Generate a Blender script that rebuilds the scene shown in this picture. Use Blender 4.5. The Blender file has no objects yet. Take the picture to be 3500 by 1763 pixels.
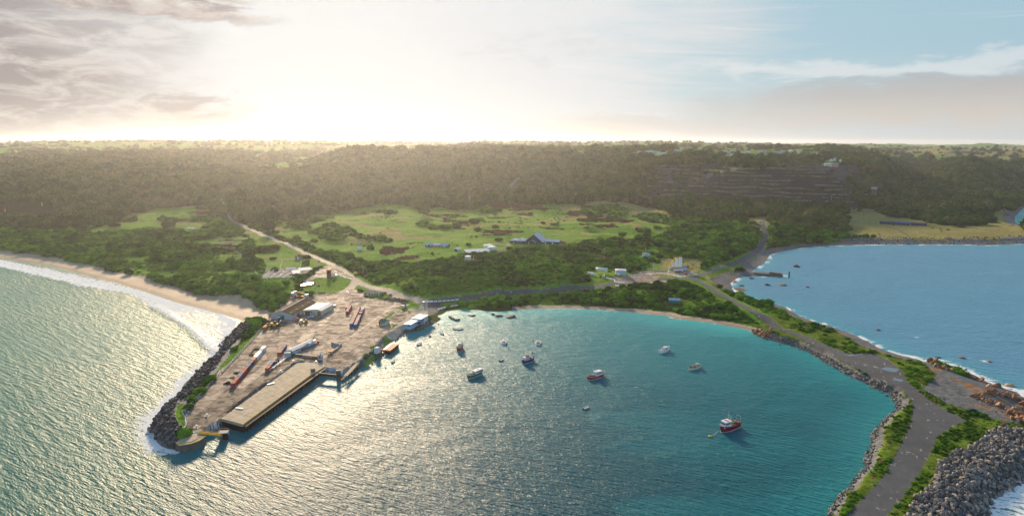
import bpy, bmesh, math, random
import numpy as np
from mathutils import Vector, Matrix
random.seed(7); rng = np.random.default_rng(7)
SC = bpy.context.scene; COL = SC.collection
R = math.radians
# ------------------------------------------------------------------ camera, world, sun, exposure
FPX, CX, CY, HOR, CAMZ = 2282.0, 1750.0, 881.5, 490.0, 140.0
PITCH = math.atan((CY - HOR) / FPX)
cd = bpy.data.cameras.new('camera'); cam = bpy.data.objects.new('camera', cd); COL.objects.link(cam)
cam.location = (0, 0, CAMZ); cam.rotation_euler = (math.pi / 2 - PITCH, 0, 0)
cd.sensor_width = 36; cd.lens = 36 * FPX / 3500; cd.clip_start = 1; cd.clip_end = 60000
SC.camera = cam
SUN_AZ, SUN_EL = -15.0, 16.5
sd = bpy.data.lights.new('sun', 'SUN'); sun = bpy.data.objects.new('sun', sd); COL.objects.link(sun)
sd.energy = 4.2; sd.angle = R(6); sd.color = (1.0, 0.76, 0.50)
sv = Vector((math.sin(R(SUN_AZ)) * math.cos(R(SUN_EL)), math.cos(R(SUN_AZ)) * math.cos(R(SUN_EL)), math.sin(R(SUN_EL))))
sun.rotation_euler = sv.to_track_quat('Z', 'Y').to_euler()
SC.view_settings.view_transform = 'Standard'; SC.view_settings.look = 'None'
SC.view_settings.exposure = 0.8; SC.view_settings.gamma = 1
SC.render.engine = 'CYCLES'
SC.cycles.use_denoising = True
SC.cycles.max_bounces = 5; SC.cycles.diffuse_bounces = 2; SC.cycles.glossy_bounces = 2
SC.cycles.transmission_bounces = 2; SC.cycles.volume_bounces = 0; SC.cycles.transparent_max_bounces = 6
SC.cycles.sample_clamp_indirect = 3


class NT:
    """small helper to write node trees as expressions"""
    def __init__(s, tree): s.t = tree; s.n = tree.nodes; s.l = tree.links
    def node(s, typ, **kw):
        n = s.n.new(typ)
        for k, v in kw.items(): setattr(n, k, v)
        return n
    def put(s, sock, v):
        if isinstance(v, bpy.types.NodeSocket): s.l.new(v, sock)
        elif v is not None:
            if isinstance(v, (tuple, list)) and len(v) == 3 and sock.type == 'RGBA': v = (*v, 1)
            sock.default_value = v
    def m(s, op, a, b=None, c=None, clamp=False):
        n = s.n.new('ShaderNodeMath'); n.operation = op; n.use_clamp = clamp
        s.put(n.inputs[0], a)
        if b is not None: s.put(n.inputs[1], b)
        if c is not None: s.put(n.inputs[2], c)
        return n.outputs[0]
    def vm(s, op, a, b=None):
        n = s.n.new('ShaderNodeVectorMath'); n.operation = op
        s.put(n.inputs[0], a)
        if b is not None: s.put(n.inputs[1], b)
        return n.outputs['Value'] if op in ('DOT_PRODUCT', 'LENGTH') else n.outputs[0]
    def mix(s, f, a, b, blend='MIX'):
        n = s.n.new('ShaderNodeMix'); n.data_type = 'RGBA'; n.blend_type = blend
        s.put(n.inputs[0], f); s.put(n.inputs[6], a); s.put(n.inputs[7], b)
        return n.outputs[2]
    def ss(s, v, lo, hi, a=0.0, b=1.0, smooth=True):
        n = s.n.new('ShaderNodeMapRange'); n.interpolation_type = 'SMOOTHSTEP' if smooth else 'LINEAR'
        s.put(n.inputs[0], v); s.put(n.inputs[1], lo); s.put(n.inputs[2], hi); s.put(n.inputs[3], a); s.put(n.inputs[4], b)
        return n.outputs[0]
    def noise(s, vec, scale, detail=3, rough=0.5, dist=0.0):
        n = s.n.new('ShaderNodeTexNoise'); s.put(n.inputs['Vector'], vec)
        n.inputs['Scale'].default_value = scale; n.inputs['Detail'].default_value = detail
        n.inputs['Roughness'].default_value = rough; n.inputs['Distortion'].default_value = dist
        return n.outputs['Fac']
    def mapping(s, vec, scale=(1, 1, 1), rot=(0, 0, 0), loc=(0, 0, 0)):
        if any(rot):   # turn first, then stretch
            q = s.n.new('ShaderNodeMapping'); s.put(q.inputs[0], vec); q.inputs['Rotation'].default_value = rot; vec = q.outputs[0]
        n = s.n.new('ShaderNodeMapping'); s.put(n.inputs[0], vec)
        n.inputs['Scale'].default_value = scale; n.inputs['Location'].default_value = loc
        return n.outputs[0]
    def attr(s, name):
        n = s.n.new('ShaderNodeAttribute'); n.attribute_name = name; return n
    def xyz(s, v):
        n = s.n.new('ShaderNodeSeparateXYZ'); s.put(n.inputs[0], v); return n.outputs
    def comb(s, x, y, z):
        n = s.n.new('ShaderNodeCombineXYZ'); s.put(n.inputs[0], x); s.put(n.inputs[1], y); s.put(n.inputs[2], z); return n.outputs[0]
    def bump(s, h, strength=0.5, dist=1.0):
        n = s.n.new('ShaderNodeBump'); s.put(n.inputs['Height'], h); s.put(n.inputs['Strength'], strength); n.inputs['Distance'].default_value = dist
        return n.outputs[0]


def build_world():
    w = bpy.data.worlds.new('World'); SC.world = w; w.use_nodes = True
    T = NT(w.node_tree); T.n.clear()
    sky = T.node('ShaderNodeTexSky', sky_type='NISHITA', sun_disc=False)
    sky.sun_elevation = R(SUN_EL); sky.sun_rotation = R(SUN_AZ); sky.air_density = 1.0; sky.dust_density = 1.5; sky.ozone_density = 2.0
    base = T.vm('SCALE', sky.outputs[0]); base.node.inputs[3].default_value = 0.13
    d = T.node('ShaderNodeTexCoord').outputs['Generated']
    x, y, z = T.xyz(d)
    az = T.m('DEGREES', T.m('ARCTAN2', x, y)); el = T.m('DEGREES', T.m('ARCSINE', z))
    # stretched noise in (az, el): clouds are long and flat near the horizon
    p = T.comb(T.m('MULTIPLY', az, 0.075), T.m('MULTIPLY', el, 0.26), 0.0)
    n1 = T.noise(p, 1.0, 7, 0.58, 0.25); n2 = T.noise(T.mapping(p, (3.2, 3.0, 1), loc=(5, 2, 0)), 1.0, 6, 0.62, 0.4)
    n3 = T.noise(T.mapping(p, (0.8, 4.5, 1), rot=(0, 0, R(14)), loc=(9, 4, 0)), 1.0, 6, 0.6, 0.6)
    wa = T.m('ADD', az, T.m('MULTIPLY', T.m('SUBTRACT', n1, 0.5), 14.0))
    we = T.m('ADD', el, T.m('ADD', T.m('MULTIPLY', T.m('SUBTRACT', n2, 0.5), 3.2), T.m('MULTIPLY', T.m('SUBTRACT', n1, 0.5), 3.0)))
    def blob(a0, e0, ra, re, soft=0.9, tilt=0.0):
        da = T.m('DIVIDE', T.m('SUBTRACT', wa, a0), ra)
        de = T.m('DIVIDE', T.m('ADD', T.m('SUBTRACT', we, e0), T.m('MULTIPLY', T.m('SUBTRACT', wa, a0), tilt)), re)
        q = T.m('ADD', T.m('MULTIPLY', da, da), T.m('MULTIPLY', de, de))
        return T.ss(q, 1.0, 1.0 - soft, 0, 1)
    def mx(*a):
        o = a[0]
        for b in a[1:]: o = T.m('MAXIMUM', o, b)
        return o
    # broad milky veil over the sun side
    dot = T.vm('DOT_PRODUCT', d, tuple(Vector((math.sin(R(-9)) * math.cos(R(9)), math.cos(R(-9)) * math.cos(R(9)), math.sin(R(9))))))
    veil = T.ss(T.m('ADD', dot, T.m('ADD', T.m('MULTIPLY', T.m('SUBTRACT', n1, 0.5), 0.16), T.m('MULTIPLY', T.m('SUBTRACT', n3, 0.5), 0.16))), 0.84, 0.975)
    low = T.ss(el, 7.5, 0.0)
    veil = T.m('MAXIMUM', veil, T.m('MULTIPLY', low, 0.72))
    glow = T.ss(dot, 0.86, 0.99)
    white = T.mix(glow, (0.405, 0.412, 0.418), (0.45, 0.455, 0.46))
    c = T.mix(T.ss(dot, 0.1, 0.7), base, T.mix(0.93, base, (0.20, 0.30, 0.355)))
    c = T.mix(T.m('MULTIPLY', veil, 0.95), c, white)
    # thin wisps in the blue part
    wisp = T.m('MULTIPLY', T.ss(n3, 0.60, 0.78), 0.55)
    c = T.mix(wisp, c, (0.48, 0.50, 0.51))
    left = mx(blob(-41, 5.5, 20, 8.5, 1.0), blob(-28, 9.6, 12, 1.2, 0.9, 0.02), blob(-25, 11.3, 7, 0.9, 0.9, 0.10), T.m('MULTIPLY', blob(-26, 2.6, 8, 1.5, 1.0), 0.75))
    lt = T.mix(T.ss(n2, 0.40, 0.62), (0.185, 0.155, 0.15), (0.36, 0.32, 0.295))
    c = T.mix(T.m('MULTIPLY', left, 0.88), c, lt)
    right = mx(blob(33, 2.9, 21, 2.4, 0.95), T.m('MULTIPLY', blob(14, 1.4, 14, 1.3, 1.0), 0.5))
    rt = T.mix(T.ss(el, 1.0, 5.5), (0.385, 0.35, 0.315), (0.265, 0.265, 0.27))
    c = T.mix(T.m('MULTIPLY', right, 0.92), c, rt)
    rim = T.m('MULTIPLY', blob(28, 5.5, 22, 0.9, 1.0), 0.5)
    c = T.mix(rim, c, (0.50, 0.49, 0.48))
    c = T.mix(T.m('MULTIPLY', T.m('MULTIPLY', blob(3, 8.0, 9, 1.8, 1.0), T.ss(n2, 0.42, 0.62)), 0.5), c, (0.38, 0.39, 0.39))
    # warm strip over the horizon on the sun side
    warm = T.m('MULTIPLY', T.ss(el, 2.6, -0.2), T.ss(dot, 0.90, 0.985))
    c = T.mix(T.m('MULTIPLY', warm, 0.75), c, (0.57, 0.45, 0.34))
    bg = T.node('ShaderNodeBackground'); T.put(bg.inputs[0], c); bg.inputs[1].default_value = 1.0
    out = T.node('ShaderNodeOutputWorld'); T.l.new(bg.outputs[0], out.inputs[0])
build_world()
# ------------------------------------------------------------------ survey: photograph frames -> places on the ground
FR = dict(z1=(500, 950, 2.1633), z2=(850, 980, 3.5083), z3=(760, 1130, 5.9), z4=(950, 1130, 9.984), z5=(1000, 1200, 4.637),
          z6=(500, 1350, 6.491), z7=(860, 850, 5.8545), z8=(1200, 1120, 9.985), L=(0, 450, 1.997), M=(700, 700, 3.22), G=(1300, 600, 2.36),
          R=(2200, 450, 1.8546), B=(1300, 1080, 3.5086), C=(2600, 1100, 1.9578), S=(1950, 840, 5.152), K=(1430, 780, 4.954),
          N=(1150, 980, 7.36), X=(900, 980, 8.587), Q=(2950, 1300, 2.8036), T=(2150, 470, 3.0306), W=(1200, 960, 8.1133),
          V=(2280, 860, 12.979), A=(0, 820, 2.7044), D=(0, 0, 0.736), P=(0, 0, 1.0))
def F(fr, pts):
    x0, y0, s = FR[fr]; a = np.array(pts, float).reshape(-1, 2)
    return np.stack([x0 + a[:, 0] / s, y0 + a[:, 1] / s], 1)
def rays(P):
    P = np.asarray(P, float).reshape(-1, 2)
    a = (P[:, 0] - CX) / FPX; b = (P[:, 1] - CY) / FPX
    fx = a; fy = math.cos(PITCH) - b * math.sin(PITCH); fz = -(math.sin(PITCH) + b * math.cos(PITCH))
    hd = np.hypot(fx, fy)
    return np.arctan2(fx, fy), fz / hd
def U(fr, pts, z=0.0):
    az, sl = rays(F(fr, pts)); sl = np.minimum(sl, -0.002)
    r = (z - CAMZ) / sl
    return np.stack([np.sin(az) * r, np.cos(az) * r], 1)
# ---- value noise
def vnoise(x, y, seed=0):
    xi = np.floor(x).astype(np.int64); yi = np.floor(y).astype(np.int64); fx = x - xi; fy = y - yi
    fx = fx * fx * (3 - 2 * fx); fy = fy * fy * (3 - 2 * fy)
    def h(a, b):
        n = (a * 374761393 + b * 668265263 + seed * 1442695041) & 0xffffffff
        n = ((n ^ (n >> 13)) * 1274126177) & 0xffffffff
        return ((n ^ (n >> 16)) & 0xffff) / 65535.0
    return (h(xi, yi) * (1 - fx) + h(xi + 1, yi) * fx) * (1 - fy) + (h(xi, yi + 1) * (1 - fx) + h(xi + 1, yi + 1) * fx) * fy
def fbm(x, y, o=4, seed=0):
    s = 0; a = .5; t = 0
    for i in range(o):
        s = s + a * vnoise(x, y, seed + i); t += a; a *= .5; x = x * 2.03 + 7.1; y = y * 2.03 + 3.7
    return s / t
def sst(v, a, b):
    t = np.clip((v - a) / (b - a), 0, 1); return t * t * (3 - 2 * t)
# ---- coastline (traced on the water plane); second number = shore slope of the stretch that starts there
coast = []
def cst(fr, pts, slope, z=0.0):
    for p in U(fr, pts, z): coast.append((p[0], p[1], slope))
cst('D', [(-1500, 560), (-500, 606), (0, 648), (60, 658), (130, 670), (200, 688), (290, 711), (370, 736), (440, 760), (500, 776), (560, 791), (600, 804)], 0.05)
cst('D', [(622, 815), (600, 823), (575, 850), (555, 880), (538, 905), (500, 930), (465, 965), (440, 1000), (410, 1030), (385, 1055), (380, 1085), (397, 1112), (430, 1128), (452, 1130), (486, 1122), (514, 1108),
          (520, 1096), (530, 1086), (546, 1081), (562, 1072)], 0.75)
cst('D', [(580, 1052), (600, 1030), (700, 962), (740, 933), (780, 926), (800, 937), (851, 944), (858, 952), (885, 936), (902, 922)], 2.0)
cst('D', [(926, 921), (945, 907), (960, 894), (967, 878), (972, 866), (987, 860), (1004, 849), (1030, 834), (1051, 830), (1074, 821), (1091, 815)], 0.6)
cst('D', [(1096, 812), (1110, 802), (1100, 794), (1113, 790), (1125, 782), (1175, 778), (1216, 781), (1247, 784)], 0.12)
cst('D', [(1300, 780), (1362, 776), (1456, 777), (1518, 780), (1596, 786), (1674, 794), (1698, 801), (1797, 813), (1877, 829), (1900, 837)], 0.07)
cst('D', [(1914, 845), (1947, 858), (2008, 875), (2053, 894), (2090, 919), (2139, 945), (2199, 975), (2233, 988), (2259, 1014), (2255, 1031), (2226, 1058), (2203, 1080), (2190, 1121), (2180, 1148),
          (2169, 1178), (2139, 1216), (2109, 1249), (2083, 1283), (2060, 1320), (2000, 1420), (1930, 1600)], 0.7)
cst('D', [(2350, 1600), (2440, 1370), (2477, 1298), (2500, 1246), (2530, 1227), (2575, 1200), (2680, 1130), (2760, 1090)], 0.45)
cst('D', [(2680, 1060), (2610, 1050), (2590, 1020), (2560, 985), (2515, 973), (2477, 958), (2440, 937), (2402, 922), (2357, 908), (2323, 909), (2289, 898), (2252, 890), (2214, 877), (2177, 855), (2130, 835), (2095, 822),
          (2048, 808), (2016, 797), (1988, 780), (1956, 766), (1909, 757), (1870, 745), (1848, 735), (1838, 714), (1858, 698)], 0.22)
cst('D', [(1895, 694), (1970, 697), (1968, 692), (1905, 686), (1892, 682), (1905, 672), (1924, 661), (1936, 641), (1964, 633), (2016, 624), (2095, 618), (2214, 615), (2294, 615), (2412, 615), (2492, 617), (2576, 613), (2800, 606)], 0.14)
cst('D', [(2820, 585), (2640, 580), (2576, 570), (2553, 559), (2553, 546), (2576, 522), (2680, 506), (2900, 488), (3600, 455)], 0.12)
coast = coast + [(14000., 9000., .1), (14000., 16000., .1), (-14000., 16000., .1), (-14000., 2500., .1)]
CO = np.array(coast)
def inpoly(px, py, poly):
    ins = np.zeros(px.shape, bool); n = len(poly); j = n - 1
    for i in range(n):
        xi, yi = poly[i][0], poly[i][1]; xj, yj = poly[j][0], poly[j][1]
        if yi != yj:
            c = ((yi > py) != (yj > py)); ins ^= c & (px < (xj - xi) * (py - yi) / (yj - yi) + xi)
        j = i
    return ins
def coast_sdf(px, py):
    sh = px.shape; px = px.ravel().astype(np.float32); py = py.ravel().astype(np.float32)
    best = np.full(px.shape, 1e12, np.float32); sl = np.full(px.shape, .1, np.float32); n = len(CO)
    for i in range(n):
        ax, ay, s = CO[i]; bx, by, _ = CO[(i + 1) % n]
        dx, dy = bx - ax, by - ay; L = dx * dx + dy * dy
        t = np.clip(((px - ax) * dx + (py - ay) * dy) / L, 0, 1)
        d = (px - ax - t * dx) ** 2 + (py - ay - t * dy) ** 2
        m = d < best; best[m] = d[m]; sl[m] = s
    ins = inpoly(px, py, CO)
    d = np.sqrt(best); d[~ins] *= -1
    return d.reshape(sh), sl.reshape(sh)
# ---- polar survey grid (finer close to the camera), heights
NC = 780
AZ = np.radians(np.linspace(-45, 45, NC))
rr = [150.0]
while rr[-1] < 12500:
    r = rr[-1]
    dr = min(r * r * 0.75 / 90850, 4.0) if r < 2100 else (12.0 if r < 4000 else r * 0.012)
    rr.append(r + dr)
RR = np.array(rr); NR = len(RR)
GA, GR = np.meshgrid(AZ, RR); GX = np.sin(GA) * GR; GY = np.cos(GA) * GR
prof = {-900: [(600, 4), (560, 12), (520, 30), (470, 55), (430, 76), (400, 92), (385, 102), (372, 118), (358, 150)],
        0: [(640, 4), (575, 10), (540, 20), (470, 50), (430, 72), (400, 90), (385, 100), (372, 116), (357, 158)],
        300: [(680, 4), (600, 8), (560, 10), (520, 22), (470, 48), (430, 72), (400, 90), (382, 103), (372, 118), (357, 158)],
        600: [(780, 4), (700, 9), (620, 10), (560, 14), (500, 28), (450, 50), (420, 68), (400, 84), (385, 98), (372, 119), (355, 165)],
        760: [(740, 5), (700, 8), (640, 9), (560, 13), (520, 18), (490, 30), (450, 50), (400, 84), (385, 99), (370, 122), (354, 168)],
        900: [(720, 4), (640, 10), (540, 15), (520, 18), (480, 35), (440, 56), (400, 86), (374, 124), (366, 130), (360, 146)],
        1050: [(770, 4), (735, 9), (700, 15), (660, 12), (600, 11), (540, 15), (500, 27), (440, 58), (400, 88), (376, 120), (368, 128), (362, 141)],
        1200: [(755, 4), (705, 19), (660, 15), (600, 12), (540, 16), (500, 28), (450, 55), (410, 84), (385, 110), (370, 125), (363, 138)],
        1400: [(735, 4), (700, 13), (660, 14), (600, 13), (540, 17), (500, 28), (470, 44), (430, 68), (395, 102), (378, 116), (365, 134)],
        1500: [(730, 4), (700, 8), (640, 14), (600, 14), (540, 18), (500, 30), (465, 50), (430, 68), (395, 102), (378, 114), (366, 130)],
        1650: [(720, 4), (680, 6), (620, 12), (560, 14), (530, 12), (515, 14), (420, 86), (395, 105), (378, 115), (367, 125)],
        1900: [(700, 5), (640, 10), (560, 16), (530, 9), (520, 11), (425, 88), (392, 108), (378, 113), (369, 112)],
        2080: [(640, 4), (560, 7), (530, 8), (515, 12), (430, 86), (398, 102), (382, 108), (370, 108)],
        2200: [(640, 4), (530, 7), (500, 16), (420, 82), (400, 92), (384, 100), (371, 100)],
        2310: [(640, 4), (530, 6), (480, 12), (440, 32), (402, 72), (384, 92), (371, 100)],
        2440: [(640, 4), (530, 6), (490, 14), (430, 62), (405, 78), (384, 92), (373, 95)],
        2576: [(640, 4), (500, 7), (470, 18), (420, 60), (398, 78), (384, 90), (373, 95)],
        3200: [(640, 4), (500, 7), (470, 18), (420, 60), (398, 78), (384, 90), (373, 95)]}
pk = sorted(prof); pa = []; pz = []
for k in pk:
    ds = []; zs = []
    for (y, z) in prof[k]:
        az, sl = rays(F('D', [(k, y)])); r = (z - CAMZ) / sl[0] if abs(sl[0]) > 1e-4 else 1e9
        if z >= 128 or r <= 0 or r > 9000: r = 6000 if z > 141 else 5200
        ds.append(r); zs.append(z)
    o = np.argsort(ds); ds = np.array(ds)[o]; zs = np.array(zs)[o]
    pz.append(np.interp(np.log(RR), np.log(ds), zs)); pa.append(az[0])
pa = np.array(pa); pz = np.array(pz)
ZB = np.zeros((NR, NC))
ci = np.clip(np.searchsorted(pa, AZ) - 1, 0, len(pa) - 2)
ct = np.clip((AZ - pa[ci]) / (pa[ci + 1] - pa[ci]), 0, 1); ct = ct * ct * (3 - 2 * ct)
ZB = pz[ci].T * (1 - ct) + pz[ci + 1].T * ct
# quarry benches
def dmask(P0, soft=0.02):
    return P0
qa0, qa1 = rays(F('D', [(1630, 500)]))[0][0], rays(F('D', [(2170, 500)]))[0][0]
qm = sst(GA, qa0 - .02, qa0 + .03) * (1 - sst(GA, qa1 - .03, qa1 + .02)) * sst(ZB, 12, 20) * (1 - sst(ZB, 84, 92)) * (GR < 2000)
warp = 6 * (fbm(GX / 120, GY / 120, 3, 31) - .5)
st = 8.5; zq = ZB + warp; fl = np.floor(zq / st); fr_ = zq / st - fl
ZB = ZB * (1 - qm) + qm * ((fl + sst(fr_, 0.0, .35)) * st - warp)
# natural relief
n_big = fbm(GX / 420, GY / 420, 4, 3) - .5; n_mid = fbm(GX / 95, GY / 95, 4, 9) - .5; n_sm = fbm(GX / 30, GY / 30, 3, 17) - .5
hi = sst(ZB, 16, 60)
ZB = ZB + hi * (1 - .97 * qm) * (n_big * 42 + n_mid * 20) + sst(ZB, 7, 12) * (1 - hi) * (n_mid * 13 + n_sm * 4.0) + sst(ZB, 4.5, 8) * n_sm * 1.0
ZB = ZB + (GR > 3000) * n_big * np.clip((GR - 3000) / 2500, 0, 1) * 70
near = RR < 2600; nn = int(near.sum())
SDF = np.full((NR, NC), 500.0); SLP = np.full((NR, NC), .1)
SDF[:nn], SLP[:nn] = coast_sdf(GX[:nn], GY[:nn])
jag = (fbm(GX / 7, GY / 7, 3, 5) - .5) * np.where(SLP > .15, 4.0, 1.5) * np.clip(1 - np.abs(SDF) / 40, 0, 1)
S2 = SDF + jag
ramp = np.where(S2 > 0, S2 * SLP, S2 * np.maximum(SLP, .12))
sandy = SLP < .1
ramp = np.where(sandy & (S2 > 24), 24 * SLP + (S2 - 24) * .30, ramp)
ramp = np.where((~sandy) & (SLP < .3) & (S2 > 16), 16 * SLP + (S2 - 16) * .3, ramp)
ZG = np.minimum(ZB, ramp); ZG = np.maximum(ZG, -9)
POLY_YARD = [('D', [(455, 1085), (470, 1040), (478, 1022), (500, 1000), (560, 922), (640, 836), (668, 815), (700, 770), (740, 742), (770, 752), (800, 740), (860, 738), (900, 742), (935, 752), (1000, 757), (1030, 764),
                     (1010, 790), (990, 818), (960, 850), (938, 878), (905, 905), (880, 925), (852, 938), (800, 928), (790, 915), (750, 905), (735, 915), (600, 1022), (560, 1050), (545, 1062), (520, 1075), (500, 1088)])]
def mpoly(fr, pts, z=4.0, sub=None):
    """mask of grid vertices inside a polygon traced in the photograph, laid on the plane z"""
    q = U(fr, pts, z); m = np.zeros((NR, NC), bool)
    az = np.arctan2(q[:, 0], q[:, 1]); r = np.hypot(q[:, 0], q[:, 1])
    c0, c1 = np.searchsorted(AZ, [az.min(), az.max()]); r0, r1 = np.searchsorted(RR, [r.min() * .95, r.max()])
    m[r0:r1 + 1, c0:c1 + 1] = inpoly(GX[r0:r1 + 1, c0:c1 + 1], GY[r0:r1 + 1, c0:c1 + 1], q); return m
M_yard = mpoly(*POLY_YARD[0])
ZG[M_yard & (S2 > .6)] = 4.0
def drape(fr, pts):
    """trace in the photograph -> points (x, y, z) on the relief"""
    az, sl = rays(F(fr, pts)); out = []
    for a, s in zip(az, sl):
        j = np.clip(np.interp(a, AZ, np.arange(NC)), 0, NC - 1.001); j0 = int(j); t = j - j0
        col = ZG[:, j0] * (1 - t) + ZG[:, j0 + 1] * t
        col = np.maximum(col, 0.0)
        hit = np.nonzero(CAMZ + s * RR <= col)[0]
        i = hit[0] if len(hit) else NR - 1
        if i > 0:
            d0 = CAMZ + s * RR[i - 1] - col[i - 1]; d1 = CAMZ + s * RR[i] - col[i]
            f = d0 / (d0 - d1) if d0 != d1 else 0; f = min(max(f, 0), 1)
            r = RR[i - 1] + (RR[i] - RR[i - 1]) * f; z = col[i - 1] * (1 - f) + col[i] * f
        else: r = RR[0]; z = col[0]
        out.append((math.sin(a) * r, math.cos(a) * r, z))
    return np.array(out)
def gz(x, y):
    """height of the relief at x, y"""
    x = np.asarray(x, float); y = np.asarray(y, float)
    a = np.arctan2(x, y); r = np.hypot(x, y)
    j = np.clip(np.interp(a, AZ, np.arange(NC)), 0, NC - 1.001); i = np.clip(np.interp(r, RR, np.arange(NR)), 0, NR - 1.001)
    j0 = j.astype(int); i0 = i.astype(int); u = j - j0; v = i - i0
    return (ZG[i0, j0] * (1 - u) + ZG[i0, j0 + 1] * u) * (1 - v) + (ZG[i0 + 1, j0] * (1 - u) + ZG[i0 + 1, j0 + 1] * u) * v
def gsample(G, x, y):
    a = np.arctan2(x, y); r = np.hypot(x, y)
    j = np.clip(np.rint(np.interp(a, AZ, np.arange(NC))), 0, NC - 1).astype(int); i = np.clip(np.rint(np.interp(r, RR, np.arange(NR))), 0, NR - 1).astype(int)
    return G[i, j]
WX = fbm(GX / 22, GY / 22, 3, 141) - .5; WY = fbm(GX / 22, GY / 22, 3, 151) - .5
def wpoly(fr, pts):
    """mask from a trace draped on the relief"""
    q = drape(fr, pts); m = np.zeros((NR, NC), bool)
    az = np.arctan2(q[:, 0], q[:, 1]); r = np.hypot(q[:, 0], q[:, 1])
    c0, c1 = np.searchsorted(AZ, [az.min(), az.max()]); r0, r1 = np.searchsorted(RR, [r.min() * .9, r.max()])
    sl = (slice(r0, r1 + 1), slice(c0, c1 + 1))
    am = np.clip((GR[sl] - 480) / 45, 0, 16)
    m[sl] = inpoly(GX[sl] + am * WX[sl] * 2, GY[sl] + am * WY[sl] * 4, q); return m
def dense(q, step):
    o = []
    for a, b in zip(q[:-1], q[1:]):
        n = max(1, int(np.hypot(*(b[:2] - a[:2])) / step))
        for k in range(n): o.append(a + (b - a) * k / n)
    o.append(q[-1]); return np.array(o)
def smooth_line(q, it=2):
    q = np.asarray(q)
    for _ in range(it):
        a = q[:-1] * .75 + q[1:] * .25; b = q[:-1] * .25 + q[1:] * .75
        n = np.empty((2 * len(a), q.shape[1])); n[0::2] = a; n[1::2] = b
        q = np.vstack([q[:1], n, q[-1:]])
    return q
def line_dist(q, maxd=30):
    """distance of the grid vertices to a line on the ground"""
    d = np.full((NR, NC), 1e9)
    for a, b in zip(q[:-1], q[1:]):
        xs = np.array([a[0], b[0]]); ys = np.array([a[1], b[1]])
        az = np.arctan2(xs, ys); r = np.hypot(xs, ys); pad = maxd / r.min()
        c0, c1 = np.searchsorted(AZ, [az.min() - pad, az.max() + pad]); r0, r1 = np.searchsorted(RR, [r.min() - maxd, r.max() + maxd])
        if c1 <= c0 or r1 <= r0: continue
        X = GX[r0:r1, c0:c1]; Y = GY[r0:r1, c0:c1]; dx, dy = xs[1] - xs[0], ys[1] - ys[0]; L = dx * dx + dy * dy + 1e-9
        t = np.clip(((X - xs[0]) * dx + (Y - ys[0]) * dy) / L, 0, 1)
        dd = np.hypot(X - xs[0] - t * dx, Y - ys[0] - t * dy)
        d[r0:r1, c0:c1] = np.minimum(d[r0:r1, c0:c1], dd)
    return d
# ------------------------------------------------------------------ land cover
#  cover: 0 grass 1 forest 2 shrub 3 sand 4 yard 5 road 6 rock/shingle 7 low green scrub 8 quarry 9 brown heath 10 tan grass
COV = np.full((NR, NC), 1, np.int8)
COV[GR < 1120] = 2
wob = (fbm(GX / 26, GY / 26, 3, 41) - .5)
def paint(fr, lst, code, ragged=0.0):
    for pts in lst:
        m = wpoly(fr, pts); COV[m] = code
COV[mpoly('D', [(-900, 640), (-900, 560), (0, 582), (200, 578), (420, 560), (560, 560), (640, 600), (640, 640), (600, 700), (640, 740), (640, 800), (560, 790), (300, 715), (0, 650)], 8)] = 2
# forest reaches closer on the sun side
paint('D', [[(-900, 590), (0, 578), (160, 570), (300, 572), (420, 545), (470, 522), (560, 516), (580, 545), (640, 545), (700, 545), (800, 540), (900, 530), (980, 520), (1060, 520), (1080, 500), (1150, 500), (1170, 470), (1100, 440), (600, 440), (0, 450), (-900, 450)]], 1)
far = GR > 3300
fn = fbm(GX / 700, GY / 450, 3, 77)
COV[far & (fn > .32)] = 0
plate = (GR > 2000) & (ZB > 84) & (fbm(GX / 500, GY / 300, 3, 78) > .45); COV[plate] = 0
# grass fields
paint('D', [[(640, 575), (700, 552), (790, 545), (860, 532), (920, 520), (985, 516), (1060, 522), (1180, 528), (1250, 516), (1330, 514), (1420, 512), (1470, 520), (1540, 512), (1610, 518), (1690, 532), (1700, 560), (1690, 588), (1610, 602), (1500, 606),
             (1460, 618), (1370, 622), (1300, 622), (1230, 630), (1190, 642), (1090, 657), (1040, 666), (960, 655), (900, 640), (850, 625), (800, 612), (740, 600), (700, 590)]], 0)
paint('L', [[(820, 612), (880, 560), (1000, 530), (1100, 520), (1380, 505), (1490, 505), (1480, 560), (1400, 600), (1240, 608), (1130, 600)],
            [(600, 680), (700, 625), (900, 618), (1150, 612), (1420, 622), (1430, 655), (1390, 675), (1290, 700), (1200, 665), (1000, 662), (800, 692), (640, 700)],
            [(1190, 770), (1350, 742), (1640, 705), (1700, 730), (1620, 800), (1400, 785), (1200, 782)], [(1020, 760), (1180, 745), (1190, 765), (1060, 778)],
            [(400, 160), (585, 148), (580, 158), (430, 172)], [(160, 192), (270, 184), (260, 196), (170, 204)], [(0, 142), (130, 112), (340, 95), (330, 106), (190, 118), (160, 150), (0, 160)],
            [(830, 140), (1060, 132), (1150, 138), (1070, 150), (850, 148)], [(1080, 148), (1290, 112), (1500, 92), (1997, 100), (1990, 78), (1500, 78), (1270, 86), (1230, 120), (1080, 130)],
            [(1700, 240), (1860, 212), (1997, 205), (2100, 215), (2080, 240), (1800, 270)], [(0, 72), (100, 68), (130, 80), (0, 92)], [(240, 70), (500, 75), (420, 88), (260, 84)]], 0)
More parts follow.
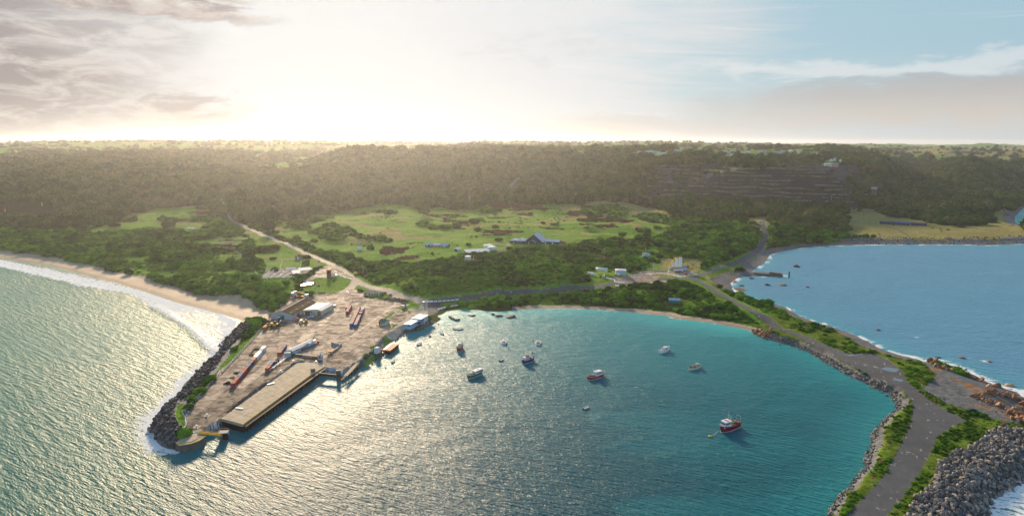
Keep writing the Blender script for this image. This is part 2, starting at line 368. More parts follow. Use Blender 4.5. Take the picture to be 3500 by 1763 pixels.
paint('M', [[(430, 255), (600, 320), (780, 395), (970, 465), (1110, 515), (1340, 640), (1180, 715), (640, 725), (600, 640), (560, 560), (430, 505), (470, 400), (400, 300)],
            [(560, 255), (800, 260), (950, 360), (1300, 440), (1500, 440), (1650, 470), (2000, 600), (1900, 640), (1500, 560), (1100, 440), (800, 350)],
            [(590, 760), (940, 810), (1030, 850), (990, 960), (900, 1000), (760, 1020), (620, 960), (690, 900)], [(330, 500), (450, 560), (560, 690), (640, 740), (590, 780), (540, 700), (420, 580), (330, 520)],
            [(1190, 800), (1560, 790), (1620, 840), (1570, 920), (1480, 975), (1350, 1000), (1150, 992), (900, 1000), (990, 900)],
            [(1530, 960), (1640, 1000), (1750, 1010), (1960, 940), (2050, 990), (2095, 1030), (2080, 1075), (1560, 1052), (1515, 1000)], [(2120, 1025), (2360, 1072), (2140, 1088)],
            [(2105, 1100), (2380, 1082), (2250, 1172), (2090, 1150)], [(1690, 860), (1900, 900), (2576, 1050), (2576, 1030), (1950, 880), (1700, 790), (1640, 770)], [(1360, 990), (1480, 960), (1470, 1040), (1400, 1030)]], 0)
paint('G', [[(330, 1040), (120, 1070), (260, 1095), (330, 1045)], [(520, 1110), (700, 1045), (900, 1000), (1200, 965), (1550, 930), (1560, 945), (1300, 965), (1000, 1000), (760, 1060)],
            [(0, 895), (180, 965), (400, 1000), (1000, 935), (1400, 905), (1620, 885), (1600, 900), (1200, 922), (800, 955), (400, 1008), (150, 975)],
            [(1620, 770), (1750, 745), (1900, 745), (2000, 765), (1990, 800), (1880, 850), (1800, 885), (1560, 900), (1400, 900), (1640, 870), (1700, 850), (1650, 800)],
            [(2030, 640), (2120, 640), (2180, 560), (2140, 500), (2200, 500), (2220, 600), (2250, 660), (2330, 680), (2360, 750), (2200, 770), (2180, 700), (2100, 740), (2060, 760)],
            [(2180, 760), (2360, 780), (2330, 810), (2230, 830), (2150, 800)]], 0)
paint('R', [[(1270, 540), (1300, 505), (1460, 490), (1520, 540), (1780, 560), (1900, 600), (2080, 600), (2250, 570), (2350, 560), (2411, 620), (2500, 650), (2411, 668), (2200, 690), (1500, 678), (1280, 655)],
            [(600, 545), (780, 540), (810, 560), (800, 700), (740, 770), (690, 790), (720, 690), (740, 600), (640, 570)], [(1000, 520), (1280, 520), (1280, 555), (1050, 545)],
            [(0, 470), (60, 465), (130, 510), (60, 520), (0, 520)], [(2150, 540), (2250, 480), (2340, 500), (2330, 550), (2200, 560)], [(100, 800), (370, 810), (360, 890), (250, 930), (60, 920), (90, 850)],
            [(390, 880), (480, 850), (660, 800), (560, 930), (540, 990), (440, 980), (380, 920)]], 10)
paint('T', [[(620, 260), (700, 225), (900, 205), (1200, 208), (1370, 240), (1100, 258), (800, 280)], [(820, 350), (1100, 325), (1140, 345), (880, 352)], [(500, 125), (900, 105), (1500, 118), (1900, 130), (1900, 140), (1000, 130)],
            [(1940, 300), (2200, 310), (2180, 330), (1990, 325)], [(1600, 160), (1740, 155), (1740, 180), (1640, 185)], [(930, 165), (1220, 160), (1320, 190), (1060, 190)]], 0)
paint('R', [[(1420, 148), (1600, 112), (1900, 100), (2411, 98), (2700, 98), (2700, 185), (2411, 182), (2100, 182), (1980, 150), (1750, 140), (1650, 150), (1560, 180)]], 10)
paint('D', [[(1010, 372), (1120, 368), (1120, 376), (1020, 378)], [(1430, 378), (1485, 376), (1480, 386), (1435, 388)]], 0)
# heath patches and tan slopes in the golf dunes
hm = fbm(GX / 60, GY / 34, 4, 61)
g0 = (COV == 0) & (GR < 1500) & (GR > 600)
COV[g0 & (hm > .74)] = 9
COV[g0 & (hm < .36) & (GR > 900)] = 10
paint('G', [[(1450, 300), (1560, 290), (1690, 315), (1600, 325), (1500, 322)], [(800, 440), (1050, 440), (1160, 462), (980, 475), (850, 465)], [(1720, 400), (1850, 392), (1920, 412), (1800, 430)], [(1040, 300), (1260, 300), (1250, 325), (1100, 318)],
            [(440, 405), (560, 385), (700, 430), (560, 438)], [(1580, 350), (2040, 355), (2030, 375), (1620, 372)], [(0, 570), (230, 570), (220, 620), (60, 640), (0, 620)], [(380, 310), (480, 330), (540, 360), (720, 375), (720, 410), (500, 370)],
            [(700, 220), (900, 210), (1350, 260), (1340, 285), (1050, 275), (760, 245)]], 9)
paint('G', [[(1560, 220), (1750, 205), (2100, 240), (2330, 285), (2300, 310), (2080, 320), (1990, 290), (1850, 250), (1700, 260)]], 10)
# the hilltop town stands on open grass
paint('T', [[(60, 195), (90, 150), (400, 160), (480, 135), (900, 130), (1300, 120), (1700, 130), (2050, 160), (2060, 195), (1700, 200), (1380, 235), (1350, 225), (1200, 205), (600, 205), (420, 190), (200, 185)], [(1980, 270), (2150, 230), (2200, 300), (2000, 310)]], 0)
for fr, q in [('M', [(1130, 300), (1250, 250), (1400, 225), (1540, 240), (1700, 300), (1680, 350), (1560, 400), (1400, 410), (1250, 360)]), ('M', [(1640, 370), (1800, 340), (1990, 370), (1990, 400), (1700, 410)]), ('M', [(800, 215), (1050, 190), (1150, 240), (1080, 270), (830, 265)]),
              ('G', [(1620, 270), (1800, 235), (1990, 260), (2000, 310), (1900, 350), (1720, 340)]), ('G', [(1990, 330), (2090, 300), (2250, 310), (2360, 340), (2360, 400), (2130, 370)]), ('G', [(2070, 450), (2150, 435), (2210, 460), (2150, 475)]), ('G', [(900, 280), (960, 275), (970, 315), (820, 300)])]:
    m = wpoly(fr, q); COV[m & (fbm(GX / 16, GY / 16, 2, 333) > .46)] = 2
edge = (COV == 0) & (GR > 700) & (GR < 1350) & (fbm(GX / 55, GY / 55, 4, 335) > .77); COV[edge] = 2
# quarry face
COV[(qm + (fbm(GX / 40, GY / 40, 3, 44) - .5) * 1.1 > .5)] = 8
# bright low scrub on the dunes behind the ocean beach and round the paddocks
lowm = wpoly('L', [(380, 880), (700, 850), (1000, 850), (1250, 780), (1500, 790), (1600, 800), (1740, 960), (1820, 1010), (1990, 1020), (1990, 1110), (1860, 1140), (1720, 1100), (1540, 1090), (1280, 1060), (1000, 980), (760, 935), (560, 905)])
hs = fbm(GX / 34, GY / 34, 3, 88)
COV[lowm & (hs > .40) & (COV == 2)] = 7; COV[lowm & (hs > .62) & (COV == 7)] = 0
m = wpoly('G', [(150, 950), (0, 880), (0, 820), (300, 800), (600, 800), (820, 740), (1100, 760), (1500, 800), (1620, 860), (1400, 900), (1000, 930), (600, 975), (330, 1000)])
COV[m & (hs > .44) & (COV == 2)] = 7
m = (GX > 0) & (COV == 2) & (GR < 1100) & (fbm(GX / 30, GY / 30, 3, 90) > .56); COV[m] = 7
# causeway: low grass and scrub
caus = mpoly('C', [(0, -40), (200, -60), (560, 40), (900, 180), (1100, 240), (1250, 330), (1400, 620), (1650, 650), (1800, 700), (1800, 1350), (400, 1350), (600, 1000), (800, 700), (900, 560), (860, 480), (500, 290), (0, 100)], 4.5)
COV[caus & (COV <= 2)] = 7
c2 = fbm(GX / 9, GY / 9, 3, 92); COV[caus & (COV == 7) & (c2 > .56)] = 0
# sand
COV[(SLP < .1) & (S2 < 27 + 10 * (fbm(GX / 18, GY / 18, 2, 12) - .5)) & (GX < 0)] = 3
COV[(SLP < .1) & (S2 < 9 + 5 * (fbm(GX / 18, GY / 18, 2, 12) - .5)) & (GX >= 0)] = 3
COV[wpoly('M', [(0, 985), (130, 1000), (230, 1000), (380, 990), (430, 1010), (520, 1040), (560, 1090), (540, 1160), (480, 1240), (420, 1300), (300, 1288), (0, 1150)])] = 3
# shingle, rocky shores
COV[(SLP >= .1) & (SLP < .3) & (S2 < 15 + 12 * (fbm(GX / 25, GY / 25, 2, 13) - .5)) & (GX > 0) & (GR > 300)] = 6
COV[(SLP >= .4) & (S2 < 4.5)] = 6
COV[mpoly('z1', [(800, 395), (700, 470), (600, 600), (480, 760), (340, 900), (300, 960), (285, 1130), (200, 1290), (-50, 1200), (0, 1000), (400, 600), (450, 450), (690, 330), (780, 345)], 3) & (COV == 2)] = 6
COV[mpoly('z6', [(850, 800), (1450, 780), (1700, 640), (1560, 540), (1200, 560), (930, 620)], 4) & (COV == 2)] = 4
COV[(SLP >= .12) & (SLP < .2) & (S2 < 34) & wpoly('R', [(1250, 640), (1500, 672), (2200, 685), (2500, 630), (2600, 740), (1900, 740), (1200, 740)])] = 6
COV[mpoly('C', [(1100, 270), (1250, 330), (1500, 400), (1762, 470), (1800, 700), (1640, 680), (1500, 640), (1390, 600), (1230, 550), (1080, 460), (1140, 400)], 3)] = 6
COV[mpoly('C', [(450, 20), (700, 120), (780, 170), (700, 165), (600, 120), (560, 90)], 3)] = 6
# green patches in the shingle and on the breakwater
for q in ([(1000, 330), (1100, 300), (1180, 350), (1140, 400), (1030, 390)], [(1285, 605), (1340, 590), (1410, 610), (1380, 635), (1300, 630)], [(1060, 460), (1110, 465), (1230, 540), (1200, 560), (1110, 510)]): COV[mpoly('C', q, 4)] = 7
RK_D = mpoly('Q', [(1180, 500), (1330, 430), (1542, 470), (1800, 480), (1800, 900), (1420, 1010), (1250, 1130), (1100, 1500), (250, 1500), (400, 1280), (440, 1230), (500, 1110), (600, 1040), (690, 900), (720, 780), (850, 700), (1000, 640), (1100, 580)], 4.5)
COV[RK_D] = 6
# yard, concrete aprons, roads
COV[M_yard & (S2 > .6)] = 4
COV[wpoly('z1', [(1090, 130), (1200, 140), (1330, 130), (1420, 160), (1420, 190), (1100, 170), (1000, 170)])] = 4
COV[wpoly('z7', [(1220, 470), (1280, 410), (1560, 310), (1840, 470), (1990, 600), (1850, 590), (1700, 540), (1500, 580), (1200, 590), (1100, 640), (1000, 640), (1010, 590), (1150, 540)])] = 4
COV[wpoly('z7', [(220, 580), (310, 440), (1200, 420), (1210, 470), (1000, 580)])] = 4
COV[wpoly('S', [(600, 540), (870, 560), (1300, 440), (1560, 470), (2060, 450), (2240, 500), (2060, 540), (1600, 480), (1300, 500), (1600, 520), (1500, 590), (1700, 590), (1680, 620), (960, 700), (760, 690), (940, 640), (780, 640), (760, 600)])] = 4
COV[wpoly('S', [(600, 540), (800, 620), (1020, 600), (1200, 480), (1100, 500), (870, 570)])] = 4
COV[wpoly('z2', [(1760, 290), (1900, 280), (1930, 330), (1880, 390), (1780, 450), (1680, 470), (1700, 400), (1770, 330)])] = 4
COV[wpoly('M', [(1560, 960), (1640, 940), (1760, 960), (1750, 1000), (1640, 1000), (1580, 1000)])] = 4
M_green = [('z1', [(600, 640), (530, 690), (540, 650), (600, 590), (640, 540), (720, 470), (800, 400), (870, 370), (850, 400), (760, 480), (690, 560)]), ('z1', [(1560, 640), (1630, 590), (1680, 540), (1700, 545), (1690, 590), (1640, 650), (1600, 650)]),
           ('z1', [(210, 1010), (230, 935), (270, 930), (310, 950), (270, 1000), (290, 1080), (270, 1120), (230, 1060)]), ('z2', [(1640, 360), (1740, 290), (1760, 310), (1720, 350), (1640, 390)]), ('z2', [(1690, 440), (1800, 450), (1880, 390), (1920, 330), (1940, 350), (1800, 470), (1700, 600), (1630, 650), (1600, 640), (1740, 490)]),
           ('z2', [(1770, 260), (1830, 225), (2090, 190), (1960, 290), (1800, 275)]), ('z2', [(2010, 340), (2105, 310), (2140, 370), (2080, 420), (2040, 380)]), ('z2', [(2010, 460), (2105, 410), (2140, 430), (2060, 470)])]
for fr, q in M_green: COV[mpoly(fr, q, 4.0)] = 0
ROADS = {
    'main_road': ('M', [(204, 0), (212, 60), (240, 110), (290, 160), (370, 205), (450, 248), (600, 315), (780, 390), (980, 468), (1120, 535), (1340, 635), (1500, 712), (1610, 790), (1700, 860), (1850, 915), (2100, 985), (2250, 1030), (2450, 1062), (2576, 1068)], 8.0),
    'm0': ('M', [(204, 0), (212, -25), (235, -48), (262, -70), (270, -80)], 7.0),
    'm1': ('M', [(1660, 830), (1640, 880), (1560, 950), (1500, 1010), (1485, 1080), (1540, 1130)], 8.0),
    'm2': ('G', [(300, 1012), (600, 990), (900, 952), (1200, 926), (1550, 906), (1780, 893), (1900, 870), (2010, 815), (2100, 780), (2200, 768), (2330, 775)], 9.0),
    'm3': ('R', [(-40, 925), (120, 932), (300, 930), (400, 893), (560, 842), (650, 803), (720, 752), (768, 690), (770, 630), (748, 585), (762, 552), (900, 540), (1050, 532), (1200, 540)], 8.0),
    'm4': ('R', [(300, 930), (360, 950), (400, 970), (480, 1030), (600, 1090), (700, 1140), (800, 1200), (900, 1262), (1010, 1300)], 7.5),
    'm5': ('M', [(1560, 1070), (1800, 1075), (2080, 1095), (2130, 1040), (2080, 985)], 9.0), 'm6': ('N', [(1900, 590), (1990, 610), (2200, 620), (2350, 560), (2500, 440)], 8.0),
    'm7': ('N', [(1350, 1251), (1560, 1050), (1720, 900), (1960, 690), (2050, 640), (2250, 620)], 7.0), 'm8': ('M', [(1350, 1000), (1500, 960), (1600, 900)], 3.0),
    'm9': ('G', [(1380, 130), (1130, 100), (1020, 95), (1080, 50), (1130, 15)], 10.0), 'm10': ('G', [(940, 560), (1010, 545), (1030, 575), (980, 605), (860, 600)], 4.0),
    'm11': ('R', [(1250, 555), (1500, 590), (1620, 620), (1690, 668)], 3.0), 'm12': ('R', [(2330, 600), (2380, 585), (2340, 545), (2290, 510), (2240, 450), (2180, 370)], 5.0),
    'm13': ('D', [(592, 432), (596, 438)], 10), 'm14': ('D', [(612, 440), (620, 447), (626, 450)], 12), 'm15': ('S', [(1440, 450), (1440, 300)], 2.5)}
ROADLINE = {}
RD = np.full((NR, NC), 1e9)
for k, (fr, pts, w) in ROADS.items():
    q = smooth_line(drape(fr, pts)[:, :2]); ROADLINE[k] = q
    d = line_dist(q, 22); RD = np.minimum(RD, d - w / 2)
COV[(RD < 5) & (COV != 4) & (COV != 3) & (COV != 6) & (GR < 900)] = np.where(((COV == 4) | (COV == 3) | (COV == 6)), COV, 0)[(RD < 5) & (COV != 4) & (COV != 3) & (COV != 6) & (GR < 900)]
COV[(RD < 0) & (COV != 4)] = 5
CAUSE = mpoly('C', [(600, 1400), (560, 1298), (700, 1150), (830, 1010), (900, 880), (990, 700), (1020, 600), (1015, 520), (960, 460), (860, 410), (700, 330), (500, 230), (350, 150), (200, 70), (215, 60), (330, 95), (450, 150), (560, 195), (640, 200), (760, 200),
                    (860, 250), (960, 330), (1000, 400), (1060, 460), (1200, 560), (1290, 600), (1380, 650), (1260, 700), (1180, 760), (1130, 880), (1050, 1020), (940, 1180), (830, 1298), (790, 1400)], 4.8)
COV[CAUSE] = 5
COV[mpoly('z2', [(2105, 190), (2200, 180), (2350, 190), (2300, 240), (2180, 300), (2080, 330), (1990, 290), (2060, 220)], 4.0)] = 5
# ------------------------------------------------------------------ terrain meshes: one shared survey, split by cover
LC = {0: (.120, .265, .020), 1: (.040, .050, .018), 2: (.050, .080, .016), 3: (.50, .37, .25), 4: (.20, .16, .125), 5: (.088, .094, .102), 6: (.13, .14, .15), 7: (.080, .185, .014), 8: (.085, .070, .078), 9: (.085, .050, .030), 10: (.29, .26, .09)}
TINT = np.zeros((NR, NC, 3))
for k, c in LC.items(): TINT[COV == k] = c
nv = fbm(GX / 45, GY / 45, 4, 101)[..., None]; nf = fbm(GX / 6, GY / 6, 3, 102)[..., None]
TINT *= (.72 + .56 * nv) * (.8 + .4 * nf)
grassy = ((COV == 0) & (GR < 2500))[..., None]
TINT = np.where(grassy, TINT * (1 - .4 * sst(nv, .50, .68)) + np.array([.20, .235, .045]) * .4 * sst(nv, .50, .68), TINT)
TINT = np.where((COV == 8)[..., None] & False, TINT * (1 - sst(fr_[..., None], .62, .8) * (1 - sst(fr_[..., None], .92, 1.0))) + np.array([.17, .16, .09]) * (sst(fr_[..., None], .62, .8) * (1 - sst(fr_[..., None], .92, 1.0))), TINT)
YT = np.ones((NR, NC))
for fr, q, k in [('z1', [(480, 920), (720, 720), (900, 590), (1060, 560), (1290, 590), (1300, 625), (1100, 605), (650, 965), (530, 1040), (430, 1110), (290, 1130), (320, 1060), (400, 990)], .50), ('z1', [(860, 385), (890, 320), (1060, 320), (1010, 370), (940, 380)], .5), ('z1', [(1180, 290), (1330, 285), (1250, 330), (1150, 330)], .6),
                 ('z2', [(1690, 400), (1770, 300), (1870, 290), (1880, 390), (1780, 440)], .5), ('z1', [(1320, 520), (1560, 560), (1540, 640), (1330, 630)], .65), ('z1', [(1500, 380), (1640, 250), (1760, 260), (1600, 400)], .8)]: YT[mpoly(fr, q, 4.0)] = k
for fr, q, w_, k in [('z1', [(1520, 20), (1430, 160), (1420, 220), (1160, 450), (1090, 500), (700, 800)], 3.0, 1.55), ('z1', [(1850, 190), (1490, 450)], .8, 1.6), ('z1', [(1110, 480), (1500, 480), (1650, 560)], 2.5, 1.25), ('z1', [(900, 520), (520, 850)], 3.0, 1.2)]:  # pale streaks: wet sheen of the yard put into the tint
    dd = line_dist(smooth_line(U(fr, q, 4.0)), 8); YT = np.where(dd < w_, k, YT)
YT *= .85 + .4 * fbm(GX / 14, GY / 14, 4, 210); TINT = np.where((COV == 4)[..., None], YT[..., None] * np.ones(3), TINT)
wetsand = ((COV == 3) & (S2 < 7))[..., None]; TINT = np.where(wetsand, TINT * .62, TINT)
cz = (caus & ((COV == 0) | (COV == 7)))[..., None]; TINT = np.where(cz, TINT * np.array([1.05, .72, 1.1]), TINT)
mr = ((COV == 5) & (GA < -.13) & (GR > 430))[..., None]; TINT = np.where(mr, TINT * np.array([4.6, 3.6, 2.7]), TINT)  # pale tan inland road, its wet sheen put into the tint
orange = ((COV == 6) & (SLP < .4) & (GX > 60))[..., None]
TINT = np.where(orange & (nf > .66), np.array([.26, .13, .06]) * np.ones_like(TINT), TINT)

def grid_mesh(name, vmask_faces, mat, attrs=None, Z=None, kind='structure'):
    f = vmask_faces; ids = np.full(NR * NC, -1, np.int64); base = np.arange(NR * NC).reshape(NR, NC)
    q = np.stack([base[:-1, :-1][f], base[:-1, 1:][f], base[1:, 1:][f], base[1:, :-1][f]], 1)
    used = np.unique(q); ids[used] = np.arange(len(used)); q = ids[q]
    Zz = ZG if Z is None else Z
    co = np.stack([GX.ravel()[used], GY.ravel()[used], Zz.ravel()[used]], 1)
    return raw_mesh(name, co, q, mat, {k: v.reshape(NR * NC, -1)[used] for k, v in (attrs or {}).items()}, kind)
def raw_mesh(name, co, q, mat, attrs=None, kind=None, smooth=True):
    me = bpy.data.meshes.new(name); me.vertices.add(len(co)); me.vertices.foreach_set('co', co.astype(np.float32).ravel())
    k = q.shape[1]; me.loops.add(q.size); me.loops.foreach_set('vertex_index', q.astype(np.int32).ravel())
    me.polygons.add(len(q)); me.polygons.foreach_set('loop_start', np.arange(0, q.size, k, dtype=np.int32))
    me.update(calc_edges=True)
    if smooth: me.polygons.foreach_set('use_smooth', np.ones(len(q), bool))
    for n, v in (attrs or {}).items():
        if v.shape[1] == 3:
            a = me.attributes.new(n, 'FLOAT_COLOR', 'POINT'); a.data.foreach_set('color', np.concatenate([v, np.ones((len(v), 1))], 1).astype(np.float32).ravel())
        else:
            a = me.attributes.new(n, 'FLOAT', 'POINT'); a.data.foreach_set('value', v.astype(np.float32).ravel())
    me.materials.append(mat)
    o = bpy.data.objects.new(name, me); COL.objects.link(o)
    if kind: o['kind'] = kind
    return o

def new_mat(name):
    m = bpy.data.materials.new(name); m.use_nodes = True; T = NT(m.node_tree); T.n.clear()
    out = T.node('ShaderNodeOutputMaterial'); b = T.node('ShaderNodeBsdfPrincipled'); T.l.new(b.outputs[0], out.inputs[0])
    return m, T, b, out
def mat_ground(name, tuft=0.5, rough=0.9, spec=0.15, bs=0.6):
    m, T, b, out = new_mat(name)
    c = T.attr('tint').outputs['Color']; g = T.node('ShaderNodeNewGeometry').outputs['Position']
    n = T.noise(g, 0.35, 6, 0.65); n2 = T.noise(g, 1.8, 4, 0.6)
    v = T.m('MULTIPLY', T.ss(n, 0.25, 0.75, 1 - tuft, 1 + tuft * .8), T.ss(n2, 0.25, 0.75, 1 - tuft * .6, 1 + tuft * .5))
    T.put(b.inputs['Base Color'], T.mix(1.0, c, T.comb(v, v, v), 'MULTIPLY'))
    b.inputs['Roughness'].default_value = rough; b.inputs['Specular IOR Level'].default_value = spec
    T.put(b.inputs['Normal'], T.bump(T.m('ADD', n, T.m('MULTIPLY', n2, .4)), bs, 1.2)); return m
MAT_G = mat_ground('grass_ground', .5, 1.0, .02); MAT_S = mat_ground('sand', .08, .75, .3, .25); MAT_K = mat_ground('shingle', .55, .8, .3, .8)
def mat_yard():
    m, T, b, out = new_mat('wet_yard')
    g = T.node('ShaderNodeNewGeometry').outputs['Position']
    yd = T.mapping(g, (1, 1, 1), rot=(0, 0, R(8)))
    streak = T.noise(T.mapping(g, (.05, .12, 1), rot=(0, 0, R(-10))), 1.0, 7, .66, 1.2)
    n = T.noise(g, .16, 7, .68, .8); n2 = T.noise(g, 1.1, 5, .6); tyre = T.noise(T.mapping(g, (.9, .06, 1), rot=(0, 0, R(12))), 1.0, 4, .6, 1.2)
    c = T.mix(T.ss(n, .35, .65), (.22, .18, .15), (.46, .36, .27)); c = T.mix(T.ss(n2, .3, .7, 0, .5), c, (.27, .21, .16))
    c = T.mix(T.m('MULTIPLY', T.ss(tyre, .5, .62), .45), c, (.09, .08, .072)); c = T.mix(T.m('MULTIPLY', T.ss(streak, .50, .62), .6), c, (.10, .085, .075))
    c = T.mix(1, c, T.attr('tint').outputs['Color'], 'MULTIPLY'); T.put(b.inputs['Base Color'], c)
    wet = T.m('MULTIPLY', T.ss(T.m('ADD', n, T.m('MULTIPLY', T.m('SUBTRACT', streak, .5), .8)), .40, .58), 1.0)
    T.put(b.inputs['Roughness'], T.ss(wet, 0, 1, .9, .75)); T.put(b.inputs['Specular IOR Level'], T.ss(wet, 0, 1, .02, .10))
    T.put(b.inputs['Normal'], T.bump(T.m('ADD', n2, T.m('MULTIPLY', tyre, .6)), .22, .2)); return m
MAT_Y = mat_yard()
def mat_road():
    m, T, b, out = new_mat('road_surface')
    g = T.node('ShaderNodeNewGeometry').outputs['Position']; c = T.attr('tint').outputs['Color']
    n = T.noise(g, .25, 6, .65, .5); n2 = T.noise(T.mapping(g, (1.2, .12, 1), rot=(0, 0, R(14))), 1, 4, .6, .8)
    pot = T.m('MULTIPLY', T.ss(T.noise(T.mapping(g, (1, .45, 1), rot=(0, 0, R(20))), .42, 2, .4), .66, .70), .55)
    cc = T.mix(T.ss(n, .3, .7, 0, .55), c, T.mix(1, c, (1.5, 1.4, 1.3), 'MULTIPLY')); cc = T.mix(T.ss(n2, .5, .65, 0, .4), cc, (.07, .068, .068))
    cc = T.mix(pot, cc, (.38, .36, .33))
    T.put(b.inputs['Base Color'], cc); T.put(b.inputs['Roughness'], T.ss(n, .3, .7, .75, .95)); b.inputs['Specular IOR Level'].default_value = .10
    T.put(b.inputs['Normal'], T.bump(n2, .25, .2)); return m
MAT_R = mat_road()
MAT_QF = mat_ground('quarry_rock', .5, .85, .2, 1.0)
FC = COV[:-1, :-1]; FZ = np.maximum.reduce([ZG[:-1, :-1], ZG[1:, :-1], ZG[:-1, 1:], ZG[1:, 1:]]) > -.8
A = {'tint': TINT}
land = grid_mesh('ground', FZ & ((FC == 0) | (FC == 1) | (FC == 2) | (FC == 7) | (FC == 9) | (FC == 10)), MAT_G, A)
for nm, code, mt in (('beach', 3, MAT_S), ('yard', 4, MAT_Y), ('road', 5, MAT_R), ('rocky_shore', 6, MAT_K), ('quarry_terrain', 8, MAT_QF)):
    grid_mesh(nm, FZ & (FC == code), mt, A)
def benches():
    q = bpy.data.objects['quarry_terrain']; m = mat_ground('bench_grass', .5, .9, .1, .5)
    cols = [j for j in range(NC) if qa0 - .01 < AZ[j] < qa1 + .03]
    for lev in range(16, 92, 8):
        co = []; fc = []; prev = None; tn = []
        for j in cols:
            zz = ZG[:, j]; i = np.nonzero((RR > 1200) & (RR < 2050) & (zz > lev + 5 * (vnoise(np.array(j / 14.), np.array(lev / 3.), 7) - .5)))[0]
            if not len(i) or vnoise(np.array(j / 9.), np.array(lev * 1.7), 9) < .42: prev = None; continue
            r0 = RR[i[0]] - 6; a = AZ[j]; z = lev + 2.0 + 5 * float(vnoise(np.array(j / 14.), np.array(lev / 3.), 7) - .5); k = len(co); w = 4.5
            co += [(math.sin(a) * r0, math.cos(a) * r0, z - 2.5), (math.sin(a) * r0, math.cos(a) * r0, z), (math.sin(a) * (r0 + w), math.cos(a) * (r0 + w), z + 1.0)]
            g_ = .6 + .8 * float(vnoise(np.array(j / 2.), np.array(lev * 1.), 3)); tn += [(.11 * g_, .095 * g_, .085 * g_), (.19 * g_, .18 * g_, .10 * g_), (.12 * g_, .15 * g_, .05 * g_)]
            if prev is not None: fc += [(prev, k, k + 1, prev + 1), (prev + 1, k + 1, k + 2, prev + 2)]
            prev = k
        if fc: o = raw_mesh('bench', np.array(co), np.array(fc), m, {'tint': np.array(tn)}, None); o.parent = q
benches()
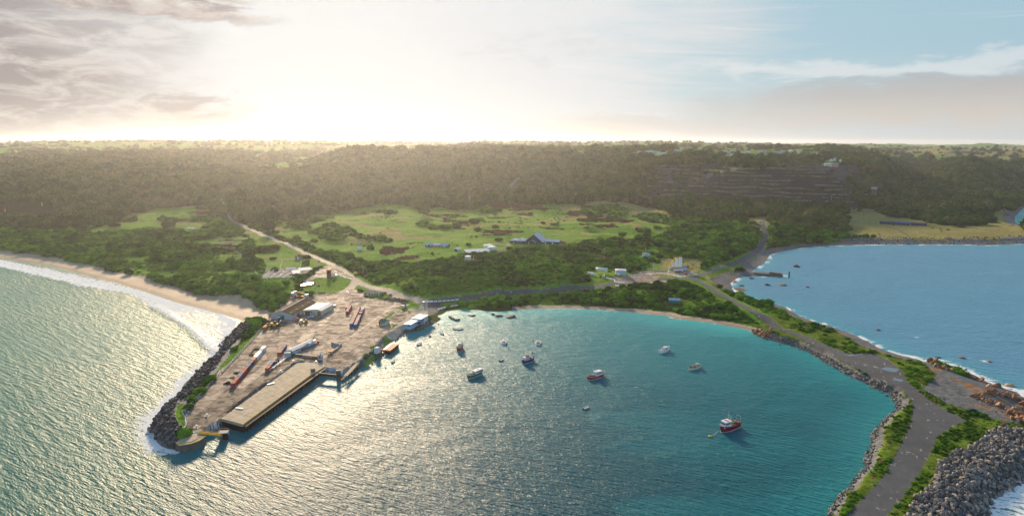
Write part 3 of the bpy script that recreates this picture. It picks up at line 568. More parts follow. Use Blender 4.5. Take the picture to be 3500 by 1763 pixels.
# ------------------------------------------------------------------ water
def water():
    az = np.radians(np.linspace(-46, 46, 460)); r = [140.0]
    while r[-1] < 3400: r.append(r[-1] + min(max(r[-1] ** 2 * 1.3 / 90850, .6), 9 if r[-1] < 1700 else 60))
    r += [4200, 5500, 7500, 11000, 16000]; r = np.array(r)
    a, q = np.meshgrid(az, r); x = np.sin(a) * q; y = np.cos(a) * q
    sdf = gsample(SDF, x, y); slp = gsample(SLP, x, y)
    foam = np.zeros(x.shape); z = np.zeros(x.shape)
    dep = -sdf
    shal = np.clip(1 - dep / 42, 0, 1) ** 1.3 * (slp < .13)
    shal = np.maximum(shal, .35 * np.clip(1 - dep / 25, 0, 1))
    def pd(pts, fr='A'):
        ln = smooth_line(U(fr, pts)); d = np.full(x.shape, 1e9); side = np.zeros(x.shape); tt = np.zeros(x.shape); n = len(ln) - 1
        for i in range(n):
            dx, dy = ln[i + 1] - ln[i]; L = dx * dx + dy * dy; t = np.clip(((x - ln[i][0]) * dx + (y - ln[i][1]) * dy) / L, 0, 1)
            dd = np.hypot(x - ln[i][0] - t * dx, y - ln[i][1] - t * dy); m = dd < d; d[m] = dd[m]; tt[m] = ((i + t) / n)[m]
            side[m] = np.sign((x - ln[i][0]) * dy - (y - ln[i][1]) * dx)[m]
        return d, side, tt
    # surf zone of the ocean beach
    def reg(pts, fr='A', soft=4):
        q_ = U(fr, pts); return inpoly(x, y, q_)
    surf = reg([(-600, 90), (0, 175), (250, 225), (600, 300), (900, 370), (1300, 460), (1500, 515), (1750, 570), (1800, 610), (2000, 650), (2140, 720), (2200, 760), (2170, 800), (2100, 900), (1990, 1010), (1900, 980), (1760, 830), (1600, 730), (1480, 660), (1380, 600), (1220, 500), (1000, 470), (730, 430), (420, 345), (150, 290), (0, 255), (-600, 160)])
    foam = np.maximum(foam, surf * .80)
    thin = reg([(1560, 690), (1750, 640), (2000, 700), (2050, 800), (2080, 920), (1990, 1010), (1850, 900), (1740, 800), (1620, 740)]); foam = np.where(thin, .55, foam)
    d, s, t = pd([(1380, 605), (1480, 655), (1600, 735), (1740, 815), (1830, 900), (1900, 985), (1990, 1045)])
    foam = np.maximum(foam, .95 * np.clip(1 - d / 2.6, 0, 1)); z += 1.1 * np.exp(-(d / np.where(s > 0, 2.2, 5.0)) ** 2) * sst(t, 0, .15)
    d, s, t = pd([(420, 345), (560, 378), (720, 418), (900, 450)]); z += .8 * np.exp(-(d / 4) ** 2)
    d, s, t = pd([(-300, 200), (0, 250), (150, 280), (330, 310)]); z += .8 * np.exp(-(d / 4) ** 2); foam = np.maximum(foam, .85 * np.clip(1 - d / 5, 0, 1))
    # foam against the ocean side of the quay, its head and the outer shore
    w1 = np.clip(1 - dep / 15, 0, 1) * reg([(330, 1140), (300, 1080), (400, 1000), (480, 900), (540, 850), (640, 800), (600, 900), (470, 1130), (440, 1145)], 'D')
    foam = np.maximum(foam, w1 * .95)
    w2 = np.clip(1 - dep / 9, 0, 1) * ((x > 60) & (slp < .3) & (slp > .13)) * (.45 + .5 * (fbm(x / 14, y / 14, 2, 51) > .5)); foam = np.maximum(foam, w2)
    w2b = np.clip(1 - dep / 13, 0, 1) * reg([(2300, 880), (2440, 900), (2600, 950), (2700, 1080), (2540, 1020), (2300, 930)], 'D'); foam = np.maximum(foam, w2b * .9)
    w3 = np.clip(1 - dep / 40, 0, 1) * reg([(2400, 1400), (2470, 1270), (2530, 1210), (2640, 1130), (2800, 1100), (2800, 1500)], 'D'); foam = np.maximum(foam, np.sqrt(w3) * .8)
    w4 = np.clip(1 - dep / 5, 0, 1) * (slp < .1) * (x > 0) * .5; foam = np.maximum(foam, w4)
    nb = reg([(-900, 560), (0, 640), (640, 790), (640, 860), (430, 1150), (300, 1400), (-900, 1700)], 'D').astype(float)
    w5 = .33 * np.clip(1 - dep / 60, 0, 1) * nb * (fbm(x / 22, y / 22, 3, 55) > .5); foam = np.maximum(foam, w5)
    for (fx, fy, rad) in ((1047, 100, 4), (1390, 240, 3), (1500, 260, 4)):
        c = U('C', [(fx, fy)])[0]; foam = np.maximum(foam, .8 * np.clip(1 - np.hypot(x - c[0], (y - c[1]) * .6) / rad, 0, 1))
    # green (ocean, west) / teal (harbour) / blue (east), sky reflection painted into the tint
    kind = np.zeros(x.shape + (3,))
    aw, _ = rays(F('D', [(230, 1200), (660, 1200)])); ra_ = np.hypot(x, y); rt = float(np.hypot(*U('D', [(440, 1130)])[0])); k_ = 1 - sst(ra_, rt * .86, rt * 1.0)
    west = (nb * (1 - k_) + (1 - sst(np.arctan2(x, y), aw[0], aw[1])) * k_)[..., None]; outer = inpoly(x, y, U('D', [(1800, 740), (1840, 690), (1900, 600), (3500, 560), (3500, 1300), (2700, 1180), (2500, 1000), (2330, 915), (2050, 815)]))[..., None] * 1.0
    deep = np.array([.002, .12, .155]); cw = np.array([.050, .190, .140]); ce = np.array([.11, .30, .44])
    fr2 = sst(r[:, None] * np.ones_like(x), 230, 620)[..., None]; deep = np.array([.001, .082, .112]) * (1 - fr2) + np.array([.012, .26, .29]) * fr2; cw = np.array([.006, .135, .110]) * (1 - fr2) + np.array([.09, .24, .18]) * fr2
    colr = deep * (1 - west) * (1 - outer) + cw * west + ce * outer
    sh = shal[..., None]; tq = np.where(west > .5, np.array([.20, .26, .19]), np.array([.04, .42, .42])) * np.ones_like(colr)
    colr = colr * (1 - sh) + tq * sh
    band = (sst(fbm(x / 90, y / 30, 3, 66), .5, .75) * (x > 40) * (1 - outer[..., 0]) * .35)[..., None]; colr = colr * (1 - band) + np.array([.01, .22, .25]) * band
    n_r, n_c = x.shape; base = np.arange(n_r * n_c).reshape(n_r, n_c)
    qd = np.stack([base[:-1, :-1].ravel(), base[:-1, 1:].ravel(), base[1:, 1:].ravel(), base[1:, :-1].ravel()], 1)
    keep = (sdf[:-1, :-1] < 45).ravel()
    m, T, b, out = new_mat('sea_water')
    g = T.node('ShaderNodeNewGeometry').outputs['Position']
    dist = T.vm('LENGTH', g)
    swell = T.noise(T.mapping(g, (.055, .26, 1), rot=(0, 0, R(38))), 1, 3, .5, .25)
    chop = T.noise(T.mapping(g, (.14, .62, 1), rot=(0, 0, R(30))), 1, 3, .6, .4); rip = T.noise(T.mapping(g, (.5, 1.3, 1), rot=(0, 0, R(52))), 1, 3, .6, .2)
    gust = T.noise(g, .012, 3, .6, .6)
    h = T.m('ADD', T.m('MULTIPLY', swell, .50), T.m('ADD', T.m('MULTIPLY', chop, T.ss(gust, .35, .65, .40, .90)), T.m('MULTIPLY', rip, .22)))
    fm = T.attr('foam').outputs['Fac']
    fnz = T.noise(T.mapping(g, (.16, .35, 1), rot=(0, 0, R(24))), 1, 8, .68, .9); fn2 = T.noise(g, .9, 5, .7, .5)
    fmask = T.ss(T.m('ADD', T.m('MULTIPLY', fm, 1.0), T.m('ADD', T.m('MULTIPLY', T.m('SUBTRACT', fnz, .5), 2.3), T.m('MULTIPLY', T.m('SUBTRACT', fn2, .5), .7))), .44, .74)
    fmask = T.m('MULTIPLY', fmask, T.ss(fm, .05, .25))
    cap = T.m('MULTIPLY', T.ss(T.m('MULTIPLY', fnz, T.noise(g, .05, 2)), .40, .44), .0)
    T.put(b.inputs['Base Color'], T.attr('tint').outputs['Color'])
    b.inputs['Roughness'].default_value = .43; b.inputs['IOR'].default_value = 1.33; b.inputs['Specular IOR Level'].default_value = .17
    T.put(b.inputs['Normal'], T.bump(h, 1.0, 1.7))
    fo = T.node('ShaderNodeBsdfDiffuse'); T.put(fo.inputs[0], T.mix(fn2, (.74, .78, .80), (.92, .92, .91))); T.put(fo.inputs['Normal'], T.bump(fn2, .4, .6))
    mx = T.node('ShaderNodeMixShader'); T.put(mx.inputs[0], fmask); T.l.new(b.outputs[0], mx.inputs[1]); T.l.new(fo.outputs[0], mx.inputs[2]); T.l.new(mx.outputs[0], out.inputs[0])
    raw_mesh('water', np.stack([x.ravel(), y.ravel(), z.ravel()], 1), qd[keep], m, {'tint': colr.reshape(-1, 3), 'foam': foam.reshape(-1, 1)}, 'structure')
water()

# ------------------------------------------------------------------ haze
def haze():
    m = bpy.data.materials.new('haze'); m.use_nodes = True; T = NT(m.node_tree); T.n.clear()
    v = T.node('ShaderNodeVolumePrincipled'); v.inputs['Color'].default_value = (.95, .96, 1.0, 1); v.inputs['Density'].default_value = 5.2e-5; v.inputs['Anisotropy'].default_value = .70
    o = T.node('ShaderNodeOutputMaterial'); T.l.new(v.outputs[0], o.inputs[1])
    bm = bmesh.new(); bmesh.ops.create_cube(bm, size=1); me = bpy.data.meshes.new('haze'); bm.to_mesh(me); bm.free(); me.materials.append(m)
    o = bpy.data.objects.new('haze', me); COL.objects.link(o); o['kind'] = 'stuff'
    o['label'] = 'pale warm haze lying over the whole coast'
    ztop = max(float(ZG.max()) + 40, 215); o.scale = (34000, 34000, ztop + 12); o.location = (0, 3000, (ztop - 12) / 2)
haze()
# ------------------------------------------------------------------ vegetation prototypes and scatter
PROTO = bpy.data.collections.new('plant_kinds')
def mat_leaf(name, a, b_, c, trans=.35):
    m, T, b, out = new_mat(name)
    rnd = T.node('ShaderNodeObjectInfo').outputs['Random']; g = T.node('ShaderNodeTexCoord').outputs['Object']
    n = T.noise(g, 3.5, 4, .7); pos = T.node('ShaderNodeObjectInfo').outputs['Location']; big = T.noise(pos, .012, 3, .6); med = T.noise(pos, .06, 2, .5)
    k = T.m('ADD', T.m('MULTIPLY', rnd, .75), T.m('ADD', T.m('MULTIPLY', T.m('SUBTRACT', big, .5), 1.6), T.m('MULTIPLY', T.m('SUBTRACT', med, .25), .75)))
    col = T.mix(T.ss(k, .15, .55), a, b_); col = T.mix(T.ss(k, .6, .95), col, c)
    v = T.ss(n, .3, .75, .55, 1.55); col = T.mix(1, col, T.comb(v, v, v), 'MULTIPLY')
    dif = T.node('ShaderNodeBsdfDiffuse'); T.put(dif.inputs[0], col); tr = T.node('ShaderNodeBsdfTranslucent'); T.put(tr.inputs[0], T.mix(1, col, (1.5, 1.6, .8), 'MULTIPLY'))
    mx = T.node('ShaderNodeMixShader'); mx.inputs[0].default_value = trans; T.l.new(dif.outputs[0], mx.inputs[1]); T.l.new(tr.outputs[0], mx.inputs[2]); T.l.new(mx.outputs[0], out.inputs[0])
    T.n.remove(b); return m
ML_TREE = mat_leaf('tree_leaves', (.018, .048, .020), (.052, .100, .020), (.125, .125, .045), .15)
ML_SHRUB = mat_leaf('shrub_leaves', (.014, .052, .014), (.045, .145, .014), (.15, .29, .028), .28)
ML_GREEN = mat_leaf('bright_leaves', (.045, .110, .012), (.095, .210, .014), (.17, .27, .03), .4)
ML_HEATH = mat_leaf('heath_leaves', (.060, .034, .020), (.085, .048, .028), (.100, .075, .030), .2)
def crown_mesh(name, seed, mat, sub=2, flat=.0, lump=.34, leaves=110, lift=0.0, leafsz=.16):
    r = random.Random(seed); bm = bmesh.new(); bmesh.ops.create_icosphere(bm, subdivisions=sub, radius=1)
    ctr = [(Vector((r.gauss(0, 1), r.gauss(0, 1), r.gauss(.4, .6))).normalized(), r.uniform(.25, .7)) for _ in range(9)]
    for v in bm.verts:
        n = v.co.normalized(); k = 1 - lump * .5
        for c, w in ctr: k += lump * w * max(0, (n.dot(c) - .72) / .28)
        k *= 1 + r.uniform(-.07, .07); v.co = n * k
        if v.co.z < flat: v.co.z = flat + (v.co.z - flat) * .35
    pts = [v.co.copy() for v in bm.verts if v.co.z > flat - .1]
    for _ in range(leaves):
        p = r.choice(pts) * r.uniform(.93, 1.16); a = Vector((r.uniform(-1, 1), r.uniform(-1, 1), r.uniform(-.4, 1))).normalized()
        b = a.orthogonal().normalized(); c = a.cross(b); s = leafsz * r.uniform(.5, 1.2)
        vs = [bm.verts.new(p + b * s), bm.verts.new(p + c * s * .8), bm.verts.new(p - b * s), bm.verts.new(p - c * s * .8)]
        bm.faces.new(vs)
    me = bpy.data.meshes.new(name); bm.to_mesh(me); bm.free(); me.materials.append(mat)
    for p in me.polygons: p.use_smooth = False
    return me
def proto(me, coll):
    o = bpy.data.objects.new(me.name, me); coll.objects.link(o); return o
def scatter(name, P, S, Rt, I, coll, label, parent=None, kind='stuff'):
    """one object whose geometry nodes put the plant or stone kinds on the listed places"""
    me = bpy.data.meshes.new(name); me.vertices.add(len(P)); me.vertices.foreach_set('co', P.astype(np.float32).ravel())
    for nm, v in (('scl', S), ('rot', Rt)):
        a = me.attributes.new(nm, 'FLOAT_VECTOR', 'POINT'); a.data.foreach_set('vector', v.astype(np.float32).ravel())
    a = me.attributes.new('idx', 'INT', 'POINT'); a.data.foreach_set('value', I.astype(np.int32))
    o = bpy.data.objects.new(name, me); COL.objects.link(o)
    ng = bpy.data.node_groups.new(name, 'GeometryNodeTree')
    ng.interface.new_socket('Geometry', in_out='INPUT', socket_type='NodeSocketGeometry'); ng.interface.new_socket('Geometry', in_out='OUTPUT', socket_type='NodeSocketGeometry')
    gi = ng.nodes.new('NodeGroupInput'); go = ng.nodes.new('NodeGroupOutput'); ip = ng.nodes.new('GeometryNodeInstanceOnPoints'); cn = ng.nodes.new('GeometryNodeCollectionInfo')
    cn.inputs['Collection'].default_value = coll; cn.inputs['Separate Children'].default_value = True; cn.inputs['Reset Children'].default_value = True
    ip.inputs['Pick Instance'].default_value = True
    def na(nm, t):
        n = ng.nodes.new('GeometryNodeInputNamedAttribute'); n.data_type = t; n.inputs['Name'].default_value = nm; return [s for s in n.outputs if s.enabled][0]
    ng.links.new(gi.outputs[0], ip.inputs['Points']); ng.links.new(cn.outputs[0], ip.inputs['Instance'])
    ng.links.new(na('idx', 'INT'), ip.inputs['Instance Index']); ng.links.new(na('scl', 'FLOAT_VECTOR'), ip.inputs['Scale'])
    er = ng.nodes.new('FunctionNodeEulerToRotation'); ng.links.new(na('rot', 'FLOAT_VECTOR'), er.inputs[0]); ng.links.new(er.outputs[0], ip.inputs['Rotation'])
    ng.links.new(ip.outputs[0], go.inputs[0])
    md = o.modifiers.new('scatter', 'NODES'); md.node_group = ng
    if kind: o['kind'] = kind
    if label: o['label'] = label
    if parent: o.parent = parent
    return o
def coll_of(nm, meshes):
    c = bpy.data.collections.new(nm)
    for me in meshes: proto(me, c)
    return c
CL_TREE = coll_of('tree_kinds', [crown_mesh('tree_crown%d' % i, 20 + i, ML_TREE, 2, -.25, .42, 130) for i in range(6)])
CL_SHRUB = coll_of('shrub_kinds', [crown_mesh('shrub_crown%d' % i, 40 + i, ML_SHRUB, 2, -.1, .36, 150, leafsz=.13) for i in range(6)])
CL_GREEN = coll_of('green_kinds', [crown_mesh('low_scrub%d' % i, 60 + i, ML_GREEN if i < 3 else ML_SHRUB, 2, -.05, .30, 140, leafsz=.14) for i in range(4)])
CL_HEATH = coll_of('heath_kinds', [crown_mesh('heath_tuft%d' % i, 70 + i, ML_HEATH, 2, -.05, .30, 120, leafsz=.16) for i in range(3)])
CLEAR = []   # (x, y, radius) kept free for things built later
def clear(fr, pts, rad):
    for q in drape(fr, pts): CLEAR.append((q[0], q[1], rad))
clear('K', [(320, 300), (200, 300), (430, 300)], 16); clear('K', [(630, 370), (830, 400), (950, 380), (1080, 380), (1230, 340), (820, 530)], 13)
clear('K', [(1620, 240), (1750, 240), (1900, 240), (2050, 240), (2200, 230), (2300, 260)], 17)
clear('S', [(1330, 180), (1870, 440), (1760, 430), (1960, 430), (2180, 480), (900, 500), (560, 480), (550, 560), (360, 500), (290, 740)], 10)
clear('z7', [(960, 190), (560, 210), (1340, 340), (980, 300), (1080, 380), (1550, 560), (1660, 560), (1330, 840), (2240, 520), (1100, 690)], 7)
clear('W', [(420, 380), (600, 380), (760, 385), (860, 370)], 13)
clear('R', [(205, 1080), (1450, 385), (1560, 575), (1620, 580), (1720, 585), (1190, 215), (1160, 213), (1960, 140), (2030, 130)], 14)
clear('G', [(690, 190), (720, 178), (755, 182), (1805, 650)], 12)
clear('T', [(x, y) for x, y in ((100, 158), (200, 158), (290, 170), (350, 178), (400, 182), (490, 145), (650, 190), (720, 190), (760, 188), (800, 186), (850, 186), (950, 185), (1050, 190), (1100, 195), (980, 150), (1090, 155), (1130, 130), (1200, 160), (1240, 205), (1310, 218), (1390, 152), (1490, 170), (1560, 165), (1600, 150), (1790, 160), (1860, 190), (1920, 180), (1980, 176), (2060, 290), (2120, 292), (2110, 240), (1650, 140), (1040, 160))], 30)
clear('L', [(1085, 740), (1310, 662), (232, 330), (1408, 592)], 8)
clear('L', [(60, 530), (120, 520), (180, 515), (240, 512), (290, 508)], 22)
def sample_sector(r0, r1, dens):
    n = int(dens * (r1 * r1 - r0 * r0) / 2 * (AZ[-1] - AZ[0]) * .96)
    a = rng.uniform(AZ[0] * .96, AZ[-1] * .96, n); r = np.sqrt(rng.uniform(r0 * r0, r1 * r1, n)); return np.sin(a) * r, np.cos(a) * r
def not_clear(x, y):
    k = np.ones(len(x), bool)
    a = np.arctan2(x, y); r = np.hypot(x, y)
    for cx, cy, cr in CLEAR:
        k &= (x - cx) ** 2 + (y - cy) ** 2 > cr * cr
        ca, cc = math.atan2(cx, cy), math.hypot(cx, cy)
        if cc > 600: k &= ~((np.abs(a - ca) * cc < cr) & (cc - r > 0) & (cc - r < cr * (3.5 if cc > 1300 else 1.6)))
    # keep the roads in view: no tall growth right in front of them
    ra = np.concatenate([dense(np.c_[q, q[:, 0] * 0], 5)[:, :2] for q in ROADLINE.values()]); az_, rz_ = np.arctan2(ra[:, 0], ra[:, 1]), np.hypot(ra[:, 0], ra[:, 1])
    NB = 3000; lo, hi_ = AZ[0], AZ[-1]
    for rmin, rmax, gap in ((480, 900, 34), (900, 1800, 62)):
        m = (rz_ > rmin) & (rz_ < rmax); bi = ((az_[m] - lo) / (hi_ - lo) * NB).astype(int); tab = {}
        for b_, q_ in zip(bi, rz_[m]):
            for e in range(-4, 5): tab.setdefault(b_ + e, []).append(q_)
        ti = ((a - lo) / (hi_ - lo) * NB).astype(int); mk = np.nonzero((r > rmin - gap) & (r < rmax))[0]
        for i in mk:
            L = tab.get(int(ti[i]))
            if L and k[i]:
                for q_ in L:
                    if -2 < q_ - r[i] < gap: k[i] = False; break
    return k
def place(x, y, smin, smax, zs, sink, kinds):
    n = len(x); s = rng.uniform(smin, smax, n); z = gz(x, y)
    s = s * np.where(rng.uniform(0, 1, n) > .88, 1.45, 1.0); P = np.stack([x, y, z + s * zs * sink], 1); S = np.stack([s * rng.uniform(.85, 1.25, n), s * rng.uniform(.85, 1.25, n), s * zs * rng.uniform(.8, 1.25, n)], 1)
    Rt = np.stack([rng.uniform(-.12, .12, n), rng.uniform(-.12, .12, n), rng.uniform(0, 6.28, n)], 1); return P, S, Rt, rng.integers(0, kinds, n)
def veg():
    def pick(x, y, codes, rd=2.5):
        c = gsample(COV, x, y); k = np.isin(c, codes) & (gsample(RD, x, y) > rd) & (gsample(S2, x, y) > 2.5) & (gz(x, y) > 1.0); k &= not_clear(x, y); return x[k], y[k]
    def openfront(x, y):
        k = np.ones(len(x), bool)
        for f in (1.03, 1.06, 1.10): k &= ~np.isin(gsample(COV, x * f, y * f), [0, 10])
        return k | (rng.uniform(0, 1, len(x)) < .12)
    cat = lambda L: [np.concatenate(q) for q in zip(*L)]
    L = []
    x, y = pick(*sample_sector(900, 1900, 1 / 24.), [1]); k = fbm(x / 48, y / 48, 3, 230) < .66; x, y = x[k], y[k]; big = fbm(x / 85, y / 85, 2, 231) > .5; L.append(place(x[big], y[big], 4.2, 8.2, 1.1, .66, 6)); L.append(place(x[~big], y[~big], 2.4, 5.2, 1.0, .5, 6))
    x, y = pick(*sample_sector(1900, 3300, 1 / 80.), [1]); k = openfront(x, y); x, y = x[k], y[k]; L.append(place(x, y, 6.5, 10.0, .85, .55, 6))
    x, y = pick(*sample_sector(3300, 6500, 1 / 700.), [1]); k = openfront(x, y); x, y = x[k], y[k]; L.append(place(x, y, 8, 15, .42, .3, 6))
    x, y = sample_sector(1250, 1900, 1 / 190.); x, y = pick(x, y, [8]); L.append(place(x, y, 2, 4.5, .9, .4, 6))
    x, y = sample_sector(2300, 6500, 1 / 5200.); x, y = pick(x, y, [0, 10]); L.append(place(x, y, 5, 10, .9, .6, 6))
    P, S, Rt, I = cat(L); print('forest', len(P))
    scatter('forest', P, S, Rt, I, CL_TREE, 'dark eucalypt forest covering the slopes inland of the harbour')
    L = []
    x, y = pick(*sample_sector(300, 780, 1 / 7.5), [2]); L.append(place(x, y, 1.1, 3.1, .80, .30, 6))
    x, y = pick(*sample_sector(780, 1500, 1 / 15.), [2]); L.append(place(x, y, 1.8, 4.4, .80, .30, 6))
    x, y = pick(*sample_sector(480, 1300, 1 / 160.), [0, 10, 7]); k = fbm(x / 38, y / 38, 4, 201) > .63; L.append(place(x[k], y[k], .7, 1.7, .7, .25, 6))
    P, S, Rt, I = cat(L); print('scrub', len(P))
    scatter('coastal_scrub', P, S, Rt, I, CL_SHRUB, 'dark green wind-shaped scrub over the dunes and slopes')
    L = []
    x, y = pick(*sample_sector(220, 420, 1 / 2.6), [7], .3); L.append(place(x, y, .28, 1.0, .62, .12, 4)); x, y = pick(*sample_sector(220, 420, 1 / 14.), [0, 7, 6], .3); kk = fbm(x / 8, y / 8, 2, 260) > .5; L.append(place(x[kk], y[kk], .2, .5, .6, .1, 4))
    x, y = pick(*sample_sector(420, 1150, 1 / 15.), [7], .5); L.append(place(x, y, .7, 2.1, .6, .15, 4))
    P, S, Rt, I = cat(L); print('green', len(P))
    scatter('low_scrub', P, S, Rt, I, CL_GREEN, 'bright green low scrub on dunes and along the causeway')
    x, y = pick(*sample_sector(500, 1300, 1 / 14.), [9], 1); P, S, Rt, I = place(x, y, .8, 2.0, .45, .1, 3); print('heath', len(P))
    scatter('heath', P, S, Rt, I, CL_HEATH, 'brown bracken patches scattered through the golf dunes')
veg()
#@@STAGE3
# ------------------------------------------------------------------ builders for things
FR.update(H1=(2150, 480, 5.99), H2=(2580, 480, 5.99), K2=(1700, 780, 9.2), Y1=(1550, 1200, 10.81), Y2=(1690, 1120, 9.27), Y3=(1970, 1230, 12.98), Y4=(2200, 1140, 8.655), Y5=(2400, 1390, 10.82), Y6=(1400, 1100, 8.655), K1=(1400, 760, 8.113))
MATS = {}
def paint_mat(name, col, rough=.7, metal=0.0, dirt=.25, scale=1.2, spec=.18, rib=None):
    if name in MATS: return MATS[name]
    m, T, b, out = new_mat(name)
    g = T.node('ShaderNodeTexCoord').outputs['Object']; n = T.noise(g, scale, 5, .65, .4)
    v = T.ss(n, .25, .75, 1 - dirt, 1 + dirt * .35)
    c = T.mix(1, tuple(col), T.comb(v, v, v), 'MULTIPLY'); T.put(b.inputs['Base Color'], T.mix(T.ss(T.noise(g, scale * 3.1, 4, .7), .62, .8, 0, dirt), c, (.12, .085, .06)))
    b.inputs['Roughness'].default_value = rough; b.inputs['Metallic'].default_value = metal; b.inputs['Specular IOR Level'].default_value = spec
    MATS[name] = m; return m
PM = {k: (lambda k=k, v=v: paint_mat(k, *v)) for k, v in dict(
    red=((.42, .045, .035),), maroon=((.26, .018, .035),), blue=((.045, .11, .30),), darkblue=((.02, .045, .14),), orange=((.60, .16, .03),), white=((.82, .82, .80), .45), cream=((.66, .60, .44), .6),
    grey=((.36, .38, .39),), lightgrey=((.52, .55, .57),), dark=((.03, .03, .032), .7), black=((.012, .012, .014), .6), yellow=((.72, .42, .02),), green=((.02, .20, .10),), teal=((.01, .22, .19),), skyblue=((.25, .55, .66),),
    ltblue=((.40, .52, .62),), glass=((.03, .04, .05), .12, 0, .05), concrete=((.50, .41, .29), .85, 0, .35, .35, .2), wetconcrete=((.16, .14, .12), .6, 0, .4, .5), rust=((.30, .12, .05), .85, 0, .4), wood=((.24, .15, .085), .8, 0, .4), moss=((.055, .042, .018), .98, 0, .55, .35, .1),
    zinc=((.46, .48, .50), .45, .3), tyre=((.015, .015, .015), .9), rock=((.13, .125, .125), .9, 0, .5, 1.3, .2), deckbrown=((.22, .12, .06), .8, 0, .5, 2.5), purple=((.10, .07, .20),), neon=((.85, .12, .03), .5, 0, .1), navy=((.06, .085, .14),), roofblue=((.44, .52, .60), .5, .1),
    mesh=((.30, .31, .30), .7), pink=((.55, .32, .28),), brownroof=((.22, .15, .09), .8, 0, .3), dirt=((.30, .13, .05), .95, 0, .3, .6, .1)).items()}
def mt(k): return PM[k]()
class MB:
    def __init__(s): s.v = []; s.f = []
    def box(s, x0, x1, y0, y1, z0, z1):
        i = len(s.v); s.v += [(x0, y0, z0), (x1, y0, z0), (x1, y1, z0), (x0, y1, z0), (x0, y0, z1), (x1, y0, z1), (x1, y1, z1), (x0, y1, z1)]
        s.f += [tuple(i + k for k in q) for q in ((0, 3, 2, 1), (4, 5, 6, 7), (0, 1, 5, 4), (1, 2, 6, 5), (2, 3, 7, 6), (3, 0, 4, 7))]; return s
    def prism(s, poly, z0, z1):
        i = len(s.v); n = len(poly); z0 = z0 if hasattr(z0, '__len__') else [z0] * n; z1 = z1 if hasattr(z1, '__len__') else [z1] * n
        s.v += [(p[0], p[1], z) for p, z in zip(poly, z0)] + [(p[0], p[1], z) for p, z in zip(poly, z1)]
        s.f += [tuple(i + k for k in reversed(range(n))), tuple(i + n + k for k in range(n))] + [(i + k, i + (k + 1) % n, i + n + (k + 1) % n, i + n + k) for k in range(n)]; return s
    def cyl(s, c, z0, z1, r0, r1=None, n=12, axis='z'):
        r1 = r0 if r1 is None else r1; i = len(s.v)
        def P(a, r, z):
            u, w = r * math.cos(a), r * math.sin(a)
            return (c[0] + u, c[1] + w, z) if axis == 'z' else ((z, c[0] + u, c[1] + w) if axis == 'x' else (c[0] + u, z, c[1] + w))
        s.v += [P(2 * math.pi * k / n, r0, z0) for k in range(n)] + [P(2 * math.pi * k / n, r1, z1) for k in range(n)]
        s.f += [tuple(i + k for k in reversed(range(n))), tuple(i + n + k for k in range(n))] + [(i + k, i + (k + 1) % n, i + n + (k + 1) % n, i + n + k) for k in range(n)]; return s
    def bar(s, a, b, w, h=None):
        a = Vector(a); b = Vector(b); h = w if h is None else h; d = (b - a)
        if d.length < 1e-6: return s
        d.normalize(); u = d.cross(Vector((0, 0, 1)));  u = Vector((1, 0, 0)) if u.length < 1e-3 else u.normalized(); t = u.cross(d).normalized(); u = u * (w / 2); t = t * (h / 2); i = len(s.v)
        for p in (a, b): s.v += [tuple(p - u - t), tuple(p + u - t), tuple(p + u + t), tuple(p - u + t)]
        s.f += [tuple(i + k for k in q) for q in ((0, 3, 2, 1), (4, 5, 6, 7), (0, 1, 5, 4), (1, 2, 6, 5), (2, 3, 7, 6), (3, 0, 4, 7))]; return s
    def poly(s, pts): i = len(s.v); s.v += [tuple(p) for p in pts]; s.f.append(tuple(range(i, i + len(pts)))); return s
    def slab(s, pts, t):
        """a tilted sheet with thickness t (below)"""
        n = len(pts); i = len(s.v); s.v += [tuple(p) for p in pts] + [(p[0], p[1], p[2] - t) for p in pts]
        s.f += [tuple(range(i, i + n)), tuple(reversed(range(i + n, i + 2 * n)))] + [(i + (k + 1) % n, i + k, i + n + k, i + n + (k + 1) % n) for k in range(n)]; return s
    def build(s, name, mat, parent=None, smooth=False):
        me = bpy.data.meshes.new(name); me.from_pydata(s.v, [], s.f); me.materials.append(mt(mat) if isinstance(mat, str) else mat); me.update()
        bm = bmesh.new(); bm.from_mesh(me); bmesh.ops.recalc_face_normals(bm, faces=bm.faces); bm.to_mesh(me); bm.free()
        if smooth: me.polygons.foreach_set('use_smooth', np.ones(len(me.polygons), bool))
        o = bpy.data.objects.new(name, me); COL.objects.link(o); o.parent = parent; return o
def tag(o, label, cat, group=None):
    o['label'] = label; o['category'] = cat
    if group: o['group'] = group
    return o
def thing(name, label, cat, loc, yaw=0.0, group=None):
    o = bpy.data.objects.new(name, None); COL.objects.link(o); o.location = loc; o.rotation_euler = (0, 0, yaw); o.empty_display_size = 1
    return tag(o, label, cat, group)
def copy_tree(o, parent=None):
    c = o.copy(); COL.objects.link(c); c.parent = parent
    for ch in list(o.children): copy_tree(ch, c)
    return c
def zat(fr, pt, dv, base=None, z=None):
    """height of something standing at pt that rises dv frame units in the photograph"""
    b = drape(fr, [pt])[0] if z is None else np.append(U(fr, [pt], z)[0], z)
    r = math.hypot(b[0], b[1]); _, sl = rays(F(fr, [(pt[0], pt[1] - dv)])); return CAMZ + sl[0] * r - b[2]
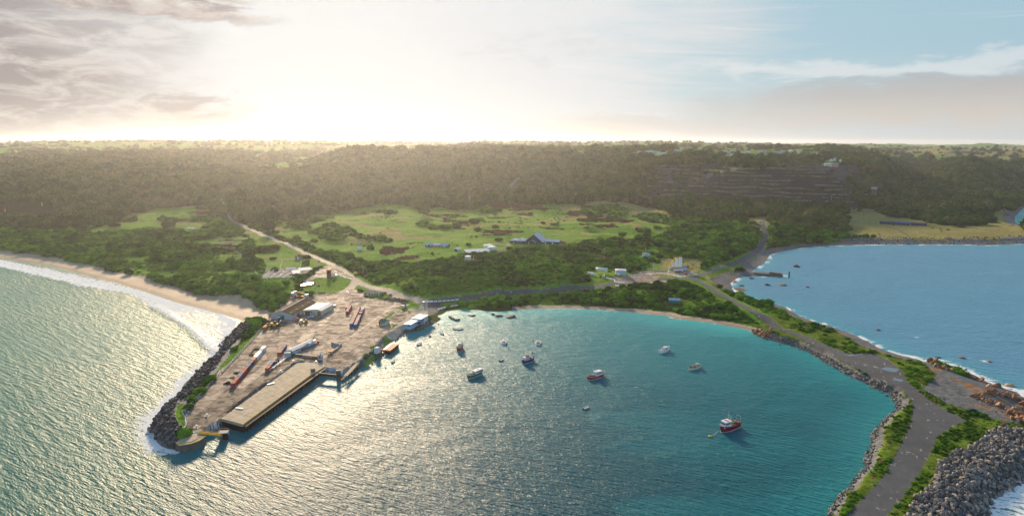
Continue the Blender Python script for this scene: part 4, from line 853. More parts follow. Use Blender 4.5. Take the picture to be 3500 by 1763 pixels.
def rect(fr, A_, B_, C_=None, depth=None, z=None):
    """origin at the corner A, x along A->B, y going away; returns loc, yaw, width, depth"""
    def g(p): return drape(fr, [p])[0] if z is None else np.append(U(fr, [p], z)[0], z)
    a, b = g(A_), g(B_); d = b[:2] - a[:2]; w = float(np.hypot(*d)); yaw = math.atan2(d[1], d[0]); zz = float(min(a[2], b[2]))
    if C_ is not None:
        c = g(C_); e = c[:2] - b[:2]; depth = float(-e[0] * math.sin(yaw) + e[1] * math.cos(yaw))
        if depth < 1: depth = float(np.hypot(*e))
        zz = min(zz, float(c[2]))
    return (float(a[0]), float(a[1]), zz), yaw, w, float(depth or w)
BYLAB = {}
def gable(name, label, cat, fr, A_, B_, C_=None, depth=None, h=3.0, rise=1.2, ridge='y', wall='white', roof='grey', over=.4, apex=.5, z=None, group=None, windows=(), doors=(), base=1.5):
    loc, yaw, w, d = rect(fr, A_, B_, C_, depth, z); t = thing(name, label, cat, loc, yaw, group)
    b = MB()
    if ridge == 'y':
        ax = w * apex; zw = [(0, -base), (w, -base), (w, h), (ax, h + rise), (0, h)]
        i = 0; b.v = [(x, 0.0, zz) for x, zz in zw] + [(x, d, zz) for x, zz in zw]; b.f = [(0, 1, 2, 3, 4), (9, 8, 7, 6, 5)] + [(k, 5 + k, 5 + (k + 1) % 5, (k + 1) % 5) for k in (0, 1, 4)]
        b.build('wall', wall, t)
        r = MB(); e1 = over * rise / max(ax, .1); e2 = over * rise / max(w - ax, .1)
        r.slab([(-over, -over, h - e1 + .12), (ax, -over, h + rise + .12), (ax, d + over, h + rise + .12), (-over, d + over, h - e1 + .12)], .12)
        r.slab([(ax + .002, -over, h + rise + .12), (w + over, -over, h - e2 + .12), (w + over, d + over, h - e2 + .12), (ax + .002, d + over, h + rise + .12)], .12)
        r.build('roof', roof, t)
    elif ridge == 'x':
        ay = d * apex; b.v = [(0., 0., -base), (0, d, -base), (0, d, h), (0, ay, h + rise), (0, 0, h), (w, 0., -base), (w, d, -base), (w, d, h), (w, ay, h + rise), (w, 0, h)]
        b.f = [(0, 1, 2, 3, 4), (9, 8, 7, 6, 5), (0, 5, 6, 1), (1, 6, 7, 2), (0, 4, 9, 5)]; b.build('wall', wall, t)
        r = MB(); e = over * rise / max(ay, .1)
        r.slab([(-over, -over, h - e + .12), (w + over, -over, h - e + .12), (w + over, ay, h + rise + .12), (-over, ay, h + rise + .12)], .12)
        r.slab([(-over, ay + .002, h + rise + .12), (w + over, ay + .002, h + rise + .12), (w + over, d + over, h - e + .12), (-over, d + over, h - e + .12)], .12)
        r.build('roof', roof, t)
    else:  # flat / hip
        b.box(0, w, 0, d, -base, h); b.build('wall', wall, t); r = MB()
        if rise > .3:
            k = min(w, d) * .42; o_ = over
            P = [(-o_, -o_, h), (w + o_, -o_, h), (w + o_, d + o_, h), (-o_, d + o_, h)]; Q = [(k, k, h + rise), (w - k, k, h + rise), (w - k, d - k, h + rise), (k, d - k, h + rise)]
            r.v = [(x, y, z_ + .02) for x, y, z_ in P] + Q; r.f = [(3, 2, 1, 0), (4, 5, 6, 7)] + [(j, (j + 1) % 4, 4 + (j + 1) % 4, 4 + j) for j in range(4)]
        else: r.box(-over, w + over, -over, d + over, h + .01, h + .22)
        r.build('roof', roof, t)
    for (side, u, zb, ww, hh) in windows: opening(t, w, d, side, u, zb, ww, hh, 'window', 'glass', fr='white')
    for (side, u, zb, ww, hh, col) in doors: opening(t, w, d, side, u, zb, ww, hh, 'door', col)
    return t, w, d
def opening(t, w, d, side, u, zb, ww, hh, nm, mat, fr=None):
    """side f (front, A-B) or r (B-C); u = centre as a fraction of the side"""
    m = MB(); f = MB()
    if side == 'f': m.box(u * w - ww / 2, u * w + ww / 2, -.06, .02, zb, zb + hh); f.box(u * w - ww / 2 - .1, u * w + ww / 2 + .1, -.045, .02, zb - .1, zb + hh + .1)
    else: m.box(w - .02, w + .06, u * d - ww / 2, u * d + ww / 2, zb, zb + hh); f.box(w - .02, w + .045, u * d - ww / 2 - .1, u * d + ww / 2 + .1, zb - .1, zb + hh + .1)
    o = m.build(nm, mat, t)
    if fr: f.build('frame', fr, o)
    return o
ORD = ['first', 'second', 'third', 'fourth', 'fifth', 'sixth', 'seventh', 'eighth', 'ninth', 'tenth', 'eleventh', 'twelfth', 'thirteenth', 'fourteenth', 'fifteenth', 'sixteenth', 'seventeenth', 'eighteenth']
# ------------------------------------------------------------------ quay: wharf deck, head platform, ramps
def quay():
    zq = 4.25
    q = U('z1', [(545, 1040), (715, 1085), (1238, 702), (1322, 652), (1310, 632), (1130, 616), (650, 975)], zq); c = q.mean(0)
    t = thing('wharf', 'long pale concrete wharf deck along the harbour side of the quay', 'wharf', (c[0], c[1], 0)); q = q - c
    MB().prism([tuple(p) for p in q], zq - 1.0, zq).build('deck', 'concrete', t)
    MB().prism([tuple(p * .985) for p in q], -1.5, zq - 1.01).build('underdeck_block', 'black', t)  # solid black block put in for the shade under the open deck
    # joints between the deck slabs: slightly raised bays so the seams read
    A_, B_, Cc, D_ = q[0], q[1], q[2], q[6]
    n = 9
    E_ = q[5]
    for k in range(n):
        a0, a1 = k / n + .002, (k + 1) / n - .002
        P = [A_ + (E_ - A_) * a0, B_ + (Cc - B_) * a0, B_ + (Cc - B_) * a1, A_ + (E_ - A_) * a1]; m_ = sum(P) / 4; P = [m_ + (p - m_) * .965 for p in P]
        MB().prism([tuple(p) for p in P], zq + .001, zq + .05).build('deck_slab', 'concrete', t)
    def edge(p0, p1, nm, w, h, z, mat, off=0.0):
        d = (p1 - p0) / np.hypot(*(p1 - p0)); nrm = np.array([d[1], -d[0]]); a = p0 + nrm * off; b = p1 + nrm * off
        return MB().bar((a[0], a[1], z), (b[0], b[1], z), w, h).build(nm, mat, t)
    edge(B_, Cc, 'kerb', .35, .35, zq + .2, 'yellow', -.3); edge(A_, B_, 'kerb', .3, .3, zq + .17, 'concrete', -.3)
    edge(B_, Cc, 'fender_rail', .7, 1.4, zq - 1.3, 'dark', .45); edge(B_, q[3], 'walkway', 1.3, .25, zq - .7, 'wood', 1.1)
    for k in range(24):
        p = B_ + (Cc - B_) * ((k + .5) / 24); d = (Cc - B_) / np.hypot(*(Cc - B_)); nrm = np.array([d[1], -d[0]])
        MB().cyl(tuple(p + nrm * 1.0), -1.5, zq - .9, .28, n=8).build('pile', 'black', t)
    for k in range(7):
        p = A_ + (B_ - A_) * ((k + .5) / 7); MB().cyl(tuple(p * .97), -1.5, zq - 1.0, .4, n=8).build('pile', 'black', t)
    for i, pt in enumerate([(1162, 785), (1072, 855), (1000, 912)]):
        p = U('z1', [pt], .3)[0]; f = thing('floating_fender', 'big black floating fender against the wharf face, ' + ['the landward one of three', 'the middle one of three', 'the seaward one of three'][i], 'fender', (p[0], p[1], .5), group='floating fenders along the wharf')
        MB().cyl((0, 0), -1.6, 1.6, 1.35, n=14, axis='x').build('fender_body', 'tyre', f, True); MB().cyl((0, 0), -.8, .8, 1.5, n=14, axis='x').build('tyre_net', 'dark', f); f.rotation_euler = (0, 0, .85)
    # slipway slot with corner posts and dark beam
    for i, (pt, lab) in enumerate([((1235, 738), 'square concrete post at the wharf corner of the slipway'), ((1424, 752), 'square concrete post at the open corner beyond the slipway beam')]):
        p = U('z1', [pt], 0)[0]; f = thing('mooring_post', lab, 'post', (p[0], p[1], 0)); MB().box(-1.3, 1.3, -1.0, 1.0, -1.5, 5.9).build('column', 'wetconcrete', f); MB().box(-1.45, 1.45, -1.15, 1.15, 5.9, 6.2).build('cap', 'concrete', f); f.rotation_euler = (0, 0, .2)
    a, b = U('z1', [(1272, 706), (1420, 722)], 3.4); o = MB().bar((a[0], a[1], 3.3), (b[0], b[1], 3.3), 1.0, 1.5).build('beam', 'dark'); o.name = 'slipway_beam'; tag(o, 'dark beam closing the slipway slot between the two posts', 'beam')
    a, b = U('z1', [(1440, 752), (1570, 655)], 2.2); f = thing('landing_stage', 'broken timber landing running back from the slipway corner to the rocks', 'landing stage', (a[0], a[1], 0)); d = b - a
    MB().bar((0, 0, 2.0), (d[0], d[1], 3.4), 1.2, .3).build('walkway', 'wood', f); MB().bar((2, 3, 3.6), (d[0] - 1, d[1] + 3, 3.8), 2.4, .3).build('apron', 'concrete', f)
    for k in range(6): MB().cyl((d[0] * (k + .5) / 6, d[1] * (k + .5) / 6), -1.5, 2.2 + .2 * k, .25, n=6).build('pile', 'black', f)
    # head platform
    q = U('z6', [(650, 1055), (745, 1122), (1000, 1078), (1180, 1010), (1322, 912), (1220, 858), (1150, 812), (915, 808), (800, 880), (720, 990)], 3.6); c = q.mean(0); q = q - c
    t2 = thing('head_platform', 'rounded concrete platform with yellow edge at the seaward head of the quay', 'platform', (c[0], c[1], 0)); MB().prism([tuple(p) for p in q], -1.5, 3.6).build('base', 'wetconcrete', t2)
    MB().prism([tuple(p * .97) for p in q], 3.602, 3.72).build('deck', 'concrete', t2); MB().prism([tuple(p * .45 + np.array([1, -1.5])) for p in q], 3.722, 3.95).build('raised_slab', 'concrete', t2)
    for i in range(4): MB().bar((*q[i], 3.8), (*q[i + 1], 3.8), .3, .3).build('edge_kerb', 'yellow', t2)
    a, b = U('z6', [(1165, 835), (1640, 890)], 3.8); d = b - a; t3 = thing('gangway', 'yellow steel gangway with handrails from the head platform to the dolphin', 'gangway', (a[0], a[1], 3.8))
    nrm = np.array([-d[1], d[0]]) / np.hypot(*d) * .7
    MB().bar((0, 0, 0), (d[0], d[1], 0), 1.5, .25).build('deck', 'yellow', t3)
    for s in (-1, 1):
        m = MB(); m.bar((*(nrm * s), 1.1), (*(d + nrm * s), 1.1), .12); m.bar((*(nrm * s), .3), (*(d + nrm * s), .3), .35)
        for k in range(15): p = d * k / 14 + nrm * s; m.bar((p[0], p[1], .1), (p[0], p[1], 1.1), .08)
        m.build('handrail', 'yellow', t3)
    p = U('z6', [(1700, 1010)], 0)[0]; t4 = thing('mooring_dolphin', 'grey concrete dolphin standing in the water past the yellow gangway', 'dolphin', (p[0], p[1] + 1.5, 0), .15)
    MB().box(-2.2, 2.2, -1.7, 1.7, 2.2, 4.0).build('cap', 'grey', t4); MB().box(-1.7, 1.7, -1.3, 1.3, -1.5, 2.2).build('stem', 'wetconcrete', t4); MB().box(-.2, 2.4, -1.95, -1.7, .6, 3.6).build('rubber_fender', 'black', t4)
    m = MB()
    for x, y in ((-2, -1.5), (2, -1.5), (2, 1.5), (-2, 1.5)): m.bar((x, y, 4), (x, y, 5.1), .08)
    m.bar((-2, 1.5, 5.1), (2, 1.5, 5.1), .08).bar((-2, -1.5, 5.1), (2, -1.5, 5.1), .08).bar((-2, -1.5, 5.1), (-2, 1.5, 5.1), .08); m.build('handrail', 'yellow', t4)
    for i, (fr, pts, lab) in enumerate([('z6', [(1255, 470), (1370, 495), (1450, 440), (1320, 420)], 'square concrete pad with white bollard beside the wharf end'), ('z6', [(1015, 722), (1125, 750), (1230, 690), (1110, 657)], 'square concrete pad with white bollard beside the head platform'),
                                        ('z4', [(430, 1060), (460, 1090), (640, 1055), (580, 1010)], 'pale concrete pad with white bollard in the grass behind the deck'), ('z4', [(1205, 1090), (1370, 1108), (1360, 1050), (1270, 1055)], 'pale concrete pad with bollard beside the grey control hut'),
                                        ('z3', [(1095, 830), (1180, 850), (1250, 820), (1180, 798)], 'concrete pad with bollard in the verge below the white rail')]):
        q = U(fr, pts, 4.05); c = q.mean(0); f = thing('bollard_pad', lab, 'bollard pad', (c[0], c[1], 4.02), group='bollard pads on the quay'); MB().prism([tuple(p - c) for p in q], -.2, .10).build('pad', 'concrete', f); MB().cyl((0, 0), .1, .8, .35, .3).cyl((0, 0), .8, 1.1, .6, .5).build('bollard', 'white', f)
    # orange pontoon berth
    q = U('z8', [(1140, 768), (1312, 800), (1600, 572), (1420, 538)], 2.4); c = q.mean(0); t5 = thing('loading_berth', 'bright orange steel loading berth with dark fender wall below the rock bank', 'jetty', (c[0], c[1], 0)); q = q - c
    MB().prism([tuple(p) for p in q], 1.8, 2.4).build('deck', 'orange', t5); MB().prism([tuple(p * .93) for p in q], -1.5, 1.798).build('underdeck_block', 'black', t5)
    d = q[2] - q[1]; nrm = np.array([d[1], -d[0]]) / np.hypot(*d)
    for k in range(14): p = q[1] + d * (k + .5) / 14 + nrm * .35; MB().box(p[0] - .3, p[0] + .3, p[1] - .3, p[1] + .3, -.8, 2.9).build('fender_post', 'black', t5)
    MB().bar((*(q[1] + nrm * .1), 2.6), (*(q[2] + nrm * .1), 2.6), .35).build('kerb', 'lightgrey', t5); MB().bar((*(q[0] - nrm * .8), 2.5), (*(q[3] - nrm * .8), 2.5), 1.5, .15).build('ramp', 'white', t5)
    w0 = U('z8', [(965, 720)], 3.6)[0] - c; MB().bar((w0[0], w0[1], 3.7), (q[0][0], q[0][1], 2.6), 1.2, .25).build('walkway', 'orange', t5); MB().bar((q[0][0], q[0][1], 2.7), (q[1][0], q[1][1], 2.7), .8, .7).build('edge_beam', 'orange', t5)
    for i, (pa, pb, lab) in enumerate([((1131, 796), (1142, 803), 'low dark stone groyne at the small boat ramp'), ((1143, 805), (1156, 803), 'short broken dark groyne lying off the boat ramp')]):
        a, b = U('D', [pa, pb], .5); d = b - a; o = MB().bar((0, 0, 0), (d[0], d[1], 0), 2.0, 1.6).build('groyne', 'rock'); o.location = (a[0], a[1], .3); tag(o, lab, 'groyne')
quay()
def puddles():
    m, T, b, o = new_mat('puddle_water'); b.inputs['Base Color'].default_value = (.10, .13, .16, 1); b.inputs['Roughness'].default_value = .04; b.inputs['Specular IOR Level'].default_value = .9
    for (fr, x, y, rx, ry, lab) in [('C', 868, 318, 5.0, 4.0, 'wide round puddle on the gravel lay-by beside the causeway'), ('C', 922, 388, 2.8, 2.4, 'small puddle where the lay-by narrows towards the road'), ('C', 610, 222, 5.0, 1.2, 'long thin puddle along the road edge at the lay-by start')]:
        q = drape(fr, [(x, y)])[0]; n = 26; P = [(rx * (1 + .18 * math.sin(3 * a) + .1 * math.sin(5 * a + x)) * math.cos(a), ry * (1 + .15 * math.cos(4 * a)) * math.sin(a), 0) for a in [2 * math.pi * i / n for i in range(n)]]
        z = float(max(gz(q[0] + p[0], q[1] + p[1]) for p in P)) + .02; k = MB().poly(P).build('puddle', m); k.location = (q[0], q[1], z); tag(k, lab, 'puddle')
puddles()
# ------------------------------------------------------------------ shipping containers
def make_container(col, name='shipping_container'):
    L, W, Hh = 6.06, 2.44, 2.59
    t = bpy.data.objects.new(name, None); COL.objects.link(t)
    n = 16; zz = []
    for k in range(n + 1): zz += [(k / n * (L - .3) + .15, (k % 2) * .05)]
    m = MB(); i = 0
    for s in (0, 1):
        y0 = .06 if s == 0 else W - .06; sg = 1 if s == 0 else -1
        for k in range(n):
            (xa, da), (xb, db) = zz[k], zz[k + 1]; m.poly([(xa, y0 + sg * da, .15), (xb, y0 + sg * db, .15), (xb, y0 + sg * db, Hh - .12), (xa, y0 + sg * da, Hh - .12)])
    m.box(L - .12, L - .04, .1, W - .1, .12, Hh - .1); m.build('side_panels', col, t)
    r = MB()
    for k in range(12): xa = .1 + k * (L - .2) / 12; r.slab([(xa, .08, Hh - .05 - (k % 2) * .04), (xa + (L - .2) / 12, .08, Hh - .05 - (k % 2) * .04), (xa + (L - .2) / 12, W - .08, Hh - .05 - (k % 2) * .04), (xa, W - .08, Hh - .05 - (k % 2) * .04)], .05)
    r.build('roof', col, t)
    f = MB()
    for x in (0, L - .16):
        for y in (0, W - .16): f.box(x, x + .16, y, y + .16, 0, Hh)
    for y in (0, W - .1): f.box(.16, L - .16, y, y + .1, 0, .16); f.box(.16, L - .16, y, y + .1, Hh - .1, Hh)
    for x in (0, L - .1): f.box(x, x + .1, .16, W - .16, 0, .16); f.box(x, x + .1, .16, W - .16, Hh - .1, Hh)
    f.build('frame', col, t)
    for s in (0, 1):
        y0 = .17 + s * (W / 2 - .17); d = MB().box(.03, .10, y0, y0 + W / 2 - .20, .18, Hh - .12).build('door', col, t)
        MB().bar((0.0, y0 + .3, .2), (0.0, y0 + .3, Hh - .2), .06).bar((0.0, y0 + .7, .2), (0.0, y0 + .7, Hh - .2), .06).build('lock_bar', 'lightgrey', d)
    return t
CP = {}
CWORD = {'red': 'red', 'blue': 'blue', 'darkblue': 'dark blue', 'orange': 'orange', 'white': 'white', 'lightgrey': 'pale grey', 'purple': 'purplish blue', 'maroon': 'deep red'}
def container(col, x, y, z, yaw, label, group, s=1.0):
    if col not in CP: CP[col] = o = make_container(col)
    else: o = copy_tree(CP[col])
    o.location = (x, y, z); o.rotation_euler = (0, 0, yaw); o.scale = (s, s, s); return tag(o, label, 'shipping container', group)
row1 = U('z3', [(252, 1140), (893, 370)], 4.0); ydir = row1[1] - row1[0]; YL = float(np.hypot(*ydir)); YAW = math.atan2(ydir[1], ydir[0]); uy = ydir / YL; ux = np.array([uy[1], -uy[0]])
print('container pitch', YL / 12)
CS = (YL / 12) / 6.2
def crow(start, cols, rowname, pitch=None, fromend='seaward'):
    for k, c in enumerate(cols):
        if c is None: continue
        i, cc = (k, c) if not isinstance(c, tuple) else c
        p = start + uy * (YL / 12) * i - ux * 2.44 * CS
        nm = CWORD[cc]; same = [j for j, q in enumerate(cols) if (q if not isinstance(q, tuple) else q[1]) == cc]; w = '' if len(same) == 1 else ORD[same.index(k)] + ' '
        lab = ('the ' + w + nm + ' shipping container from the ' + fromend + ' end of ' + rowname) if w else ('the only ' + nm + ' shipping container in ' + rowname)
        # local y of the container points to the west when x runs inland
        container(cc, p[0] + ux[0] * 2.44 * CS, p[1] + ux[1] * 2.44 * CS, 4.02, YAW, lab, 'shipping containers in ' + rowname, CS)
crow(row1[0], ['red', 'red', 'blue', 'red', 'maroon', 'blue', 'darkblue', 'orange', 'white', 'white', 'lightgrey', 'white'], 'the long ocean-side line')
crow(U('z4', [(105, 862)], 4)[0], ['red', 'darkblue', 'purple'], 'the row behind the office')
crow(U('z2', [(246, 1020)], 4)[0], ['red', 'blue'], 'the pair by the pipe rail')
crow(U('N', [(408, 1005)], 4)[0], ['blue', 'red', 'darkblue', 'red', 'orange', 'blue', 'red', 'purple', 'maroon'], 'the longest northern line')
crow(U('N', [(512, 1025)], 4)[0], ['blue', 'blue', 'orange', 'blue', 'darkblue', (5.75, 'red'), (7.2, 'blue'), (8.2, 'lightgrey')], 'the gapped line facing the hut')
crow(U('N', [(302, 692)], 4)[0], ['red', 'blue', 'red', 'maroon'], 'the gate block of four')
crow(U('N', [(296, 596)], 4)[0], ['red', 'purple', 'darkblue'], 'the row behind the gate block')
p = U('z2', [(206, 521)], 4)[0]; container('orange', p[0], p[1], 4.02, YAW, 'lone orange shipping container beside the ocean bank near the mossy shed', 'single containers', CS)
p = U('z4', [(1400, 425)], 4)[0]; container('red', p[0], p[1], 4.02, YAW + .1, 'small bright red container standing past the striped tank', 'single containers', CS * .55)
# open dark rack
p = U('z3', [(1110, 680)], 4)[0]; t = thing('flat_rack', 'dark open flat rack loaded with scrap next to the blue container', 'flat rack', (p[0], p[1], 4.0), YAW)
MB().box(0, 5.4, 0, 2.3, .1, .4).build('base', 'dark', t)
for x in (0, 5.2): MB().box(x, x + .2, 0, 2.3, .4, 1.9).build('end_frame', 'dark', t)
m = MB()
for k in range(14): a = (random.uniform(.4, 4.8), random.uniform(.3, 2), random.uniform(.5, 1.6)); m.bar(a, (a[0] + random.uniform(-.8, .8), a[1] + random.uniform(-.4, .4), a[2] + random.uniform(-.3, .3)), .3)
m.build('load', 'lightgrey', t)
# ------------------------------------------------------------------ buildings of the port
def port_buildings():
    h = zat('X', (225, 945), 145, z=4)
    t, w, d = gable('mossy_shed', 'big old corrugated shed with moss-covered roof and green doors', 'shed', 'X', (225, 948), (865, 968), (1185, 560), h=h, rise=h * .72, wall='lightgrey', roof='moss', z=4, over=.5, )
    MB().box(w * .37, w * .485, -.12, .02, 0, h * .85).build('door', 'teal', t); MB().box(w * .49, w * .61, -.12, .02, 0, h * .85).build('door', 'teal', t)
    for s in (0, 1):
        for k in range(11):
            y = d * (k + .6) / 11.5; x0, x1 = (w * .10, w * .22) if s == 0 else (w * .78, w * .90); ax = w / 2
            zf = lambda x: h + h * .72 * (1 - abs(x - ax) / ax) + .16
            MB().slab([(x0, y, zf(x0)), (x1, y, zf(x1)), (x1, y + 1.1, zf(x1)), (x0, y + 1.1, zf(x0))], .05).build('roof_sheet', 'brownroof' if k % 3 else 'concrete', t)
    MB().bar((w / 2, -.4, h * 1.72 + .22), (w / 2, d + .4, h * 1.72 + .22), .5, .15).build('ridge_cap', 'lightgrey', t)
    for k in range(9): MB().box(w - .02, w + .08, d * (k + .5) / 9 - .15, d * (k + .5) / 9 + .15, 0, h).build('buttress', 'grey', t)
    for k in range(14): MB().box(w * (k + .5) / 14 - .05, w * (k + .5) / 14 + .05, -.05, .01, .1, h * .99).build('wall_rib', 'grey', t)
    h = zat('X', (1720, 850), 145, z=4)
    t, w, d = gable('pale_shed', 'pale iron shed with ribbed light roof and open bays facing the yard', 'shed', 'X', (1185, 828), (1708, 852), (2062, 648), h=h, rise=h * .28, apex=.78, wall='cream', roof='lightgrey', z=4, over=.4)
    MB().box(w * .10, w * .48, -.12, .02, 0, h * .78).build('open_bay', 'black', t); MB().box(w * .77, w * .97, -.12, .02, 0, h * .88).build('door', 'brownroof', t)
    MB().cyl((w * .22, 1.3), -.3, .02, .9, n=12, axis='y').build('reel', 'teal', t)
    for k in range(8):
        y = d * (k + .1) / 8; f_ = lambda x: h + h * .28 * (x / (w * .78) if x < w * .78 else (w - x) / (w * .22)) + .15
        MB().slab([(.2, y, f_(.2)), (w * .77, y, f_(w * .77)), (w * .77, y + d * .045, f_(w * .77)), (.2, y + d * .045, f_(.2))], .04).build('roof_sheet', 'zinc' if k % 2 else 'pink', t)
        MB().slab([(w * .80, y, f_(w * .80)), (w * .99, y, f_(w * .99)), (w * .99, y + d * .05, f_(w * .99)), (w * .80, y + d * .05, f_(w * .80))], .04).build('roof_sheet', 'white', t)
        MB().box(w - .02, w + .06, y, y + .15, 0, h).build('wall_rib', 'lightgrey', t)
    h = zat('z4', (505, 822), 138, z=4)
    t, w, d = gable('port_office', 'long narrow pale blue office building with grey roof in mid yard', 'office', 'z4', (292, 800), (507, 824), (1092, 432), h=h * .93, rise=.7, wall='skyblue', roof='lightgrey', z=4, over=.25, windows=[('f', .85, 1.6, 1.0, 1.0), ('r', .18, 1.9, 3.0, .5), ('r', .62, .6, 1.3, 2.6), ('r', .75, 1.3, 1.4, 1.2), ('r', .86, 1.3, 1.4, 1.2)])
    p = U('z4', [(297, 905)], 4)[0]; h = zat('z4', (297, 905), 130, z=4); r = 100 / 9.984 / FPX * math.hypot(p[0], p[1]) * 1.05
    t = thing('water_tank', 'round pale blue water tank at the end of the port office', 'tank', (p[0], p[1] + r, 4.0)); MB().cyl((0, 0), 0, h, r, n=20).build('tank_body', 'ltblue', t, False); MB().cyl((0, 0), h, h + .4, r + .05, r * .25, 20).build('lid', 'lightgrey', t)
    for k in range(3): MB().cyl((0, 0), h * (k + .7) / 3.6, h * (k + .7) / 3.6 + .1, r + .05, n=20).build('hoop', 'grey', t)
    # club building
    h = zat('W', (1650, 1290), 85, z=4)
    t, w, d = gable('club_building', 'pale blue flat-roofed waterfront building above the rock bank', 'building', 'W', (1478, 1280), (1652, 1296), (1806, 1160), h=h, rise=0, ridge='flat', wall='skyblue', roof='white', z=4, windows=[('f', .72, 1.0, 2.8, 1.5), ('r', .12, 1.2, 1.6, 1.3), ('r', .32, 1.2, 1.6, 1.3), ('r', .55, 1.2, 1.6, 1.3)])
    MB().box(-.5, w + 2.0, d + .01, d * 1.9, -1, h * 1.35).build('rear_hall', 'lightgrey', t); MB().box(-.8, w + 2.3, d - .1, d * 1.9 + .3, h * 1.351, h * 1.351 + .2).build('rear_roof', 'white', t); MB().box(w + 2.0, w + 2.06, d + .5, d * 1.3, .2, h * 1.2).build('blue_panel', 'blue', t)
    MB().cyl((w * .4, d * .5), h + .2, h + 2.6, .1, n=6).build('flue', 'grey', t)
    h = zat('W', (930, 1238), 85, z=4)
    t, w, d = gable('gate_hut', 'small cream hut with half green, half brown roof at the yard edge', 'hut', 'W', (775, 1222), (932, 1240), (1032, 1172), h=h, rise=1.6, ridge='x', wall='cream', roof='brownroof', z=4, windows=[('f', .52, 1.0, .9, 1.0), ('r', .5, 1.2, 1.4, .8)], doors=[('f', .10, 0, 1.0, 2.2, 'dark')])
    ay = d / 2; f1 = [(w * .48, -.45, h - .05), (w + .42, -.45, h - .05), (w + .42, ay, h + 1.6 + .2), (w * .48, ay, h + 1.6 + .2)]; MB().slab([(a, b, c + .03) for a, b, c in f1], .03).build('green_roof_sheet', 'teal', t)
    MB().slab([(w * .48, ay, h + 1.83), (w + .42, ay, h + 1.83), (w + .42, d + .42, h - .02), (w * .48, d + .42, h - .02)], .03).build('green_roof_sheet', 'teal', t); MB().box(-1.5, .6, -1.4, -.2, 0, .5).build('step', 'yellow', t)
    h = zat('W', (625, 418), 85)
    t, w, d = gable('cream_house', 'cream bungalow with pale tiled roof above the green bank', 'house', 'W', (345, 395), (628, 420), (760, 330), h=h, rise=1.9, ridge='hip', wall='cream', roof='concrete', over=.7, windows=[('f', .22, .9, 2.0, 1.5), ('f', .58, .9, 1.6, 1.4), ('f', .85, .9, 1.5, 1.4)])
    t, w, d = gable('cream_house_wing', 'lower cream wing joined to the east end of the bungalow', 'house', 'W', (640, 400), (790, 414), (872, 366), h=h * .92, rise=1.2, ridge='hip', wall='cream', roof='concrete', over=.6, windows=[('f', .6, .8, 2.2, 1.7), ('r', .25, .8, 1.8, 1.7), ('r', .75, .8, 1.8, 1.7)])
    h = zat('z8', (895, 812), 110, z=4)
    t, w, d = gable('pump_kiosk', 'white cube-shaped kiosk at the head of the orange berth', 'kiosk', 'z8', (785, 800), (895, 814), (960, 765), h=h, rise=0, ridge='flat', wall='white', roof='ltblue', z=4, over=.05)
    h = zat('z4', (1510, 998), 165, z=4)
    t, w, d = gable('control_hut', 'narrow grey control hut beside the wharf light mast', 'hut', 'z4', (1370, 990), (1500, 1002), (1530, 975), h=h, rise=0, ridge='flat', wall='lightgrey', roof='grey', z=4, over=.06, windows=[('f', .5, h * .35, w_f(1.2), 1.3)])
    MB().cyl((w / 2, d / 2), h + .2, h + 1.3, .5, n=10).build('ventilator', 'grey', t)
    # low kerb walls round the ramp square
    for fr, a, b, mtr, lab, hh in [('z4', (500, 835), (850, 880), 'wetconcrete', 'low concrete wall from the tank end of the office to the orange barrier', 1.3), ('z4', (850, 880), (1180, 925), 'pink', 'salmon-coloured low barrier wall in the middle of the wharf square', 1.3), ('z4', (1180, 930), (1370, 955), 'rust', 'rust-red low barrier wall ending at the control hut', 1.3),
                               ('z4', (1820, 480), (2090, 530), 'grey', 'grey walled trough at the inland corner of the wharf square', 2.0), ('z4', (2070, 560), (2180, 490), 'grey', 'short grey ramp wall joining the trough', 1.5), ('z4', (1700, 870), (2060, 600), 'pink', 'pinkish low wall behind the yellow lifting frame', 1.2),
                               ('z3', (545, 490), (640, 380), 'wood', 'dark low wall on the ocean side of the sand bunker', 1.0), ('z3', (545, 492), (630, 490), 'wood', 'dark short wall across the seaward end of the sand bunker', 1.0), ('z3', (640, 375), (740, 378), 'wood', 'dark short wall across the inland end of the sand bunker', 1.0)]:
        p, q = U(fr, [a, b], 4.0); o = MB().bar((0, 0, hh / 2), (q[0] - p[0], q[1] - p[1], hh / 2), .5, hh).build('barrier_wall', mtr); o.location = (p[0], p[1], 4.0); tag(o, lab, 'wall')
    # tank trailers
    p, q = U('z4', [(985, 605), (1165, 500)], 4.0)
    for i, (pa, pb, c, lab) in enumerate([((975, 610), (1160, 500), 'ltblue', 'pale blue tank container lying beside the port office'), ((1170, 520), (1280, 420), 'white', 'red and white tank container behind the pale blue one')]):
        a, b = U('z4', [pa, pb], 4.0); d = b - a; L = float(np.hypot(*d)); t = thing('tank_container', lab, 'tank', (a[0], a[1], 4.0), math.atan2(d[1], d[0]))
        MB().cyl((0, 1.7), .4, L - .4, 1.25, n=16, axis='x').build('tank_body', c, t, True); m = MB()
        for x in (0, L): 
            for y in (-1.25, 1.25): m.bar((x, y, .2), (x, y, 3), .15)
            m.bar((x, -1.25, 3), (x, 1.25, 3), .15)
        m.bar((0, -1.25, .3), (L, -1.25, .3), .3).bar((0, 1.25, .3), (L, 1.25, .3), .3).build('frame', 'blue' if i == 0 else 'red', t)
    a, b = U('z4', [(790, 690), (920, 615)], 4.0); o = MB().bar((0, 0, .7), (b[0] - a[0], b[1] - a[1], .7), 1.0, 1.4).build('barrier_block', 'red'); o.location = (a[0], a[1], 4); tag(o, 'row of red plastic barriers along the office wall', 'barrier')
